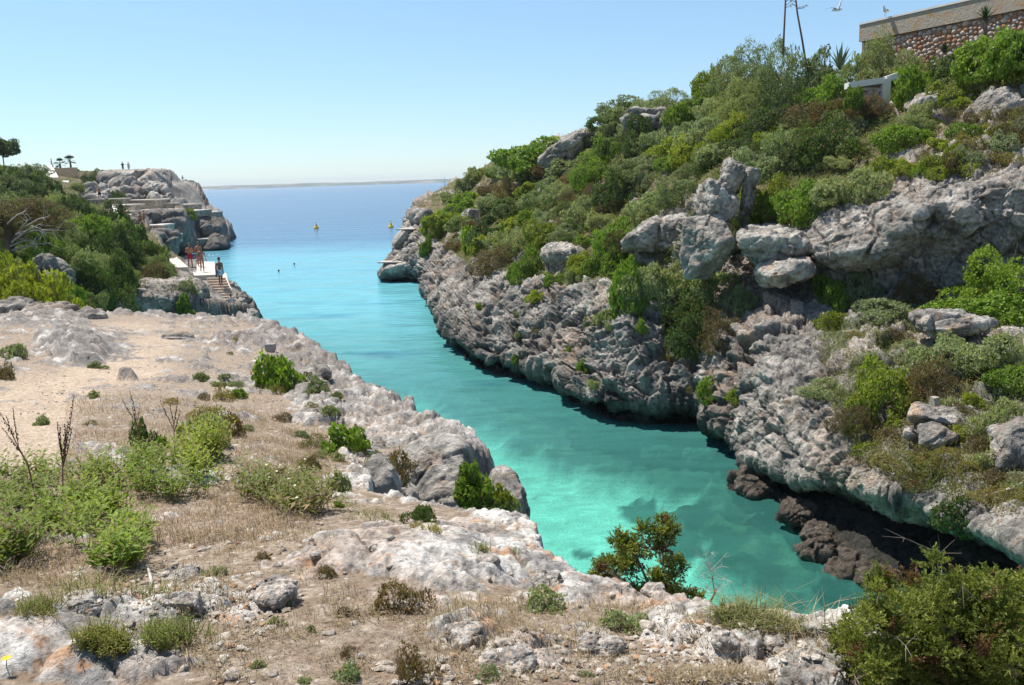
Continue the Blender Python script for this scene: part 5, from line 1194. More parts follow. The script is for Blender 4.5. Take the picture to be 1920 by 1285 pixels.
# ground cover on the slopes: nobody could count it
def cover(name, surf, poly, n, cols, L, label, per=5, zmax=1e9):
    m = np.nonzero(in_poly(surf.x, surf.y, poly))[0]
    if not len(m): return
    id_ = frng.choice(m, n); C0 = surf.V[id_] + frng.normal(size=(n, 3)) * (0.12, 0.12, 0.02)
    P = np.repeat(C0, per, 0) + frng.normal(size=(n * per, 3)) * L * 0.9; P[:, 2] += L * 0.4
    Nn = unit(frng.normal(size=P.shape) * 0.7 + (0, 0, 0.8)); U = unit(np.cross(Nn, frng.normal(size=P.shape)) + (0, 0, 0.5))
    Lr = L * frng.uniform(0.6, 1.4, len(P)); V, F = leaf_quads(P, Nn, U, Lr, Lr * 0.4, frng)
    pn = np.clip(fbm(C0 * 0.7, 3, 401) * 2.2 + 0.5, 0, 1); c = mix(np.array(cols[0]), np.array(cols[1]), pn); c = np.repeat(c, per, 0) * frng.uniform(0.7, 1.3, (len(P), 1))
    return put(name, mesh_np(name, V, F, False, {'tint': np.repeat(c, 4, 0)}, MAT_LEAF), kind='stuff')
cover('ground_cover', S_CLIFF, [(800,440),(860,340),(1000,260),(1180,180),(1310,150),(1600,120),(1680,220),(1690,330),(1560,400),(1420,430),(1290,470),(1200,550),(1030,520),(880,500)], 30000, ((0.13,0.18,0.04),(0.24,0.20,0.09)), 0.085, '')
cover('ground_cover', S_CLIFF, [(1530,600),(1760,560),(1920,600),(1920,970),(1760,920),(1600,860)], 12000, ((0.15,0.17,0.04),(0.24,0.20,0.09)), 0.05, '')
cover('ground_cover', S_CLIFF, [(1680,250),(1920,80),(1920,340),(1760,330)], 3500, ((0.11,0.14,0.035),(0.22,0.17,0.09)), 0.06, '')
cover('ground_cover', S_HILL, [(0,330),(130,340),(130,390),(220,430),(300,500),(330,545),(200,590),(0,590)], 12000, ((0.08,0.12,0.03),(0.15,0.15,0.05)), 0.12, '')
cover('dry_grass', S_HILL, [(230,510),(330,500),(335,530),(250,535)], 2500, ((0.30,0.2,0.10),(0.16,0.17,0.06)), 0.09, '')

# ---- near bank: leafy plants whose stems and leaves can be seen
def leafy_patch(name, poly, n, label, cols=((0.12,0.19,0.022),(0.25,0.32,0.05)), hgt=(0.10,0.28), L=0.062, per=11, cat='plant', dead=0.12, wr=0.34, group=None, flowers=0):
    m = np.nonzero(in_poly(S_GROUND.x, S_GROUND.y, poly))[0]
    id_ = frng.choice(m, n * 3); wn_ = perlin(S_GROUND.V[id_] * 2.2, 77); id_ = id_[np.argsort(-wn_ - frng.random(len(id_)) * 0.5)][:n]; B = S_GROUND.V[id_] + np.c_[frng.normal(size=(n, 2)) * 0.02, np.zeros(n)]
    o_ = B.mean(0); o_[2] = B[:, 2].min(); B = B - o_
    H = frng.uniform(*hgt, n) * (0.7 + 0.6 * np.clip(perlin((B + o_) * 2.5, 5) + 0.5, 0, 1)); lean = frng.normal(size=(n, 2)) * 0.32
    T = B + np.c_[lean * H[:, None], H]
    t = np.tile((np.arange(per) + 0.6) / per, n); t = 0.22 + 0.8 * t
    ii = np.repeat(np.arange(n), per)
    ax = B[ii] + (T - B)[ii] * t[:, None]
    a = np.tile(np.arange(per) * 2.4, n) + np.repeat(frng.uniform(0, 6.28, n), per)
    outd = np.c_[np.cos(a), np.sin(a), 0.45 + frng.normal(size=len(a)) * 0.25]; U = unit(outd)
    Nn = unit(np.cross(np.cross(U, (0, 0, 1.0)), U) + frng.normal(size=U.shape) * 0.25)
    Lr = L * frng.uniform(0.6, 1.3, len(a)) * (1.25 - 0.55 * t); Pc = ax + U * Lr[:, None] * 0.55
    V, F = leaf_quads(Pc, Nn, U, Lr, Lr * wr, frng, 0.15)
    c = mix(np.array(cols[0]), np.array(cols[1]), np.clip(t * 0.7 + frng.uniform(-.2, .4, len(a)), 0, 1)) * frng.uniform(0.8, 1.2, (len(a), 1))
    dd = (frng.random(len(a)) < dead * (2.0 - 1.6 * t)) ; c[dd] = np.array((0.26, 0.19, 0.11)) * frng.uniform(0.7, 1.3, (dd.sum(), 1))
    th = thing(name, label, cat, tuple(o_), 0, group)
    put('leaves', mesh_np('leaves', V, F, False, {'tint': np.repeat(c, 4, 0)}, MAT_LEAF), th)
    s = np.cross(unit(T - B), (0.3, 0.9, 0.1)); s = unit(s) * 0.0022
    Vs = np.stack([B - s, B + s, T + s * 0.4, T - s * 0.4], 1).reshape(-1, 3); cs = np.repeat(np.array((0.20, 0.17, 0.09))[None] * frng.uniform(.7, 1.3, (n, 1)), 4, 0)
    put('stems', mesh_np('stems', Vs, np.arange(n * 4).reshape(-1, 4), False, {'tint': cs}, MAT_DRY), th, kind='stuff')
    if flowers:
        fi = frng.choice(n, flowers); P = T[fi] + (0, 0, 0.01)
        for k_ in range(3):
            pass
        U = unit(frng.normal(size=(flowers, 3)) * (1, 1, .2)); V, F = leaf_quads(P, np.tile((0, -0.4, 0.9), (flowers, 1)), U, np.full(flowers, .022), np.full(flowers, .022), frng)
        put('flowers', mesh_np('flowers', V, F, False, {'tint': np.tile(np.array((0.7, 0.66, 0.6)), (len(V), 1))}, MAT_DRY), th)
    return th
leafy_patch('leafy_plant', [(0,905),(70,900),(110,930),(120,1000),(60,1040),(0,1030)], 260, 'bright leafy plants at the left edge around the tall dry stalk')
leafy_patch('leafy_plant', [(110,940),(200,930),(265,980),(275,1030),(230,1065),(140,1050),(105,1000)], 330, 'clump of glossy green leaves in front of the bare soil')
leafy_patch('leafy_plant', [(60,880),(200,880),(240,920),(180,940),(80,920)], 130, 'sparser leafy plants behind the glossy clump', dead=0.3)
leafy_patch('leafy_plant', [(230,880),(330,855),(400,860),(420,930),(340,950),(250,930)], 300, 'leafy plants in the middle of the green belt')
leafy_patch('leafy_plant', [(340,865),(400,845),(430,870),(430,900),(360,905)], 240, 'tallest leafy shoots in the green belt below the silvery bush', hgt=(.2,.36))
leafy_patch('leafy_plant', [(430,870),(540,885),(610,950),(600,975),(500,965),(420,930)], 280, 'thin stemmed leafy plants at the right end of the green belt', dead=0.35, cols=((0.12,0.17,0.03),(0.22,0.26,0.06)))
leafy_patch('leafy_plant', [(0,1040),(60,1050),(40,1090),(0,1090)], 90, 'small leafy shoots in the lower left corner of the green belt', dead=0.3)
leafy_patch('leafy_plant', [(205,1060),(260,1055),(250,1085),(210,1085)], 70, 'little leafy shoot in front of the glossy clump')
leafy_patch('leafy_plant', [(500,905),(600,900),(640,970),(600,985),(520,960)], 130, 'flowering weeds beside the upper corner of the big slab', cols=((0.12,0.15,0.05),(0.2,0.2,0.08)), dead=0.3, flowers=24)
leafy_patch('moss_cushion', [(40,1155),(90,1140),(95,1170),(50,1180)], 260, 'small moss cushion left of the cracked rock', hgt=(.03,.07), L=0.014, cols=((0.12,0.16,0.02),(0.2,0.23,0.04)), dead=0.1)
leafy_patch('moss_cushion', [(115,1185),(180,1190),(240,1215),(230,1230),(160,1220),(120,1200)], 420, 'yellow green moss strip on the edge of the pale slab', hgt=(.03,.07), L=0.014, cols=((0.14,0.17,0.02),(0.22,0.24,0.04)), dead=0.15)
leafy_patch('moss_cushion', [(270,1190),(370,1185),(385,1210),(300,1225)], 260, 'bright moss patch beside the small white stone', hgt=(.04,.08), L=0.015, cols=((0.12,0.17,0.02),(0.2,0.25,0.04)), dead=0.12)
leafy_patch('moss_cushion', [(770,990),(830,1000),(815,1018),(780,1010)], 200, 'yellow green cushion behind the big slab', hgt=(.03,.07), L=0.016, cols=((0.16,0.17,0.03),(0.24,0.24,0.05)), dead=0.2)
leafy_patch('moss_cushion', [(885,1030),(915,1035),(905,1048)], 90, 'small green cushion at the right corner of the big slab', hgt=(.03,.06), L=0.016, cols=((0.12,0.16,0.02),(0.2,0.23,0.04)))
leafy_patch('moss_cushion', [(945,1040),(1000,1050),(975,1062)], 130, 'green cushion on the last rocks before the drop', hgt=(.03,.06), L=0.016, cols=((0.14,0.16,0.03),(0.2,0.2,0.05)))
for (px, py, w, h, k_, lab) in [(520,730,110,70,'mastic','round green shrub on the near bank beside the water edge'), (590,735,50,34,'sage','pale shrub leaning against the round green shrub'), (640,845,100,48,'mastic','low vivid green shrub in the dry grass of the near bank'),
        (590,835,60,24,'moss','mossy green strip left of the low vivid shrub'), (385,835,110,75,'sage','silvery grey shrub among the dry grass'), (440,815,70,55,'brown','dark brownish shrub right of the silvery one'), (390,785,80,36,'moss','yellow green low plants behind the silvery shrub'),
        (420,750,60,30,'moss','mossy plants beside the rough rock patch'), (265,840,50,70,'dark','dark plant around the foot of a dry stalk'), (380,715,40,24,'olive','small olive tuft on the rough far part of the near bank'), (30,670,50,32,'sage','dry greyish tuft beside the path at the left edge'), (10,710,40,34,'brown','dry brown tuft at the left edge of the path'),
        (180,690,40,16,'olive','small tuft under the square block'), (175,745,30,16,'olive','little green tuft right of the path'), (80,795,40,20,'olive','thin green plants left of the pale stones'),
        (735,905,90,60,'brown','grey twiggy shrub on the step left of the bulging outcrop'), (710,880,60,26,'moss','mossy plants above the grey twiggy shrub'), (640,925,50,60,'olive','dark narrow plants in the crack of the pitted rock'),
        (790,975,60,40,'dark','dark green weeds at the bottom of the notch'), (800,885,30,18,'olive','small plant on the shaded face of the outcrop')]:
    shrub(S_GROUND, px, py, w, h, k_, lab)
for (px, py, Y, w, h, k_, lab) in [(900,960,7.95,110,64,'mastic','bright green plant with pale flowers hanging in the rock cleft'), (935,985,7.8,100,50,'dark','dark leaves at the bottom of the rock cleft'), (885,905,8.0,56,40,'mastic','upper green shoots in the rock cleft'), (945,940,8.1,50,40,'lime','yellow green tips on the knobbly rock corner')]:
    p = atY(px, py, Y); shrub(None, px, py, w, h, k_, lab, pos=(p, Y))
LM_G += [('round green shrub',520,710),('low vivid shrub',640,835),('silvery grey shrub',385,820),('sandy path',200,720),('square rough block',170,655),('dark rock heap',240,702),('bulging outcrop',800,880),('flowering weeds',560,930),('forked dry stalk',327,820),('stone post',508,650)]
def fill_g(poly, n, kinds, wr, hr):
    xs_ = [p[0] for p in poly]; ys_ = [p[1] for p in poly]; k_ = 0
    while k_ < n:
        px = frng.uniform(min(xs_), max(xs_)); py = frng.uniform(min(ys_), max(ys_))
        if not in_poly(np.array([px]), np.array([py]), poly)[0]: continue
        kd = kinds[frng.integers(len(kinds))]; w = frng.uniform(*wr); k_ += 1
        lab, g_ = near_label('tiny %s' % NOUN[kd], px, py, LM_G, 'tiny plants of the near bank')
        shrub(S_GROUND, px, py, w, w * frng.uniform(*hr), kd, lab, g_)
fill_g([(350,700),(480,680),(640,760),(720,860),(640,960),(480,860),(150,860),(140,770),(300,740)], 26, ['moss','olive','brown','sage','mastic'], (22,46), (.35,.6))
fill_g([(420,620),(520,640),(640,730),(680,800),(480,720),(330,660)], 9, ['olive','brown','moss'], (14,28), (.35,.6))
fill_g([(260,1090),(560,1000),(900,1150),(1300,1180),(1500,1280),(400,1280)], 14, ['brown','sage','olive'], (24,50), (.35,.6))
# thyme like dry cushions of the foreground
for (px, py, w, h, k_, lab) in [(765,1140,120,56,'brown','dry mauve brown cushion below the big slab'), (770,1272,100,60,'brown','dry twiggy cushion with orange seed heads at the bottom'), (1010,1140,90,40,'sage','grey dry cushion right of the cracked slab'), (1180,1180,90,40,'sage','pale dry cushion behind the blocky stone'), (660,1270,60,30,'sage','greyish cushion at the bottom edge')]:
    shrub(S_GROUND, px, py, w, h, k_, lab, name='dry_cushion', bare=True)

# ---- dry grass and straw of the near bank
def blades(name, poly_list, L, wd, cols, heads=False):
    P_ = []; 
    for poly, n in poly_list:
        m = np.nonzero(in_poly(S_GROUND.x, S_GROUND.y, poly))[0]; P_.append(S_GROUND.V[frng.choice(m, n)])
    B = np.concatenate(P_); n = len(B); B = B + np.c_[frng.normal(size=(n, 2)) * 0.015, np.full(n, -0.005)]
    clump = np.clip(perlin(B * 3.0, 12) * 1.6 + 0.7, 0.25, 1.4)
    Ls = frng.uniform(L[0], L[1], n) * clump; a = frng.uniform(0, 6.28, n); ln = frng.uniform(0.2, 1.0, n) ** 0.7 * 1.15
    d = np.c_[np.cos(a), np.sin(a)]; s = np.c_[-np.sin(a), np.cos(a), np.zeros(n)] * wd * 0.5
    M = B + np.c_[d * (Ls * ln * 0.35)[:, None], Ls * (0.58 - 0.15 * ln)]; T = B + np.c_[d * (Ls * ln)[:, None], Ls * (1 - 0.5 * ln)]
    V = np.stack([B - s, B + s, M + s * .8, M - s * .8, T], 1).reshape(-1, 3); i = np.arange(n)[:, None] * 5
    F4 = i + np.array((0, 1, 2, 3)); F3 = i + np.array((3, 2, 4))
    c = mix(np.array(cols[0]), np.array(cols[1]), frng.random(n)) * frng.uniform(0.75, 1.25, (n, 1))
    return put(name, mesh_np(name, V, [F4, F3], False, {'tint': np.repeat(c, 5, 0)}, MAT_DRY), kind='stuff')
blades('dry_grass', [([(130,740),(330,745),(470,770),(600,830),(620,900),(560,940),(430,860),(330,860),(200,870),(110,860)], 15000),
                     ([(0,880),(200,870),(400,900),(620,960),(560,1010),(300,1030),(200,1100),(0,1100)], 15000),
                     ([(400,700),(600,760),(700,860),(620,880),(480,800)], 2500)], (0.035, 0.13), 0.0038, ((0.28,0.195,0.135),(0.44,0.34,0.25)))
blades('short_straw', [([(0,1080),(260,1080),(560,980),(640,1010),(560,1120),(640,1200),(640,1285),(420,1285),(300,1200),(0,1160)], 5000),
                       ([(600,1090),(760,1130),(1000,1120),(1350,1150),(1600,1190),(1560,1285),(640,1285)], 15000),
                       ([(1290,1150),(1560,1170),(1540,1285),(1250,1285)], 6000)], (0.025, 0.085), 0.003, ((0.32,0.245,0.16),(0.44,0.35,0.23)))
blades('green_grass', [([(1330,1150),(1600,1180),(1590,1200),(1340,1175)], 2600), ([(620,930),(720,960),(740,980),(640,975)], 700), ([(120,1080),(360,1120),(300,1150),(100,1130)], 300)], (0.05, 0.14), 0.0045, ((0.14,0.17,0.05),(0.26,0.24,0.10)))
blades('tall_dry_grass', [([(1470,1190),(1560,1190),(1550,1230),(1470,1235)], 170), ([(1340,1150),(1570,1175),(1565,1185),(1340,1160)], 45)], (0.12, 0.30), 0.0035, ((0.36,0.27,0.17),(0.48,0.38,0.24)))

# ---- pebbles
def pebbles(polys, smin, smax):
    Vo = np.array([(1,0,0),(-1,0,0),(0,1,0),(0,-1,0),(0,0,1),(0,0,-1),(.62,.62,.5),(-.62,.62,.5),(.62,-.62,.5),(-.62,-.62,.5)], float) 
    Fo = np.array([(4,6,7),(4,7,9),(4,9,8),(4,8,6),(6,0,2),(6,2,7),(7,2,1),(7,1,9),(9,1,3),(9,3,8),(8,3,0),(8,0,6)])
    Bs = []
    for poly, n in polys:
        m = np.nonzero(in_poly(S_GROUND.x, S_GROUND.y, poly))[0]; ii_ = frng.choice(m, n * 2); wn_ = perlin(S_GROUND.V[ii_] * 1.7, 78); Bs.append(S_GROUND.V[ii_[np.argsort(-wn_ - frng.random(len(ii_)) * 0.35)][:int(n * .75)]])
    B = np.concatenate(Bs); n = len(B); s = smin * (smax / smin) ** (frng.random(n) ** 2.6)
    R3 = frng.uniform(0.6, 1.3, (n, 3)) * (1, 1, 0.75); an = frng.uniform(0, 6.28, n); ca, sa = np.cos(an), np.sin(an)
    V = Vo[None] * (1 + frng.uniform(-.22, .22, (n, 10, 1))) * R3[:, None]
    V = np.stack([V[..., 0] * ca[:, None] - V[..., 1] * sa[:, None], V[..., 0] * sa[:, None] + V[..., 1] * ca[:, None], V[..., 2]], 2) * s[:, None, None]
    V = V + (B + np.c_[np.zeros((n, 2)), s * 0.3])[:, None]
    F = Fo[None] + (np.arange(n) * 10)[:, None, None]
    c = mix(np.array((0.42, 0.33, 0.25)), np.array((0.68, 0.62, 0.54)), frng.random(n)); c[frng.random(n) < 0.15] = (0.45, 0.28, 0.17)
    return put('pebbles', mesh_np('pebbles', V.reshape(-1, 3), F.reshape(-1, 3), False, {'tint': np.repeat(c, 10, 0)}, MAT_GROUND), kind='stuff')
pebbles([([(150,1060),(560,980),(650,1090),(760,1180),(1000,1285),(400,1285),(420,1180),(100,1120)], 2600), ([(600,1100),(1350,1160),(1600,1220),(1500,1285),(600,1285)], 2600), ([(0,680),(400,620),(700,740),(800,850),(500,820),(150,740),(0,860)], 2200)], 0.003, 0.022)
st_me = [crag_mesh('stone', (0.03, 0.026, 0.018), 700 + i, 8, 2.4, 0.22, 18.0, (i, 0, 0), lambda c, W, N_, b1, b2: mix(c, np.array((0.6, 0.5, 0.4)), 0.6), MAT_GROUND) for i in range(5)]
for i in range(60):
    px = frng.uniform(150, 1500); py = frng.uniform(1000, 1280)
    if px < 560 and py < 1060 and px < 300: continue
    p, d = S_GROUND.at(px, py); o = put('stone', st_me[i % 5]); o.location = p; s = frng.uniform(0.4, 1.15); o.scale = (s, s, s); o.rotation_euler = (frng.uniform(-.4, .4), frng.uniform(-.4, .4), frng.uniform(0, 6.28))
    lab, g_ = near_label(['small rounded', 'flat', 'tiny', 'angular'][int(s * 40) % 4] + ' loose buff stone', px, py, LM_G, 'loose stones on the foreground soil')
    tag(o, lab, 'stone', g_)

# ---- junipers of the foreground
def juniper(name, base, specs, label, seed, tuft_n=46, leafL=0.020, cat='shrub', dead=6, spread=0.07):
    """specs: list of (start point, end point, radius, [tuft centres]) in metres relative to base"""
    r = np.random.default_rng(seed); th = thing(name, label, cat, tuple(base)); wood = MB(); P_ = []; U_ = []
    for pts, rad, tufts in specs:
        wood.tube(pts, np.linspace(rad, rad * 0.35, len(pts)), 6)
        pts = np.asarray(pts, float)
        for t_, sz in tufts:
            t_ = np.asarray(t_, float); j = pts[np.argmin(np.linalg.norm(pts - t_, axis=1))]
            mid = (j + t_) / 2 + r.normal(size=3) * 0.02; wood.tube([j, mid, t_], [rad * 0.3, rad * 0.22, rad * 0.1], 4, False)
            ns_ = int(100 * (sz / 0.1) ** 1.4) + 22
            for _ in range(ns_):        # sprays
                d = unit(r.normal(size=3) + (0, 0, 0.45)); q = t_ + d * sz * r.uniform(0.2, 1.0) * (1, 1, 1.0); tip = unit(d + (0, 0, 0.5) + r.normal(size=3) * 0.35)
                k_ = tuft_n // 3; tt = r.uniform(0, 1, k_)
                P_.append(q + tip * (tt * leafL * 2.6)[:, None] + r.normal(size=(k_, 3)) * leafL * 0.16); U_.append(unit(tip + r.normal(size=(k_, 3)) * 0.55))
    P = np.concatenate(P_); U = np.concatenate(U_); Nn = unit(np.cross(U, r.normal(size=P.shape)))
    L = leafL * r.uniform(0.6, 1.3, len(P)); V, F = leaf_quads(P, Nn, U, L, L * 0.36, r)
    pn = np.clip(perlin(P * 7, seed) * 1.6 + 0.5, 0, 1)
    c = mix(np.array((0.12, 0.15, 0.03)), np.array((0.24, 0.26, 0.055)), pn) * r.uniform(0.75, 1.25, (len(P), 1)); br = perlin(P * 9, seed + 2) > 0.36; c[br] = np.array((0.17, 0.095, 0.045)) * r.uniform(0.7, 1.3, (br.sum(), 1))
    put('foliage', mesh_np('foliage', V, F, False, {'tint': np.repeat(c, 4, 0)}, MAT_LEAF), th)
    put('trunk', wood.mesh('trunk', MAT_BARK, True), th)
    if dead:
        dm = MB()
        for _ in range(dead):
            pts, rad, _t = specs[r.integers(len(specs))]; s0 = np.asarray(pts[-1], float) * r.uniform(.5, 1); q = s0
            d = unit(r.normal(size=3) + (0, -0.3, 0.5))
            for g in range(3):
                e = q + d * spread * r.uniform(.8, 1.6); dm.tube([q, e], [0.0024 / (g + 1), 0.0016 / (g + 1)], 4, False)
                for _k in range(3):
                    e2 = e + unit(r.normal(size=3) + d) * spread * 0.8; dm.tube([e, e2], [0.0009, 0.0004], 3, False)
                q = e; d = unit(d + r.normal(size=3) * 0.5)
        put('dead_twigs', dm.mesh('dead_twigs', mat_plain('grey_twigs', (0.30, 0.26, 0.22), 0.9, 0.1, 20), True), th)
    return th
def jun_from_px(name, bpx, bpy, Y, branches, label, seed, **kw):
    base = atY(bpx, bpy, Y)
    r = np.random.default_rng(seed + 1); specs = []
    for pts, rad, tufts in branches:
        pp = [atY(x, y, Y + dy) - base for x, y, dy in pts]
        tt = [(atY(x, y, Y + dy) - base, s) for x, y, dy, s in tufts]
        specs.append((pp, rad, tt))
    return juniper(name, base, specs, label, seed, **kw)
jun_from_px('juniper', 1240, 1150, 4.7, [
  ([(1240,1160,0),(1222,1110,.05),(1205,1070,.05),(1190,1035,.02)], .014, [(1180,1025,0,.06),(1205,1000,.05,.055),(1168,1030,-.05,.05),(1195,1045,.1,.05),(1225,1030,.05,.045),(1160,1015,0,.045)]),
  ([(1240,1150,0),(1190,1100,.0),(1150,1075,-.05)], .009, [(1150,1065,0,.06),(1125,1075,-.05,.045),(1180,1075,.1,.06),(1145,1095,0,.055),(1165,1115,.05,.06),(1195,1115,0,.06),(1117,1090,.05,.035),(1175,1055,.1,.05),(1135,1060,.1,.04),(1160,1140,0,.06),(1200,1140,.1,.06)]),
  ([(1245,1150,.05),(1243,1080,.1),(1243,1045,.1),(1244,1010,.1)], .0075, [(1245,985,.1,.05),(1250,1010,.1,.045),(1235,1000,.05,.04),(1262,1000,.1,.03),(1245,1028,.05,.03)]),
  ([(1245,1150,.05),(1260,1110,.1),(1268,1080,.1)], .008, [(1270,1065,.1,.05),(1262,1085,.05,.045),(1250,1060,.15,.04),(1240,1095,.1,.05),(1225,1090,.1,.055),(1255,1120,.05,.05),(1230,1125,0,.06),(1270,1115,.1,.04),(1300,1120,.1,.04),(1310,1130,.1,.035)])],
  'small gnarled juniper tree leaning over the water at the brink', 500, dead=10)
jb = []
jr = np.random.default_rng(9)
for k_, (x0, y0, x1, y1) in enumerate([(1760,1290,1640,1120),(1770,1290,1700,1130),(1800,1290,1780,1110),(1830,1290,1850,1100),(1860,1290,1910,1110),(1740,1290,1610,1200),(1780,1290,1660,1220),(1830,1290,1760,1200),(1880,1290,1860,1190),(1900,1300,1960,1170),(1720,1300,1620,1265),(1800,1300,1720,1270),(1870,1300,1830,1260),(1930,1300,1960,1240)]):
    tf = []
    for _ in range(20):
        u_ = jr.uniform(0.3, 1.12); tf.append((x0 + (x1 - x0) * u_ + jr.normal() * 24, y0 + (y1 - y0) * u_ + jr.normal() * 16, jr.normal() * 0.10, jr.uniform(.030, .055)))
    y1 += 26; jb.append(([(x0, y0, 0.05), ((x0 + x1) / 2 + jr.normal() * 14, (y0 + y1) / 2 + 12, jr.normal() * .08), (x1, y1 + 8, jr.normal() * .1)], .011, tf))
jun_from_px('juniper', 1790, 1310, 2.62, jb, 'big spreading juniper bush filling the lower right corner', 520, dead=22, leafL=0.013, spread=0.09)
dsn = thing('dead_shrub', 'bare dead shrub with orange lichen on its stem at the brink', 'shrub', tuple(atY(1322, 1150, 4.6))); db = np.array(dsn.location)
m = MB(); Q = [atY(x, y, 4.6) - db for x, y in ((1318,1152),(1330,1132),(1340,1112),(1336,1085),(1332,1070))]; m.tube(Q, [.008,.007,.006,.003,.002], 6); m.build('stem', mat_plain('lichened_stem', (0.42, 0.24, 0.10), 0.9, 0.3, 20), dsn, True)
m = MB()
for k_ in range(26):
    a = Q[jr.integers(2, 5)] ; d = unit(jr.normal(size=3) + (0, 0, .5)); e = a + d * jr.uniform(.05, .12); m.tube([a, e], [.002, .001], 3, False)
    for _ in range(4): m.tube([e, e + unit(jr.normal(size=3) + d) * .045], [.001, .0005], 3, False)
m.build('twigs', mat_plain('dead_grey', (0.42, 0.36, 0.34), 0.9), dsn)

# ---- tall dry stalks
MAT_STALK = mat_plain('dry_stalk', (0.20, 0.12, 0.08), 0.9, 0.25, 30); MAT_POD = mat_plain('seed_pods', (0.10, 0.055, 0.045), 0.9, 0.2, 40)
def stalk(pts, Y, forks, label, seed, rad=0.006):
    b = atY(pts[0][0], pts[0][1], Y); r = np.random.default_rng(seed); th = thing('dry_stalk', label, 'dead plant', tuple(b))
    P = [atY(x, y, Y) - b for x, y in pts]; m = MB(); rad *= 1.35; m.tube(P, np.linspace(rad, rad * .45, len(P)), 6); pod = MB()
    for (f0, f1) in forks:
        a = atY(*f0, Y) - b; e = atY(*f1, Y + r.uniform(-.06, .06)) - b; mid = (a + e) / 2 + (r.uniform(-.015, .015), 0, -.01); m.tube([a, mid, e], [rad * .45, rad * .35, rad * .2], 5)
        L = np.linalg.norm(e - a)
        for t_ in np.arange(0.25, 1.0, 0.012 / L):
            q = a + (e - a) * t_ + unit(r.normal(size=3)) * .006; s = r.uniform(.0035, .006) * (1.2 - .5 * t_); pod.box(q, (s * 1.6, s * 1.6, s * 2.2), rz=r.uniform(0, 3), taper=.6)
    m.build('stem', MAT_STALK, th, True); pod.build('seed_pods', MAT_POD, th); return th
stalk([(88,1068),(78,1010),(68,940),(52,870),(30,830)], 5.9, [((30,830),(-5,765)),((30,830),(12,780)),((36,845),(24,762)),((45,858),(2,800))], 'curved dry stalk leaning out to the left edge', 1)
stalk([(113,1062),(118,1000),(118,920),(117,860)], 5.85, [((117,860),(107,790)),((117,870),(112,800)),((118,860),(139,740)),((119,850),(128,790)),((117,880),(135,800)),((118,872),(122,795))], 'straight dry stalk with the densest cluster of seed branches', 2, .007)
stalk([(268,870),(262,840),(258,810),(254,785)], 8.0, [((254,790),(229,750)),((256,785),(243,732)),((256,795),(262,765)),((258,800),(247,760))], 'forked dark dry stalk behind the green belt', 3)
stalk([(327,872),(327,840),(326,800)], 8.0, [((326,805),(300,752)),((326,800),(318,758)),((326,800),(334,745)),((327,810),(338,772))], 'forked dry stalk nearest to the silvery shrub', 4)
# dry curled leaves and a bleached stick
ML = mat_plain('bleached_leaf', (0.50, 0.44, 0.38), 0.85, 0.15, 15)
for i, (pts, lab) in enumerate([([(106,985),(104,1010),(96,1030),(94,1045)], 'bleached curled leaf against the straight stalk'), ([(128,992),(138,1010),(148,1025)], 'bleached leaf hanging right of the straight stalk'), ([(88,1080),(94,1096),(102,1112)], 'twisted white leaf lying at the foot of the stalks'), ([(180,1075),(200,1085),(220,1088)], 'grey curved twig lying under the leafy clump')]):
    b = atY(pts[0][0], pts[0][1], 5.6); P = [atY(x, y, 5.6 - 0.03 * k_) - b for k_, (x, y) in enumerate(pts)]; m = MB(); m.tube(P, [.003, .010, .004][:len(P)] if len(P) == 3 else [.003, .010, .007, .002], 5)
    o = put('dry_leaf', m.mesh('dry_leaf', ML, True), loc=b); tag(o, lab, 'leaf')
p0, _ = S_GROUND.at(283, 1108); p1, _ = S_GROUND.at(276, 1070); m = MB(); dlt = p1 - p0; m.tube([(0, 0, .005), dlt * .3 + (.01, 0, .015), dlt * .7 + (0.005, 0, .02), dlt + (0, 0, .02)], [.007, .008, .007, .005], 6)
o = put('bleached_stick', m.mesh('bleached_stick', mat_plain('bleached_wood', (0.62, 0.56, 0.5), 0.85), True), loc=p0); tag(o, 'bleached white stick lying on the bare soil', 'stick')

# ---- trees, palms, agaves
def tree(px, py, Y, h, crown_half, kind, label, name='tree', lean=0.1, seed=0, flat=0.5, n=9000):
    b = atY(px, py, Y); th = thing(name, label, 'tree', tuple(b)); m = MB()
    m.tube([(0, 0, -1.0), (lean * .3, 0, h * .35), (lean, 0, h * .72)], [.09 * h / 4, .07 * h / 4, .045 * h / 4], 7)
    r = np.random.default_rng(seed)
    for k_ in range(7):
        a = k_ * 0.9; m.tube([(lean * .8, 0, h * .55), (lean + math.cos(a) * crown_half[0] * .6, math.sin(a) * crown_half[1] * .6, h * .78)], [.035 * h / 4, .012], 4, False)
    m.build('trunk', MAT_BARK, th, True)
    c = put('crown', crown_mesh('crown', seed + 40, n, kind, crown_half, 22, (.24, .42), 3.4, z0=-0.5), th); c.location = (lean, 0, h - crown_half[2] * 0.95)
    return th
tree(8, 316, 104, 3.6, (1.7, 1.7, 1.9), 'dark', 'umbrella shaped dark pine on the left skyline', 'pine_tree', 0.1, 1)
dt = thing('dead_branched_tree', 'old juniper tree with dark trunk and bare grey branches at the left edge', 'tree', tuple(atY(22, 520, 37))); D0 = np.array(dt.location); m = MB()
def dp(x, y, dy=0): return atY(x, y, 37 + dy) - D0
m.tube([dp(20,560), dp(19,480), dp(16,440), dp(12,400)], [.26, .22, .17, .08], 8); m.tube([dp(18,470), dp(32,440,-.3), dp(52,425,-.6)], [.12, .08, .04], 6); m.build('trunk', MAT_BARK, dt, True)
m = MB(); r = np.random.default_rng(3)
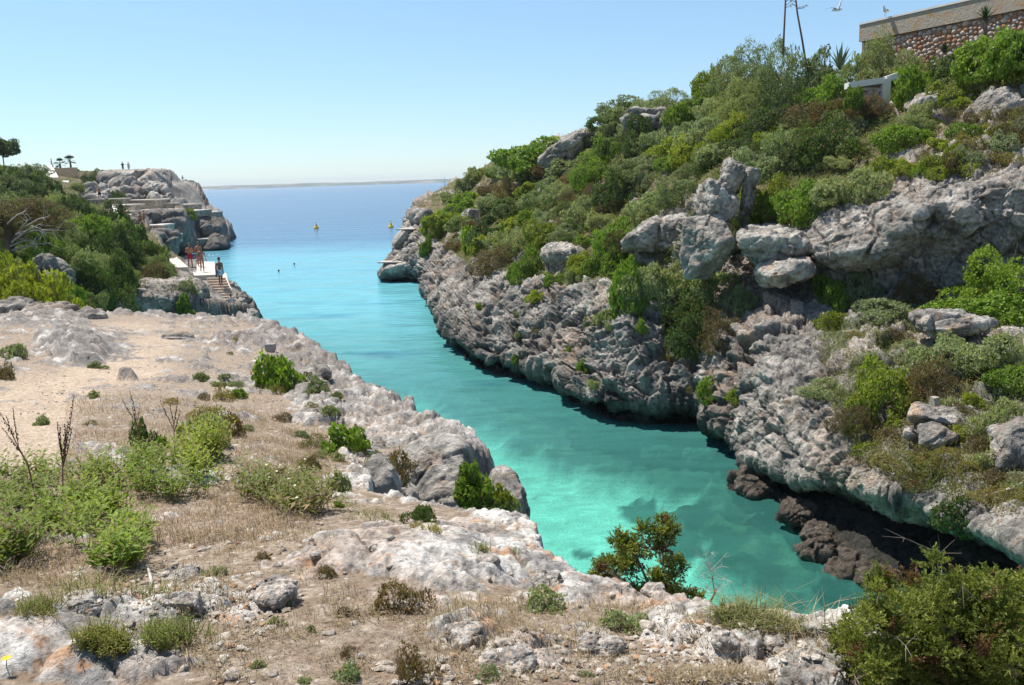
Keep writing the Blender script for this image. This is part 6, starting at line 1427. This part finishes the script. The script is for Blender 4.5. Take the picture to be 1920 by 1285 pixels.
for (x0, y0, x1, y1) in ((22,455,80,418),(30,440,110,432),(20,462,70,450),(40,432,60,408),(24,470,100,455),(50,425,95,405),(14,420,50,395),(60,425,88,440)):
    q = [dp(x0, y0, -.4), dp((x0+x1)/2, (y0+y1)/2 - 4, -.7), dp(x1, y1, -1)]; m.tube(q, [.05, .03, .012], 5, False)
    for _ in range(5): s = q[1] + (q[2] - q[1]) * r.random(); m.tube([s, s + unit(r.normal(size=3)) * .6], [.015, .005], 3, False)
m.build('bare_branches', mat_plain('grey_bare_wood', (0.34, 0.30, 0.27), 0.9), dt, True)
for (x, y, s) in ((20,400,1.5),(60,395,1.4),(0,430,1.2),(95,415,1.0)):
    c = put('crown', pr.choice(proto('brown', 'm')), dt); c.location = dp(x, y + 14, 0.5); c.scale = (s, s, s * .8)
def palm(px, py, Y, h, fr, n, label, seed):
    b = atY(px, py, Y); th = thing('palm_tree', label, 'palm', tuple(b)); r = np.random.default_rng(seed)
    m = MB(); m.tube([(0, 0, -1), (0.05, 0, h * .5), (0, 0, h)], [.22, .18, .16], 8); m.build('trunk', MAT_BARK, th, True)
    for k_ in range(n):
        a = k_ * 2.4; el = r.uniform(-.6, 1.5); d = np.array((math.cos(a) * math.cos(el), math.sin(a) * math.cos(el), math.sin(el)))
        q0 = np.array((0, 0, h)); q1 = q0 + d * fr * .55; fm = MB(); fm.tube([q0, q1], [.03, .02], 3, False)
        sd_ = np.cross(d, (0, 0, 1.0)); sd_ /= np.linalg.norm(sd_) + 1e-6; up_ = np.cross(sd_, d)
        for j in range(-5, 6):
            t_ = j * 0.27; e = q1 + (d * math.cos(t_) + sd_ * math.sin(t_)) * fr * .5 - np.array((0, 0, .06 * fr)); w_ = sd_ * math.cos(t_) * .05 - d * math.sin(t_) * .05
            fm.add([q1, (q1 + e) / 2 + w_, e, (q1 + e) / 2 - w_], [(0, 1, 2, 3)])
        fm.build('frond', MAT_PALM, th)
    return th
MAT_PALM = mat_plain('palm_leaf', (0.06, 0.10, 0.03), 0.6)
palm(113, 316, 165, 0.8, 1.3, 18, 'low fan palm left of the taller one on the skyline', 1); palm(133, 318, 165, 1.6, 1.3, 18, 'taller fan palm at the head of the wide staircase', 2)
def rosette(px, py, Y, h, L, n, w, label, name, cat, mat, seed, trunk=0, el0=0.2):
    b = atY(px, py, Y); th = thing(name, label, cat, tuple(b)); r = np.random.default_rng(seed)
    if trunk: m = MB(); m.tube([(0, 0, -.3), (.02, 0, h)], [.09, .07], 7); m.build('trunk', MAT_BARK, th, True)
    m = MB()
    for k_ in range(n):
        a = k_ * 2.4; el = el0 + (1.45 - el0) * (k_ / n) ** .8; d = np.array((math.cos(a) * math.cos(el), math.sin(a) * math.cos(el), math.sin(el))); sd_ = np.array((-math.sin(a), math.cos(a), 0)); q = np.array((0, 0, h)); l_ = L * r.uniform(.8, 1.1)
        sag = np.array((0, 0, -.10 * l_))
        m.add([q - sd_ * w * .5, q + sd_ * w * .5, q + d * l_ * .5 + sd_ * w * .5, q + d * l_ * .5 - sd_ * w * .5, q + d * l_ + sag], [(0, 1, 2, 3), (3, 2, 4)])
        m.add([q - sd_ * w * .5 - (0, 0, w * .25), q + sd_ * w * .5 - (0, 0, w * .25), q + d * l_ * .5 + sd_ * w * .5, q + d * l_ * .5 - sd_ * w * .5], [(3, 2, 1, 0)])
    m.build('leaf_rosette', mat, th); return th
MAT_YUCCA = mat_plain('yucca_leaf', (0.05, 0.085, 0.03), 0.55); MAT_AGAVE = mat_plain('agave_leaf', (0.20, 0.24, 0.14), 0.55)
rosette(1845, 75, 33.5, 0.75, 0.62, 60, .035, 'spiky yucca on a short trunk in front of the stone wall', 'yucca', 'plant', MAT_YUCCA, 1, 1, -.4)
rosette(1771, 104, 35.0, 0.1, 0.55, 50, .035, 'smaller spiky yucca low at the foot of the stone wall', 'yucca', 'plant', MAT_YUCCA, 2, 0, .1)
rosette(1575, 130, 40, 0.0, 1.25, 16, .13, 'agave with tall pointed leaves on the crest', 'agave', 'plant', MAT_AGAVE, 3, 0, .7)
for i, (pts, Y, arms, lab) in enumerate([([(1468,110),(1470,60),(1472,20),(1474,-40)], 43, [((1473,10),(1484,2)),((1473,14),(1482,10)),((1473,4),(1482,-6))], 'tall straight dry agave pole on the crest'), ([(1512,125),(1504,75),(1495,25),(1488,-35)], 43, [((1496,12),(1486,8)),((1496,16),(1508,14)),((1497,14),(1511,10)),((1494,4),(1484,0))], 'slanting dry agave pole right of the straight one')]):
    b = atY(*pts[0], Y); th = thing('agave_pole', lab, 'dead plant', tuple(b)); m = MB(); m.tube([atY(x, y, Y) - b for x, y in pts], [.055, .048, .042, .034], 7); m.build('pole', MAT_STALK, th, True)
    for a0, a1 in arms:
        m = MB(); q0, q1 = atY(*a0, Y) - b, atY(*a1, Y) - b; m.tube([q0, (q0 + q1) / 2 - (0, 0, .03), q1], [.018, .014, .01], 4)
        for _ in range(5): m.tube([q1, q1 + unit(jr.normal(size=3)) * .12], [.01, .006], 3)
        m.build('arm', MAT_STALK, th)
# ================================================================== PEOPLE
def mat_skin(name, c): return mat_plain(name, c, 0.55, 0.06, 6)
SK_RED = mat_skin('tanned_skin', (0.42, 0.20, 0.12)); SK_BROWN = mat_skin('dark_tan_skin', (0.22, 0.12, 0.075)); SK_PALE = mat_skin('fair_skin', (0.52, 0.33, 0.24))
HAIR_D = mat_plain('dark_hair', (0.02, 0.015, 0.012), 0.7); HAIR_L = mat_plain('fair_hair', (0.24, 0.15, 0.07), 0.7); HAIR_G = mat_plain('grey_hair', (0.16, 0.13, 0.11), 0.7)
def skinned(joints, edges, radii):
    me = bpy.data.meshes.new('tmp'); me.from_pydata(joints, edges, []); ob = bpy.data.objects.new('tmp', me); col.objects.link(ob)
    sk = ob.modifiers.new('s', 'SKIN'); ob.data.skin_vertices or None
    if not me.skin_vertices: me.skin_vertices_new() if hasattr(me, 'skin_vertices_new') else None
    for i, r in enumerate(radii): me.skin_vertices[0].data[i].radius = r
    me.skin_vertices[0].data[0].use_root = True
    sub = ob.modifiers.new('u', 'SUBSURF'); sub.levels = 1; sub.render_levels = 1
    dg = bpy.context.evaluated_depsgraph_get(); ev = ob.evaluated_get(dg); m2 = bpy.data.meshes.new_from_object(ev)
    V = [tuple(v.co) for v in m2.vertices]; F = [tuple(p.vertices) for p in m2.polygons]
    bpy.data.objects.remove(ob); bpy.data.meshes.remove(me); bpy.data.meshes.remove(m2)
    return V, F
POSES = {
 'stand': dict(el=(.23,-.02,1.12), wr=(.22,.04,.86), kn=(.10,.0,.50), an=(.11,-.02,.08)),
 'folded': dict(el=(.26,.04,1.13), wr=(.06,.20,1.16), kn=(.11,.0,.50), an=(.13,-.02,.08)),
 'hips': dict(el=(.36,-.06,1.16), wr=(.18,.06,1.00), kn=(.11,.0,.50), an=(.13,-.02,.08)),
 'headhold': dict(el=(.40,.02,1.56), wr=(.16,.02,1.66), kn=(.09,.0,.50), an=(.10,-.02,.08)),
 'away': dict(el=(.27,-.04,1.13), wr=(.30,.02,.88), kn=(.08,.02,.50), an=(.08,-.04,.08)),
 'walk': dict(el=(.24,-.05,1.14), wr=(.25,.10,.92), kn=(.09,.10,.52), an=(.09,.02,.10)),
}
def ell_tube(m, pts, rx, ry, sides=12):
    V = []; n = len(pts)
    for i, p in enumerate(pts):
        for k in range(sides):
            t = 2 * math.pi * k / sides; V.append((p[0] + rx[i] * math.cos(t), p[1] + ry[i] * math.sin(t), p[2]))
    F = [(i * sides + k, i * sides + (k + 1) % sides, (i + 1) * sides + (k + 1) % sides, (i + 1) * sides + k) for i in range(n - 1) for k in range(sides)]
    m.add(V, F)
def person(loc, rz, h, pose, skin, hair, label, wear=(), woman=False, seated=False, long_hair=False, group=None, asym=0.0):
    S = POSES[pose]; th = thing('person', label, 'person', loc, rz, group, h / 1.75); sw = 0.165 if woman else 0.19
    J = [(0, 0, .93), (0, 0, 1.12), (0, .0, 1.32), (0, -.01, 1.46), (0, .01, 1.55)]; Rr = [(.145, .10), (.115 if woman else .13, .085), (.15, .10), (.055, .055), (.05, .05)]; E = [(0, 1), (1, 2), (2, 3), (3, 4)]
    hands = []; knees = []
    for s in (-1, 1):
        el, wr, kn, an = [np.array(S[k]) * (s, 1, 1) for k in ('el', 'wr', 'kn', 'an')]
        if asym and s > 0: an = an + (0, .16 * asym, .0); kn = kn + (0, .12 * asym, 0)
        if asym and s < 0: an = an - (0, .14 * asym, -.03)
        hip = (s * .085, 0, .90)
        if seated: kn = np.array((s * .12, .42, .98 + .06)); an = np.array((s * .14, .52, .60)); hip = (s * .09, .02, .92)
        if seated == 'lie': kn = np.array((s * .12, .40, 1.15)); an = np.array((s * .12, .70, .90))
        b = len(J); J += [(s * sw, -.01, 1.42), tuple(el), tuple(wr), tuple(wr + (wr - el) * .28)]; Rr += [(.058, .058), (.042, .042), (.029, .029), (.034, .02)]; E += [(2, b), (b, b + 1), (b + 1, b + 2), (b + 2, b + 3)]
        hands.append((wr + (wr - el) * .28, unit(wr - el), s))
        b = len(J); J += [hip, tuple(kn), tuple(an), tuple(an + (0, .13, -.045))]; Rr += [(.092, .092), (.057, .057), (.040, .040), (.036, .025)]; E += [(0, b), (b, b + 1), (b + 1, b + 2), (b + 2, b + 3)]
        knees.append((np.array(hip), kn, an))
    V, F = skinned(J, E, Rr); m = MB(); m.add(V, F)
    # head with face, ears; fingers
    hc = np.array((0, .02, 1.655)); prof = [(.001, -.118), (.045, -.105), (.062, -.07), (.072, -.02), (.076, .03), (.066, .08), (.04, .108), (.001, .118)]
    Vh = []; ns = 14
    for r_, z in prof:
        for k in range(ns):
            t = 2 * math.pi * k / ns; x, y = r_ * math.cos(t) * .95, r_ * math.sin(t) * 1.18
            if y > .055 and abs(x) < .02: y += .016 if -.035 < z < .02 else (-.004 if z > .02 else .004)
            if y > .05 and .018 < abs(x) < .05 and .0 < z < .04: y -= .008
            Vh.append(hc + (x, y, z))
    Fh = [(i * ns + k, i * ns + (k + 1) % ns, (i + 1) * ns + (k + 1) % ns, (i + 1) * ns + k) for i in range(len(prof) - 1) for k in range(ns)]; m.add(Vh, Fh)
    for s in (-1, 1): m.box(hc + (s * .076, -.005, -.005), (.014, .03, .055))
    for p, d, s in hands:
        sd_ = unit(np.cross(d, (0, 1.0, 0.1)))
        for k, (o_, l_) in enumerate(((-.026, .065), (-.009, .08), (.009, .075), (.026, .058))): m.tube([p + sd_ * o_, p + sd_ * o_ + d * l_ * .55, p + sd_ * o_ + d * l_ + (0, .012, 0)], [.009, .0085, .007], 5)
        m.tube([p - d * .05 + sd_ * .03, p - d * .01 + sd_ * .05 + (0, .02, 0), p + d * .02 + sd_ * .05 + (0, .03, 0)], [.011, .01, .008], 5)
    m.build('body', skin, th, True)
    hm = MB(); Vr = []
    zlow = -.09 if long_hair else -.03
    for i, (r_, z) in enumerate([(.066, zlow), (.082, .0), (.086, .04), (.078, .085), (.05, .118), (.001, .13)]):
        for k in range(ns):
            t = 2 * math.pi * k / ns; x, y = r_ * math.cos(t), r_ * math.sin(t) * 1.15
            if y > .02 and z < .07: y = .02 + (y - .02) * .35; 
            Vr.append(hc + (x, y - .006, z))
    hm.add(Vr, [(i * ns + k, i * ns + (k + 1) % ns, (i + 1) * ns + (k + 1) % ns, (i + 1) * ns + k) for i in range(5) for k in range(ns)]); hm.build('hair', hair, th, True)
    for kind, mat, ln in wear:
        c = MB()
        if kind in ('shorts', 'trunks'):
            ell_tube(c, [(0, 0, 1.03), (0, 0, .97), (0, 0, .88), (0, 0, .82)], [.16, .175, .19, .185], [.115, .125, .13, .12])
            for hp, kn, an in knees:
                e = hp + (kn - hp) * ln; c.tube([hp + (0, 0, .02), hp + (e - hp) * .5, e], [.105, .105, .10], 12, False)
        elif kind == 'shirt':
            ell_tube(c, [(0, 0, .93), (0, 0, 1.1), (0, 0, 1.3), (0, 0, 1.42), (0, 0, 1.48)], [.175, .155, .19, .2, .08], [.125, .115, .13, .11, .07])
            for s in (-1, 1):
                a = np.array((s * (sw - .02), -.01, 1.42)); e = a + (np.array(S['el']) * (s, 1, 1) - a) * ln; c.tube([a, e], [.075, .07], 10, False)
        elif kind == 'bikini':
            ell_tube(c, [(0, 0, .97), (0, 0, .90), (0, 0, .84)], [.155, .172, .12], [.115, .13, .11]); ell_tube(c, [(0, 0, 1.30), (0, 0, 1.27)], [.158, .15], [.112, .108])
        elif kind == 'trousers':
            ell_tube(c, [(0, 0, 1.03), (0, 0, .88)], [.16, .18], [.115, .125])
            for hp, kn, an in knees: c.tube([hp, kn, an], [.1, .075, .06], 10, False)
        c.build({'bikini': 'bikini', 'shirt': 'shirt'}.get(kind, kind), mat, th, True)
    return th
def cloth(name, c): return mat_plain(name, c, 0.9, 0.08, 10)
def ppl(px, py_feet, Y, *a, **k): return person(tuple(atY(px, py_feet, Y)), *a, **k)
RED = cloth('red_cloth', (0.42, 0.02, 0.03)); t = NT('blue_white_print'); n = t.noise(9, 2, 0.5, t.objpos()); BLW = t.done(t.principled(t.ramp(n, [(0.46, (0.75, 0.80, 0.85)), (0.54, (0.10, 0.32, 0.55))]), 0.9))
def zfeet(px, py, z): q = atZ(px, py, z); return tuple(q)
person(zfeet(358, 504, PZ), 0.1, 1.78, 'folded', SK_RED, HAIR_G, 'man in red swim shorts with folded arms on the platform', [('trunks', RED, .52)])
person(zfeet(375, 501, PZ), -0.5, 1.80, 'hips', SK_RED, HAIR_G, 'shirtless man half hidden behind the woman in the bikini', [('trunks', cloth('dark_trunks', (0.15, 0.05, 0.06)), .4)])
person(zfeet(380, 511, PZ), 0.1, 1.70, 'away', SK_RED, HAIR_L, 'woman in a pinkish bikini seen from behind on the platform', [('bikini', cloth('pink_cloth', (0.38, 0.16, 0.20)), 0)], woman=True, long_hair=True, asym=.5)
q = top + sv * 4.1; person((q[0] + .05, q[1], PZ + (bot[2] - PZ) / NS * 4), -2.2, 1.78, 'stand', SK_BROWN, HAIR_D, 'dark haired man in blue and white shorts going down the stairs', [('shorts', BLW, .62)], asym=.4)
ppl(436, 592, 50.8, 0.6, 1.3, 'stand', SK_BROWN, HAIR_D, 'dark haired person crouching at the foot of the stairs', [('shirt', cloth('white_cotton', (0.75, 0.70, 0.68)), .5)], seated=True)
ppl(188, 376, 113, 0.2, 1.8, 'folded', SK_RED, HAIR_D, 'shirtless walker in black shorts near the boulders', [('shorts', cloth('black_cloth', (0.02, 0.02, 0.025)), .5)])
ppl(201, 387, 114, 0.0, 1.75, 'stand', SK_PALE, HAIR_D, 'walker in white shirt and green shorts on the terrace', [('shirt', cloth('white_shirt', (0.75, 0.75, 0.78)), .5), ('shorts', cloth('green_cloth', (0.22, 0.45, 0.04)), .5)])
ppl(386, 393, 145, -0.6, 1.8, 'folded', SK_PALE, HAIR_D, 'lone figure standing at the outer end of the terrace', [('trunks', cloth('grey_trunks', (0.25, 0.2, 0.2)), .4)])
ppl(231, 321, 170, 0, 1.75, 'folded', SK_PALE, HAIR_D, 'walker in dark blue clothes on the skyline', [('shirt', cloth('navy', (0.01, 0.02, 0.08)), .8), ('trousers', cloth('navy_trousers', (0.02, 0.02, 0.06)), 1)])
ppl(242, 321, 170, 0, 1.72, 'stand', SK_PALE, HAIR_D, 'walker in a pale shirt on the skyline', [('shirt', cloth('pale_shirt', (0.6, 0.58, 0.6)), .8), ('trousers', cloth('pale_trousers', (0.5, 0.45, 0.45)), 1)])
ppl(98, 318, 152, -1.2, 1.8, 'walk', SK_PALE, HAIR_D, 'person in light clothes walking above the wide staircase', [('shirt', cloth('light_top', (0.55, 0.45, 0.42)), .6), ('trousers', cloth('light_trousers', (0.55, 0.52, 0.5)), 1)], asym=.8)
ppl(232, 416, 103, 0.3, 1.75, 'stand', SK_RED, HAIR_D, 'sunbather sitting on the left on the middle terrace', [('trunks', cloth('orange_cloth', (0.4, 0.12, 0.05)), .4)], seated=True)
ppl(238, 419, 102.5, -0.4, 1.7, 'away', SK_RED, HAIR_D, 'woman standing close beside the sitting sunbather', [('bikini', cloth('red_bikini', (0.4, 0.05, 0.03)), 0)], woman=True, long_hair=True)
ppl(272, 424, 99, 3.1, 1.75, 'headhold', SK_RED, HAIR_D, 'sunbather holding both hands to the head', [('trunks', cloth('tan_trunks', (0.35, 0.2, 0.14)), .4)])
ppl(265, 427, 98, 0.2, 1.7, 'stand', SK_RED, HAIR_D, 'dark haired person in black beside the sunbather with raised arms', [('bikini', cloth('black_bikini', (0.02, 0.02, 0.02)), 0)], woman=True, long_hair=True)
ppl(294, 452, 98.5, -1.5, 1.6, 'stand', SK_RED, HAIR_D, 'person in pink sitting on the lowest sun terrace', [('shirt', cloth('pink_shirt', (0.65, 0.25, 0.3)), .5)], seated=True)
tw = MB(); tw.box((0, 0, 0), (1.6, .8, .03)); q = atY(298, 441, 100.2); q[2] += .03; o = put('towel', tw.mesh('towel', cloth('pink_towel', (0.7, 0.35, 0.38))), loc=q); tag(o, 'pink towel spread on the lowest sun terrace', 'towel')
tw = MB(); tw.box((0, 0, 0), (1.5, .8, .03)); q = atY(283, 422, 102.5); q[2] += .03; o = put('towel', tw.mesh('towel', cloth('white_towel', (0.75, 0.73, 0.75))), loc=q); tag(o, 'white towel on the small square stone terrace', 'towel')
# swimmers: head and shoulders above the surface
for px, py, lab in ((523, 511, 'swimmer nearer to the left bank with head above water'), (552, 498, 'swimmer farther out in the turquoise water')):
    q = atZ(px, py, 0.0); person((q[0], q[1], -1.50), 1.0, 1.75, 'stand', SK_BROWN, HAIR_D, lab)

# ================================================================== SMALL THINGS
MAT_YEL = mat_plain('buoy_yellow', (0.80, 0.46, 0.02), 0.4, 0.06, 2, spec=0.4)
for px, py, lab in ((593, 429, 'yellow conical buoy left of the channel'), (733, 427, 'yellow conical buoy nearer to the rocky tip')):
    q = atZ(px, py, 0.0); th = thing('buoy', lab, 'buoy', (q[0], q[1], 0), 0, 'yellow marker buoys'); m = MB(); m.lathe([(.05, -.5), (.45, -.3), (.56, .0), (.55, .15), (.42, .32), (.24, .55), (.15, .9), (.10, 1.0)], sides=18); m.build('float_body', MAT_YEL, th, True)
    m = MB(); m.tube([(0, 0, .95), (0, 0, 1.25)], .03, 6); m.box((0, 0, 1.25), (.16, .03, .16), .3); m.box((0, 0, 1.25), (.03, .16, .16), .3); m.build('top_mark', MAT_YEL, th)
q = atZ(834, 347.6, 0.0); sl = thing('sailing_boat', 'small white sailing boat under the distant coast', 'boat', (q[0], q[1], 0), 0.5); k = q[1] / F0
m = MB(); Hh = 17 * k
hull = [(-5 * k / 2, 0, .6), (-1.5 * k, -1.0, .6), (1.5 * k, -1.1, .6), (2.8 * k, 0, .8), (1.5 * k, 1.1, .6), (-1.5 * k, 1.0, .6)]; m.add(hull + [(x * .8, y * .7, -.4) for x, y, z in hull], [(0, 1, 2, 3, 4, 5)] + [(i, 6 + i, 6 + (i + 1) % 6, (i + 1) % 6) for i in range(6)]); m.build('hull', mat_plain('hull_paint', (0.12, 0.14, 0.2), 0.4), sl)
m = MB(); m.tube([(0, 0, .5), (0, 0, Hh)], .12, 6); m.build('mast', MAT_METAL, sl)
sm = cloth('sail_white', (0.8, 0.78, 0.78)); m = MB(); m.add([(-.15, 0, 1.6), (-2.2 * k, .5, 1.6), (-1.1 * k, .55, Hh * .5), (-.15, 0, Hh * .96), (-.15, .06, 1.6), (-2.2 * k, .56, 1.6)], [(0, 1, 2, 3)]); m.build('mainsail', sm, sl); m = MB(); m.add([(.2, 0, Hh * .85), (2.4 * k, -.3, 1.2), (.9 * k, -.5, 1.4)], [(0, 1, 2)]); m.build('jib', sm, sl)
# gulls
MAT_GULL = mat_plain('gull_white', (0.78, 0.77, 0.75), 0.7); MAT_GWING = mat_plain('gull_grey', (0.42, 0.43, 0.45), 0.7); MAT_BEAK = mat_plain('gull_beak', (0.6, 0.35, 0.03), 0.5); MAT_TIP = mat_plain('wing_tip_black', (0.03, 0.03, 0.03), 0.7)
q = atZ(1660, 31, WZ + .03); g = thing('seagull', 'white seagull standing on the coping of the high wall', 'bird', tuple(q), -2.4); 
def gull_body(m, z, tilt=.35):
    P = [(-.24, 0, z - .02), (-.14, 0, z), (0, 0, z + .01), (.10, 0, z + .05), (.16, 0, z + .12), (.19, 0, z + .19), (.235, 0, z + .20)]; m.tube(P, [.012, .055, .085, .075, .045, .045, .012], 10)
m = MB(); gull_body(m, .24); m.build('body', MAT_GULL, g, True)
for s in (-1, 1):
    m = MB(); m.tube([(.08, s * .065, .29), (-.06, s * .085, .26), (-.28, s * .03, .21)], [.03, .045, .008], 6); m.build('wing', MAT_GWING, g, True); m = MB(); m.tube([(0, s * .03, .18), (0.005, s * .03, .0), (.05, s * .03, .0)], [.008, .007, .006], 5); m.build('leg', MAT_BEAK, g)
m = MB(); m.tube([(.225, 0, .44), (.29, 0, .425)], [.013, .003], 5); m.build('beak', MAT_BEAK, g)
q = atY(1570, 19, 36); g = thing('seagull', 'white seagull flying with raised wings above the crest', 'bird', tuple(q), 0.3); m = MB(); m.tube([(-.22, .1, -.01), (-.1, .03, 0), (.0, 0, .01), (.1, -.02, .02), (.18, -.05, .02)], [.02, .05, .06, .045, .012], 9); m.build('body', MAT_GULL, g, True)
for nm, pts in (('wing', [(0, 0, .03), (.10, .02, .16), (.17, .05, .30), (.22, .08, .44)]), ('wing', [(0, 0, .03), (-.16, .0, .07), (-.32, .03, .08), (-.46, .06, .05)])):
    m = MB(); P = np.array(pts); ch = np.array((.0, .16, .02)); Vv = []
    for i, p in enumerate(P): w_ = (1, 1.05, .8, .12)[i]; Vv += [p - ch * .45 * w_, p + ch * .55 * w_, p + ch * .1 * w_ + (0, 0, .015)]
    Fw = []
    for i in range(3): a = i * 3; b = a + 3; Fw += [(a, b, b + 2, a + 2), (a + 2, b + 2, b + 1, a + 1), (a + 1, b + 1, b, a)]
    m.add(Vv, Fw); w = m.build(nm, MAT_GWING, g, True); m = MB(); m.add(Vv[-3:] + [P[-1] * 1.08], [(0, 1, 3), (1, 2, 3), (2, 0, 3)]); m.build('wing_tip', MAT_TIP, w)
# concrete block on the ledge, rusty metal, driftwood, post, mast
q = atY(1752, 757, 17.5); m = MB(); m.box((0, 0, .05), (.15, .15, .19), .4, .93); m.box((-.06, -.08, .12), (.03, .02, .03), .4); o = put('concrete_block', m.mesh('concrete_block', mat_plain('block_concrete', (0.36, 0.30, 0.25), .9, .3, 14)), loc=q); tag(o, 'small square concrete block standing on the flat white ledge', 'block')
RUST = mat_plain('rusty_iron', (0.36, 0.10, 0.04), .8, .3, 20)
for (x0, y0, x1, y1, Y, lab) in ((1718,873,1733,862,16.9,'short piece of rusty iron higher on the lower slope'), (1697,915,1722,903,16.2,'longer piece of rusty iron near the lip of the overhang')):
    p, d = S_CLIFF.at((x0 + x1) / 2, (y0 + y1) / 2); b = ((x1 - x0) / F0 * d, 0, (y0 - y1) / F0 * d); m = MB(); m.tube([(-b[0] / 2, -.04, -b[2] / 2), (0, -.06, .02), (b[0] / 2, -.02, b[2] / 2)], [.03, .035, .02], 6); m.tube([(0, -.06, .02), (.05, -.1, -.05)], [.02, .02], 5); o = put('rusty_iron', m.mesh('rusty_iron', RUST), loc=p + (0, 0, .04)); tag(o, lab, 'scrap metal')
for (pts, lab) in (([(1085,578),(1110,583),(1130,576),(1145,568)], 'bleached driftwood branch on the pinkish cliff top'), ([(818,530),(822,545),(824,553)], 'pale dead branch hanging on the dark rock near the tip'), ([(1845,935),(1880,925),(1915,910)], 'long dead branch on the slope at the lower right edge')):
    p, d = S_CLIFF.at(*pts[0]); P = [np.zeros(3)]
    for x, y in pts[1:]: P.append((atY(x, y, p[1]) - atY(*pts[0], p[1])))
    m = MB(); m.tube(P, np.linspace(.0022 * d, .0008 * d, len(P)), 5); m.tube([P[1], P[1] + np.array((.25, -.1, .12)) * d / 30], [.0012 * d, .0005 * d], 4); o = put('dead_branch', m.mesh('dead_branch', mat_plain('driftwood', (0.45, 0.40, 0.35), .9), True), loc=p + (-.05, -.12, .1)); tag(o, lab, 'branch')
p, d = S_GROUND.at(508, 655); m = MB(); m.tube([(0, 0, -.1), (0, 0, .12)], .09, 8); m.box((0, 0, .1), (.2, .12, .14)); o = put('stone_post', m.mesh('stone_post', mat_plain('post_stone', (0.3, 0.28, 0.26), .9)), loc=p); tag(o, 'short grey stone post behind the round green shrub', 'post')
q = atY(343, 341, 232); m = MB(); m.tube([(0, 0, -.5), (0, 0, 1.6)], .10, 6); m.box((0, 0, 1.0), (.5, .1, .5)); m.tube([(-.3, 0, 1.5), (.3, 0, 1.7)], .05, 4); o = put('beacon_mast', m.mesh('beacon_mast', MAT_METAL), loc=q); tag(o, 'small beacon mast on top of the blue grey sea cliff', 'mast')
# small white house on the far shore
q = atY(393, 351, 5180); th = thing('white_house', 'tiny white building on the distant coast', 'house', tuple(q), .1); m = MB(); m.box((0, 0, 0), (16, 10, 6)); m.build('wall', MAT_WHITE, th); m = MB(); m.box((0, 0, 3.6), (16.6, 10.6, 1.2), 0, .8); m.build('roof', mat_plain('roof_tile', (0.35, 0.2, 0.14)), th)
# white foam where the swell meets the cove
fr_ = np.random.default_rng(4); q = atZ(338, 485, .02); Vf = []; nF = 1500
P = np.c_[q[0] + fr_.normal(size=nF) * 1.3, q[1] + fr_.normal(size=nF) * 2.0, np.full(nF, .03)]; Nn = np.tile((0, 0, 1.0), (nF, 1)) + fr_.normal(size=(nF, 3)) * .2; U = unit(fr_.normal(size=(nF, 3)) * (1, .6, .05)); s_ = fr_.uniform(.08, .3, nF)
V, F = leaf_quads(P, unit(Nn), U, s_, s_ * .7, fr_); put('sea_foam', mesh_np('sea_foam', V, F, False, None, mat_plain('foam', (0.8, 0.8, 0.8), .7)), kind='stuff')

# ================================================================== AIR
hz_m = bpy.data.materials.new('haze_air'); hz_m.use_nodes = True; ht = hz_m.node_tree; ht.nodes.clear(); ho = ht.nodes.new('ShaderNodeOutputMaterial'); hv = ht.nodes.new('ShaderNodeVolumePrincipled'); hv.inputs['Color'].default_value = (0.80, 0.90, 1.0, 1); hv.inputs['Density'].default_value = 0.00013; hv.inputs['Anisotropy'].default_value = 0.2
ht.links.new(hv.outputs[0], ho.inputs['Volume'])
m = MB(); m.box((-1000, 3480, 17), (14000, 7200, 76)); o = put('haze', m.mesh('haze', hz_m), kind='stuff')

MAT_PETAL = mat_plain('yellow_petal', (0.75, 0.55, 0.02), 0.6)
for px, py, lab in ((15, 1258, 'single yellow flower on the pale slab in the lower left corner'), (618, 933, 'single yellow flower in the weeds beside the pitted rock')):
    p, d = S_GROUND.at(px, py); th = thing('yellow_flower', lab, 'flower', tuple(p)); m = MB(); m.tube([(0, 0, 0), (.004, 0, .03)], .0015, 4); m.build('stem', MAT_YUCCA, th)
    m = MB()
    for k_ in range(12):
        a_ = k_ * math.pi / 6; m.add([(0.004, 0, .031), (.004 + .012 * math.cos(a_ - .25), .012 * math.sin(a_ - .25), .036), (.004 + .019 * math.cos(a_), .019 * math.sin(a_), .037), (.004 + .012 * math.cos(a_ + .25), .012 * math.sin(a_ + .25), .036)], [(0, 1, 2, 3)])
    m.build('blossom', MAT_PETAL, th)
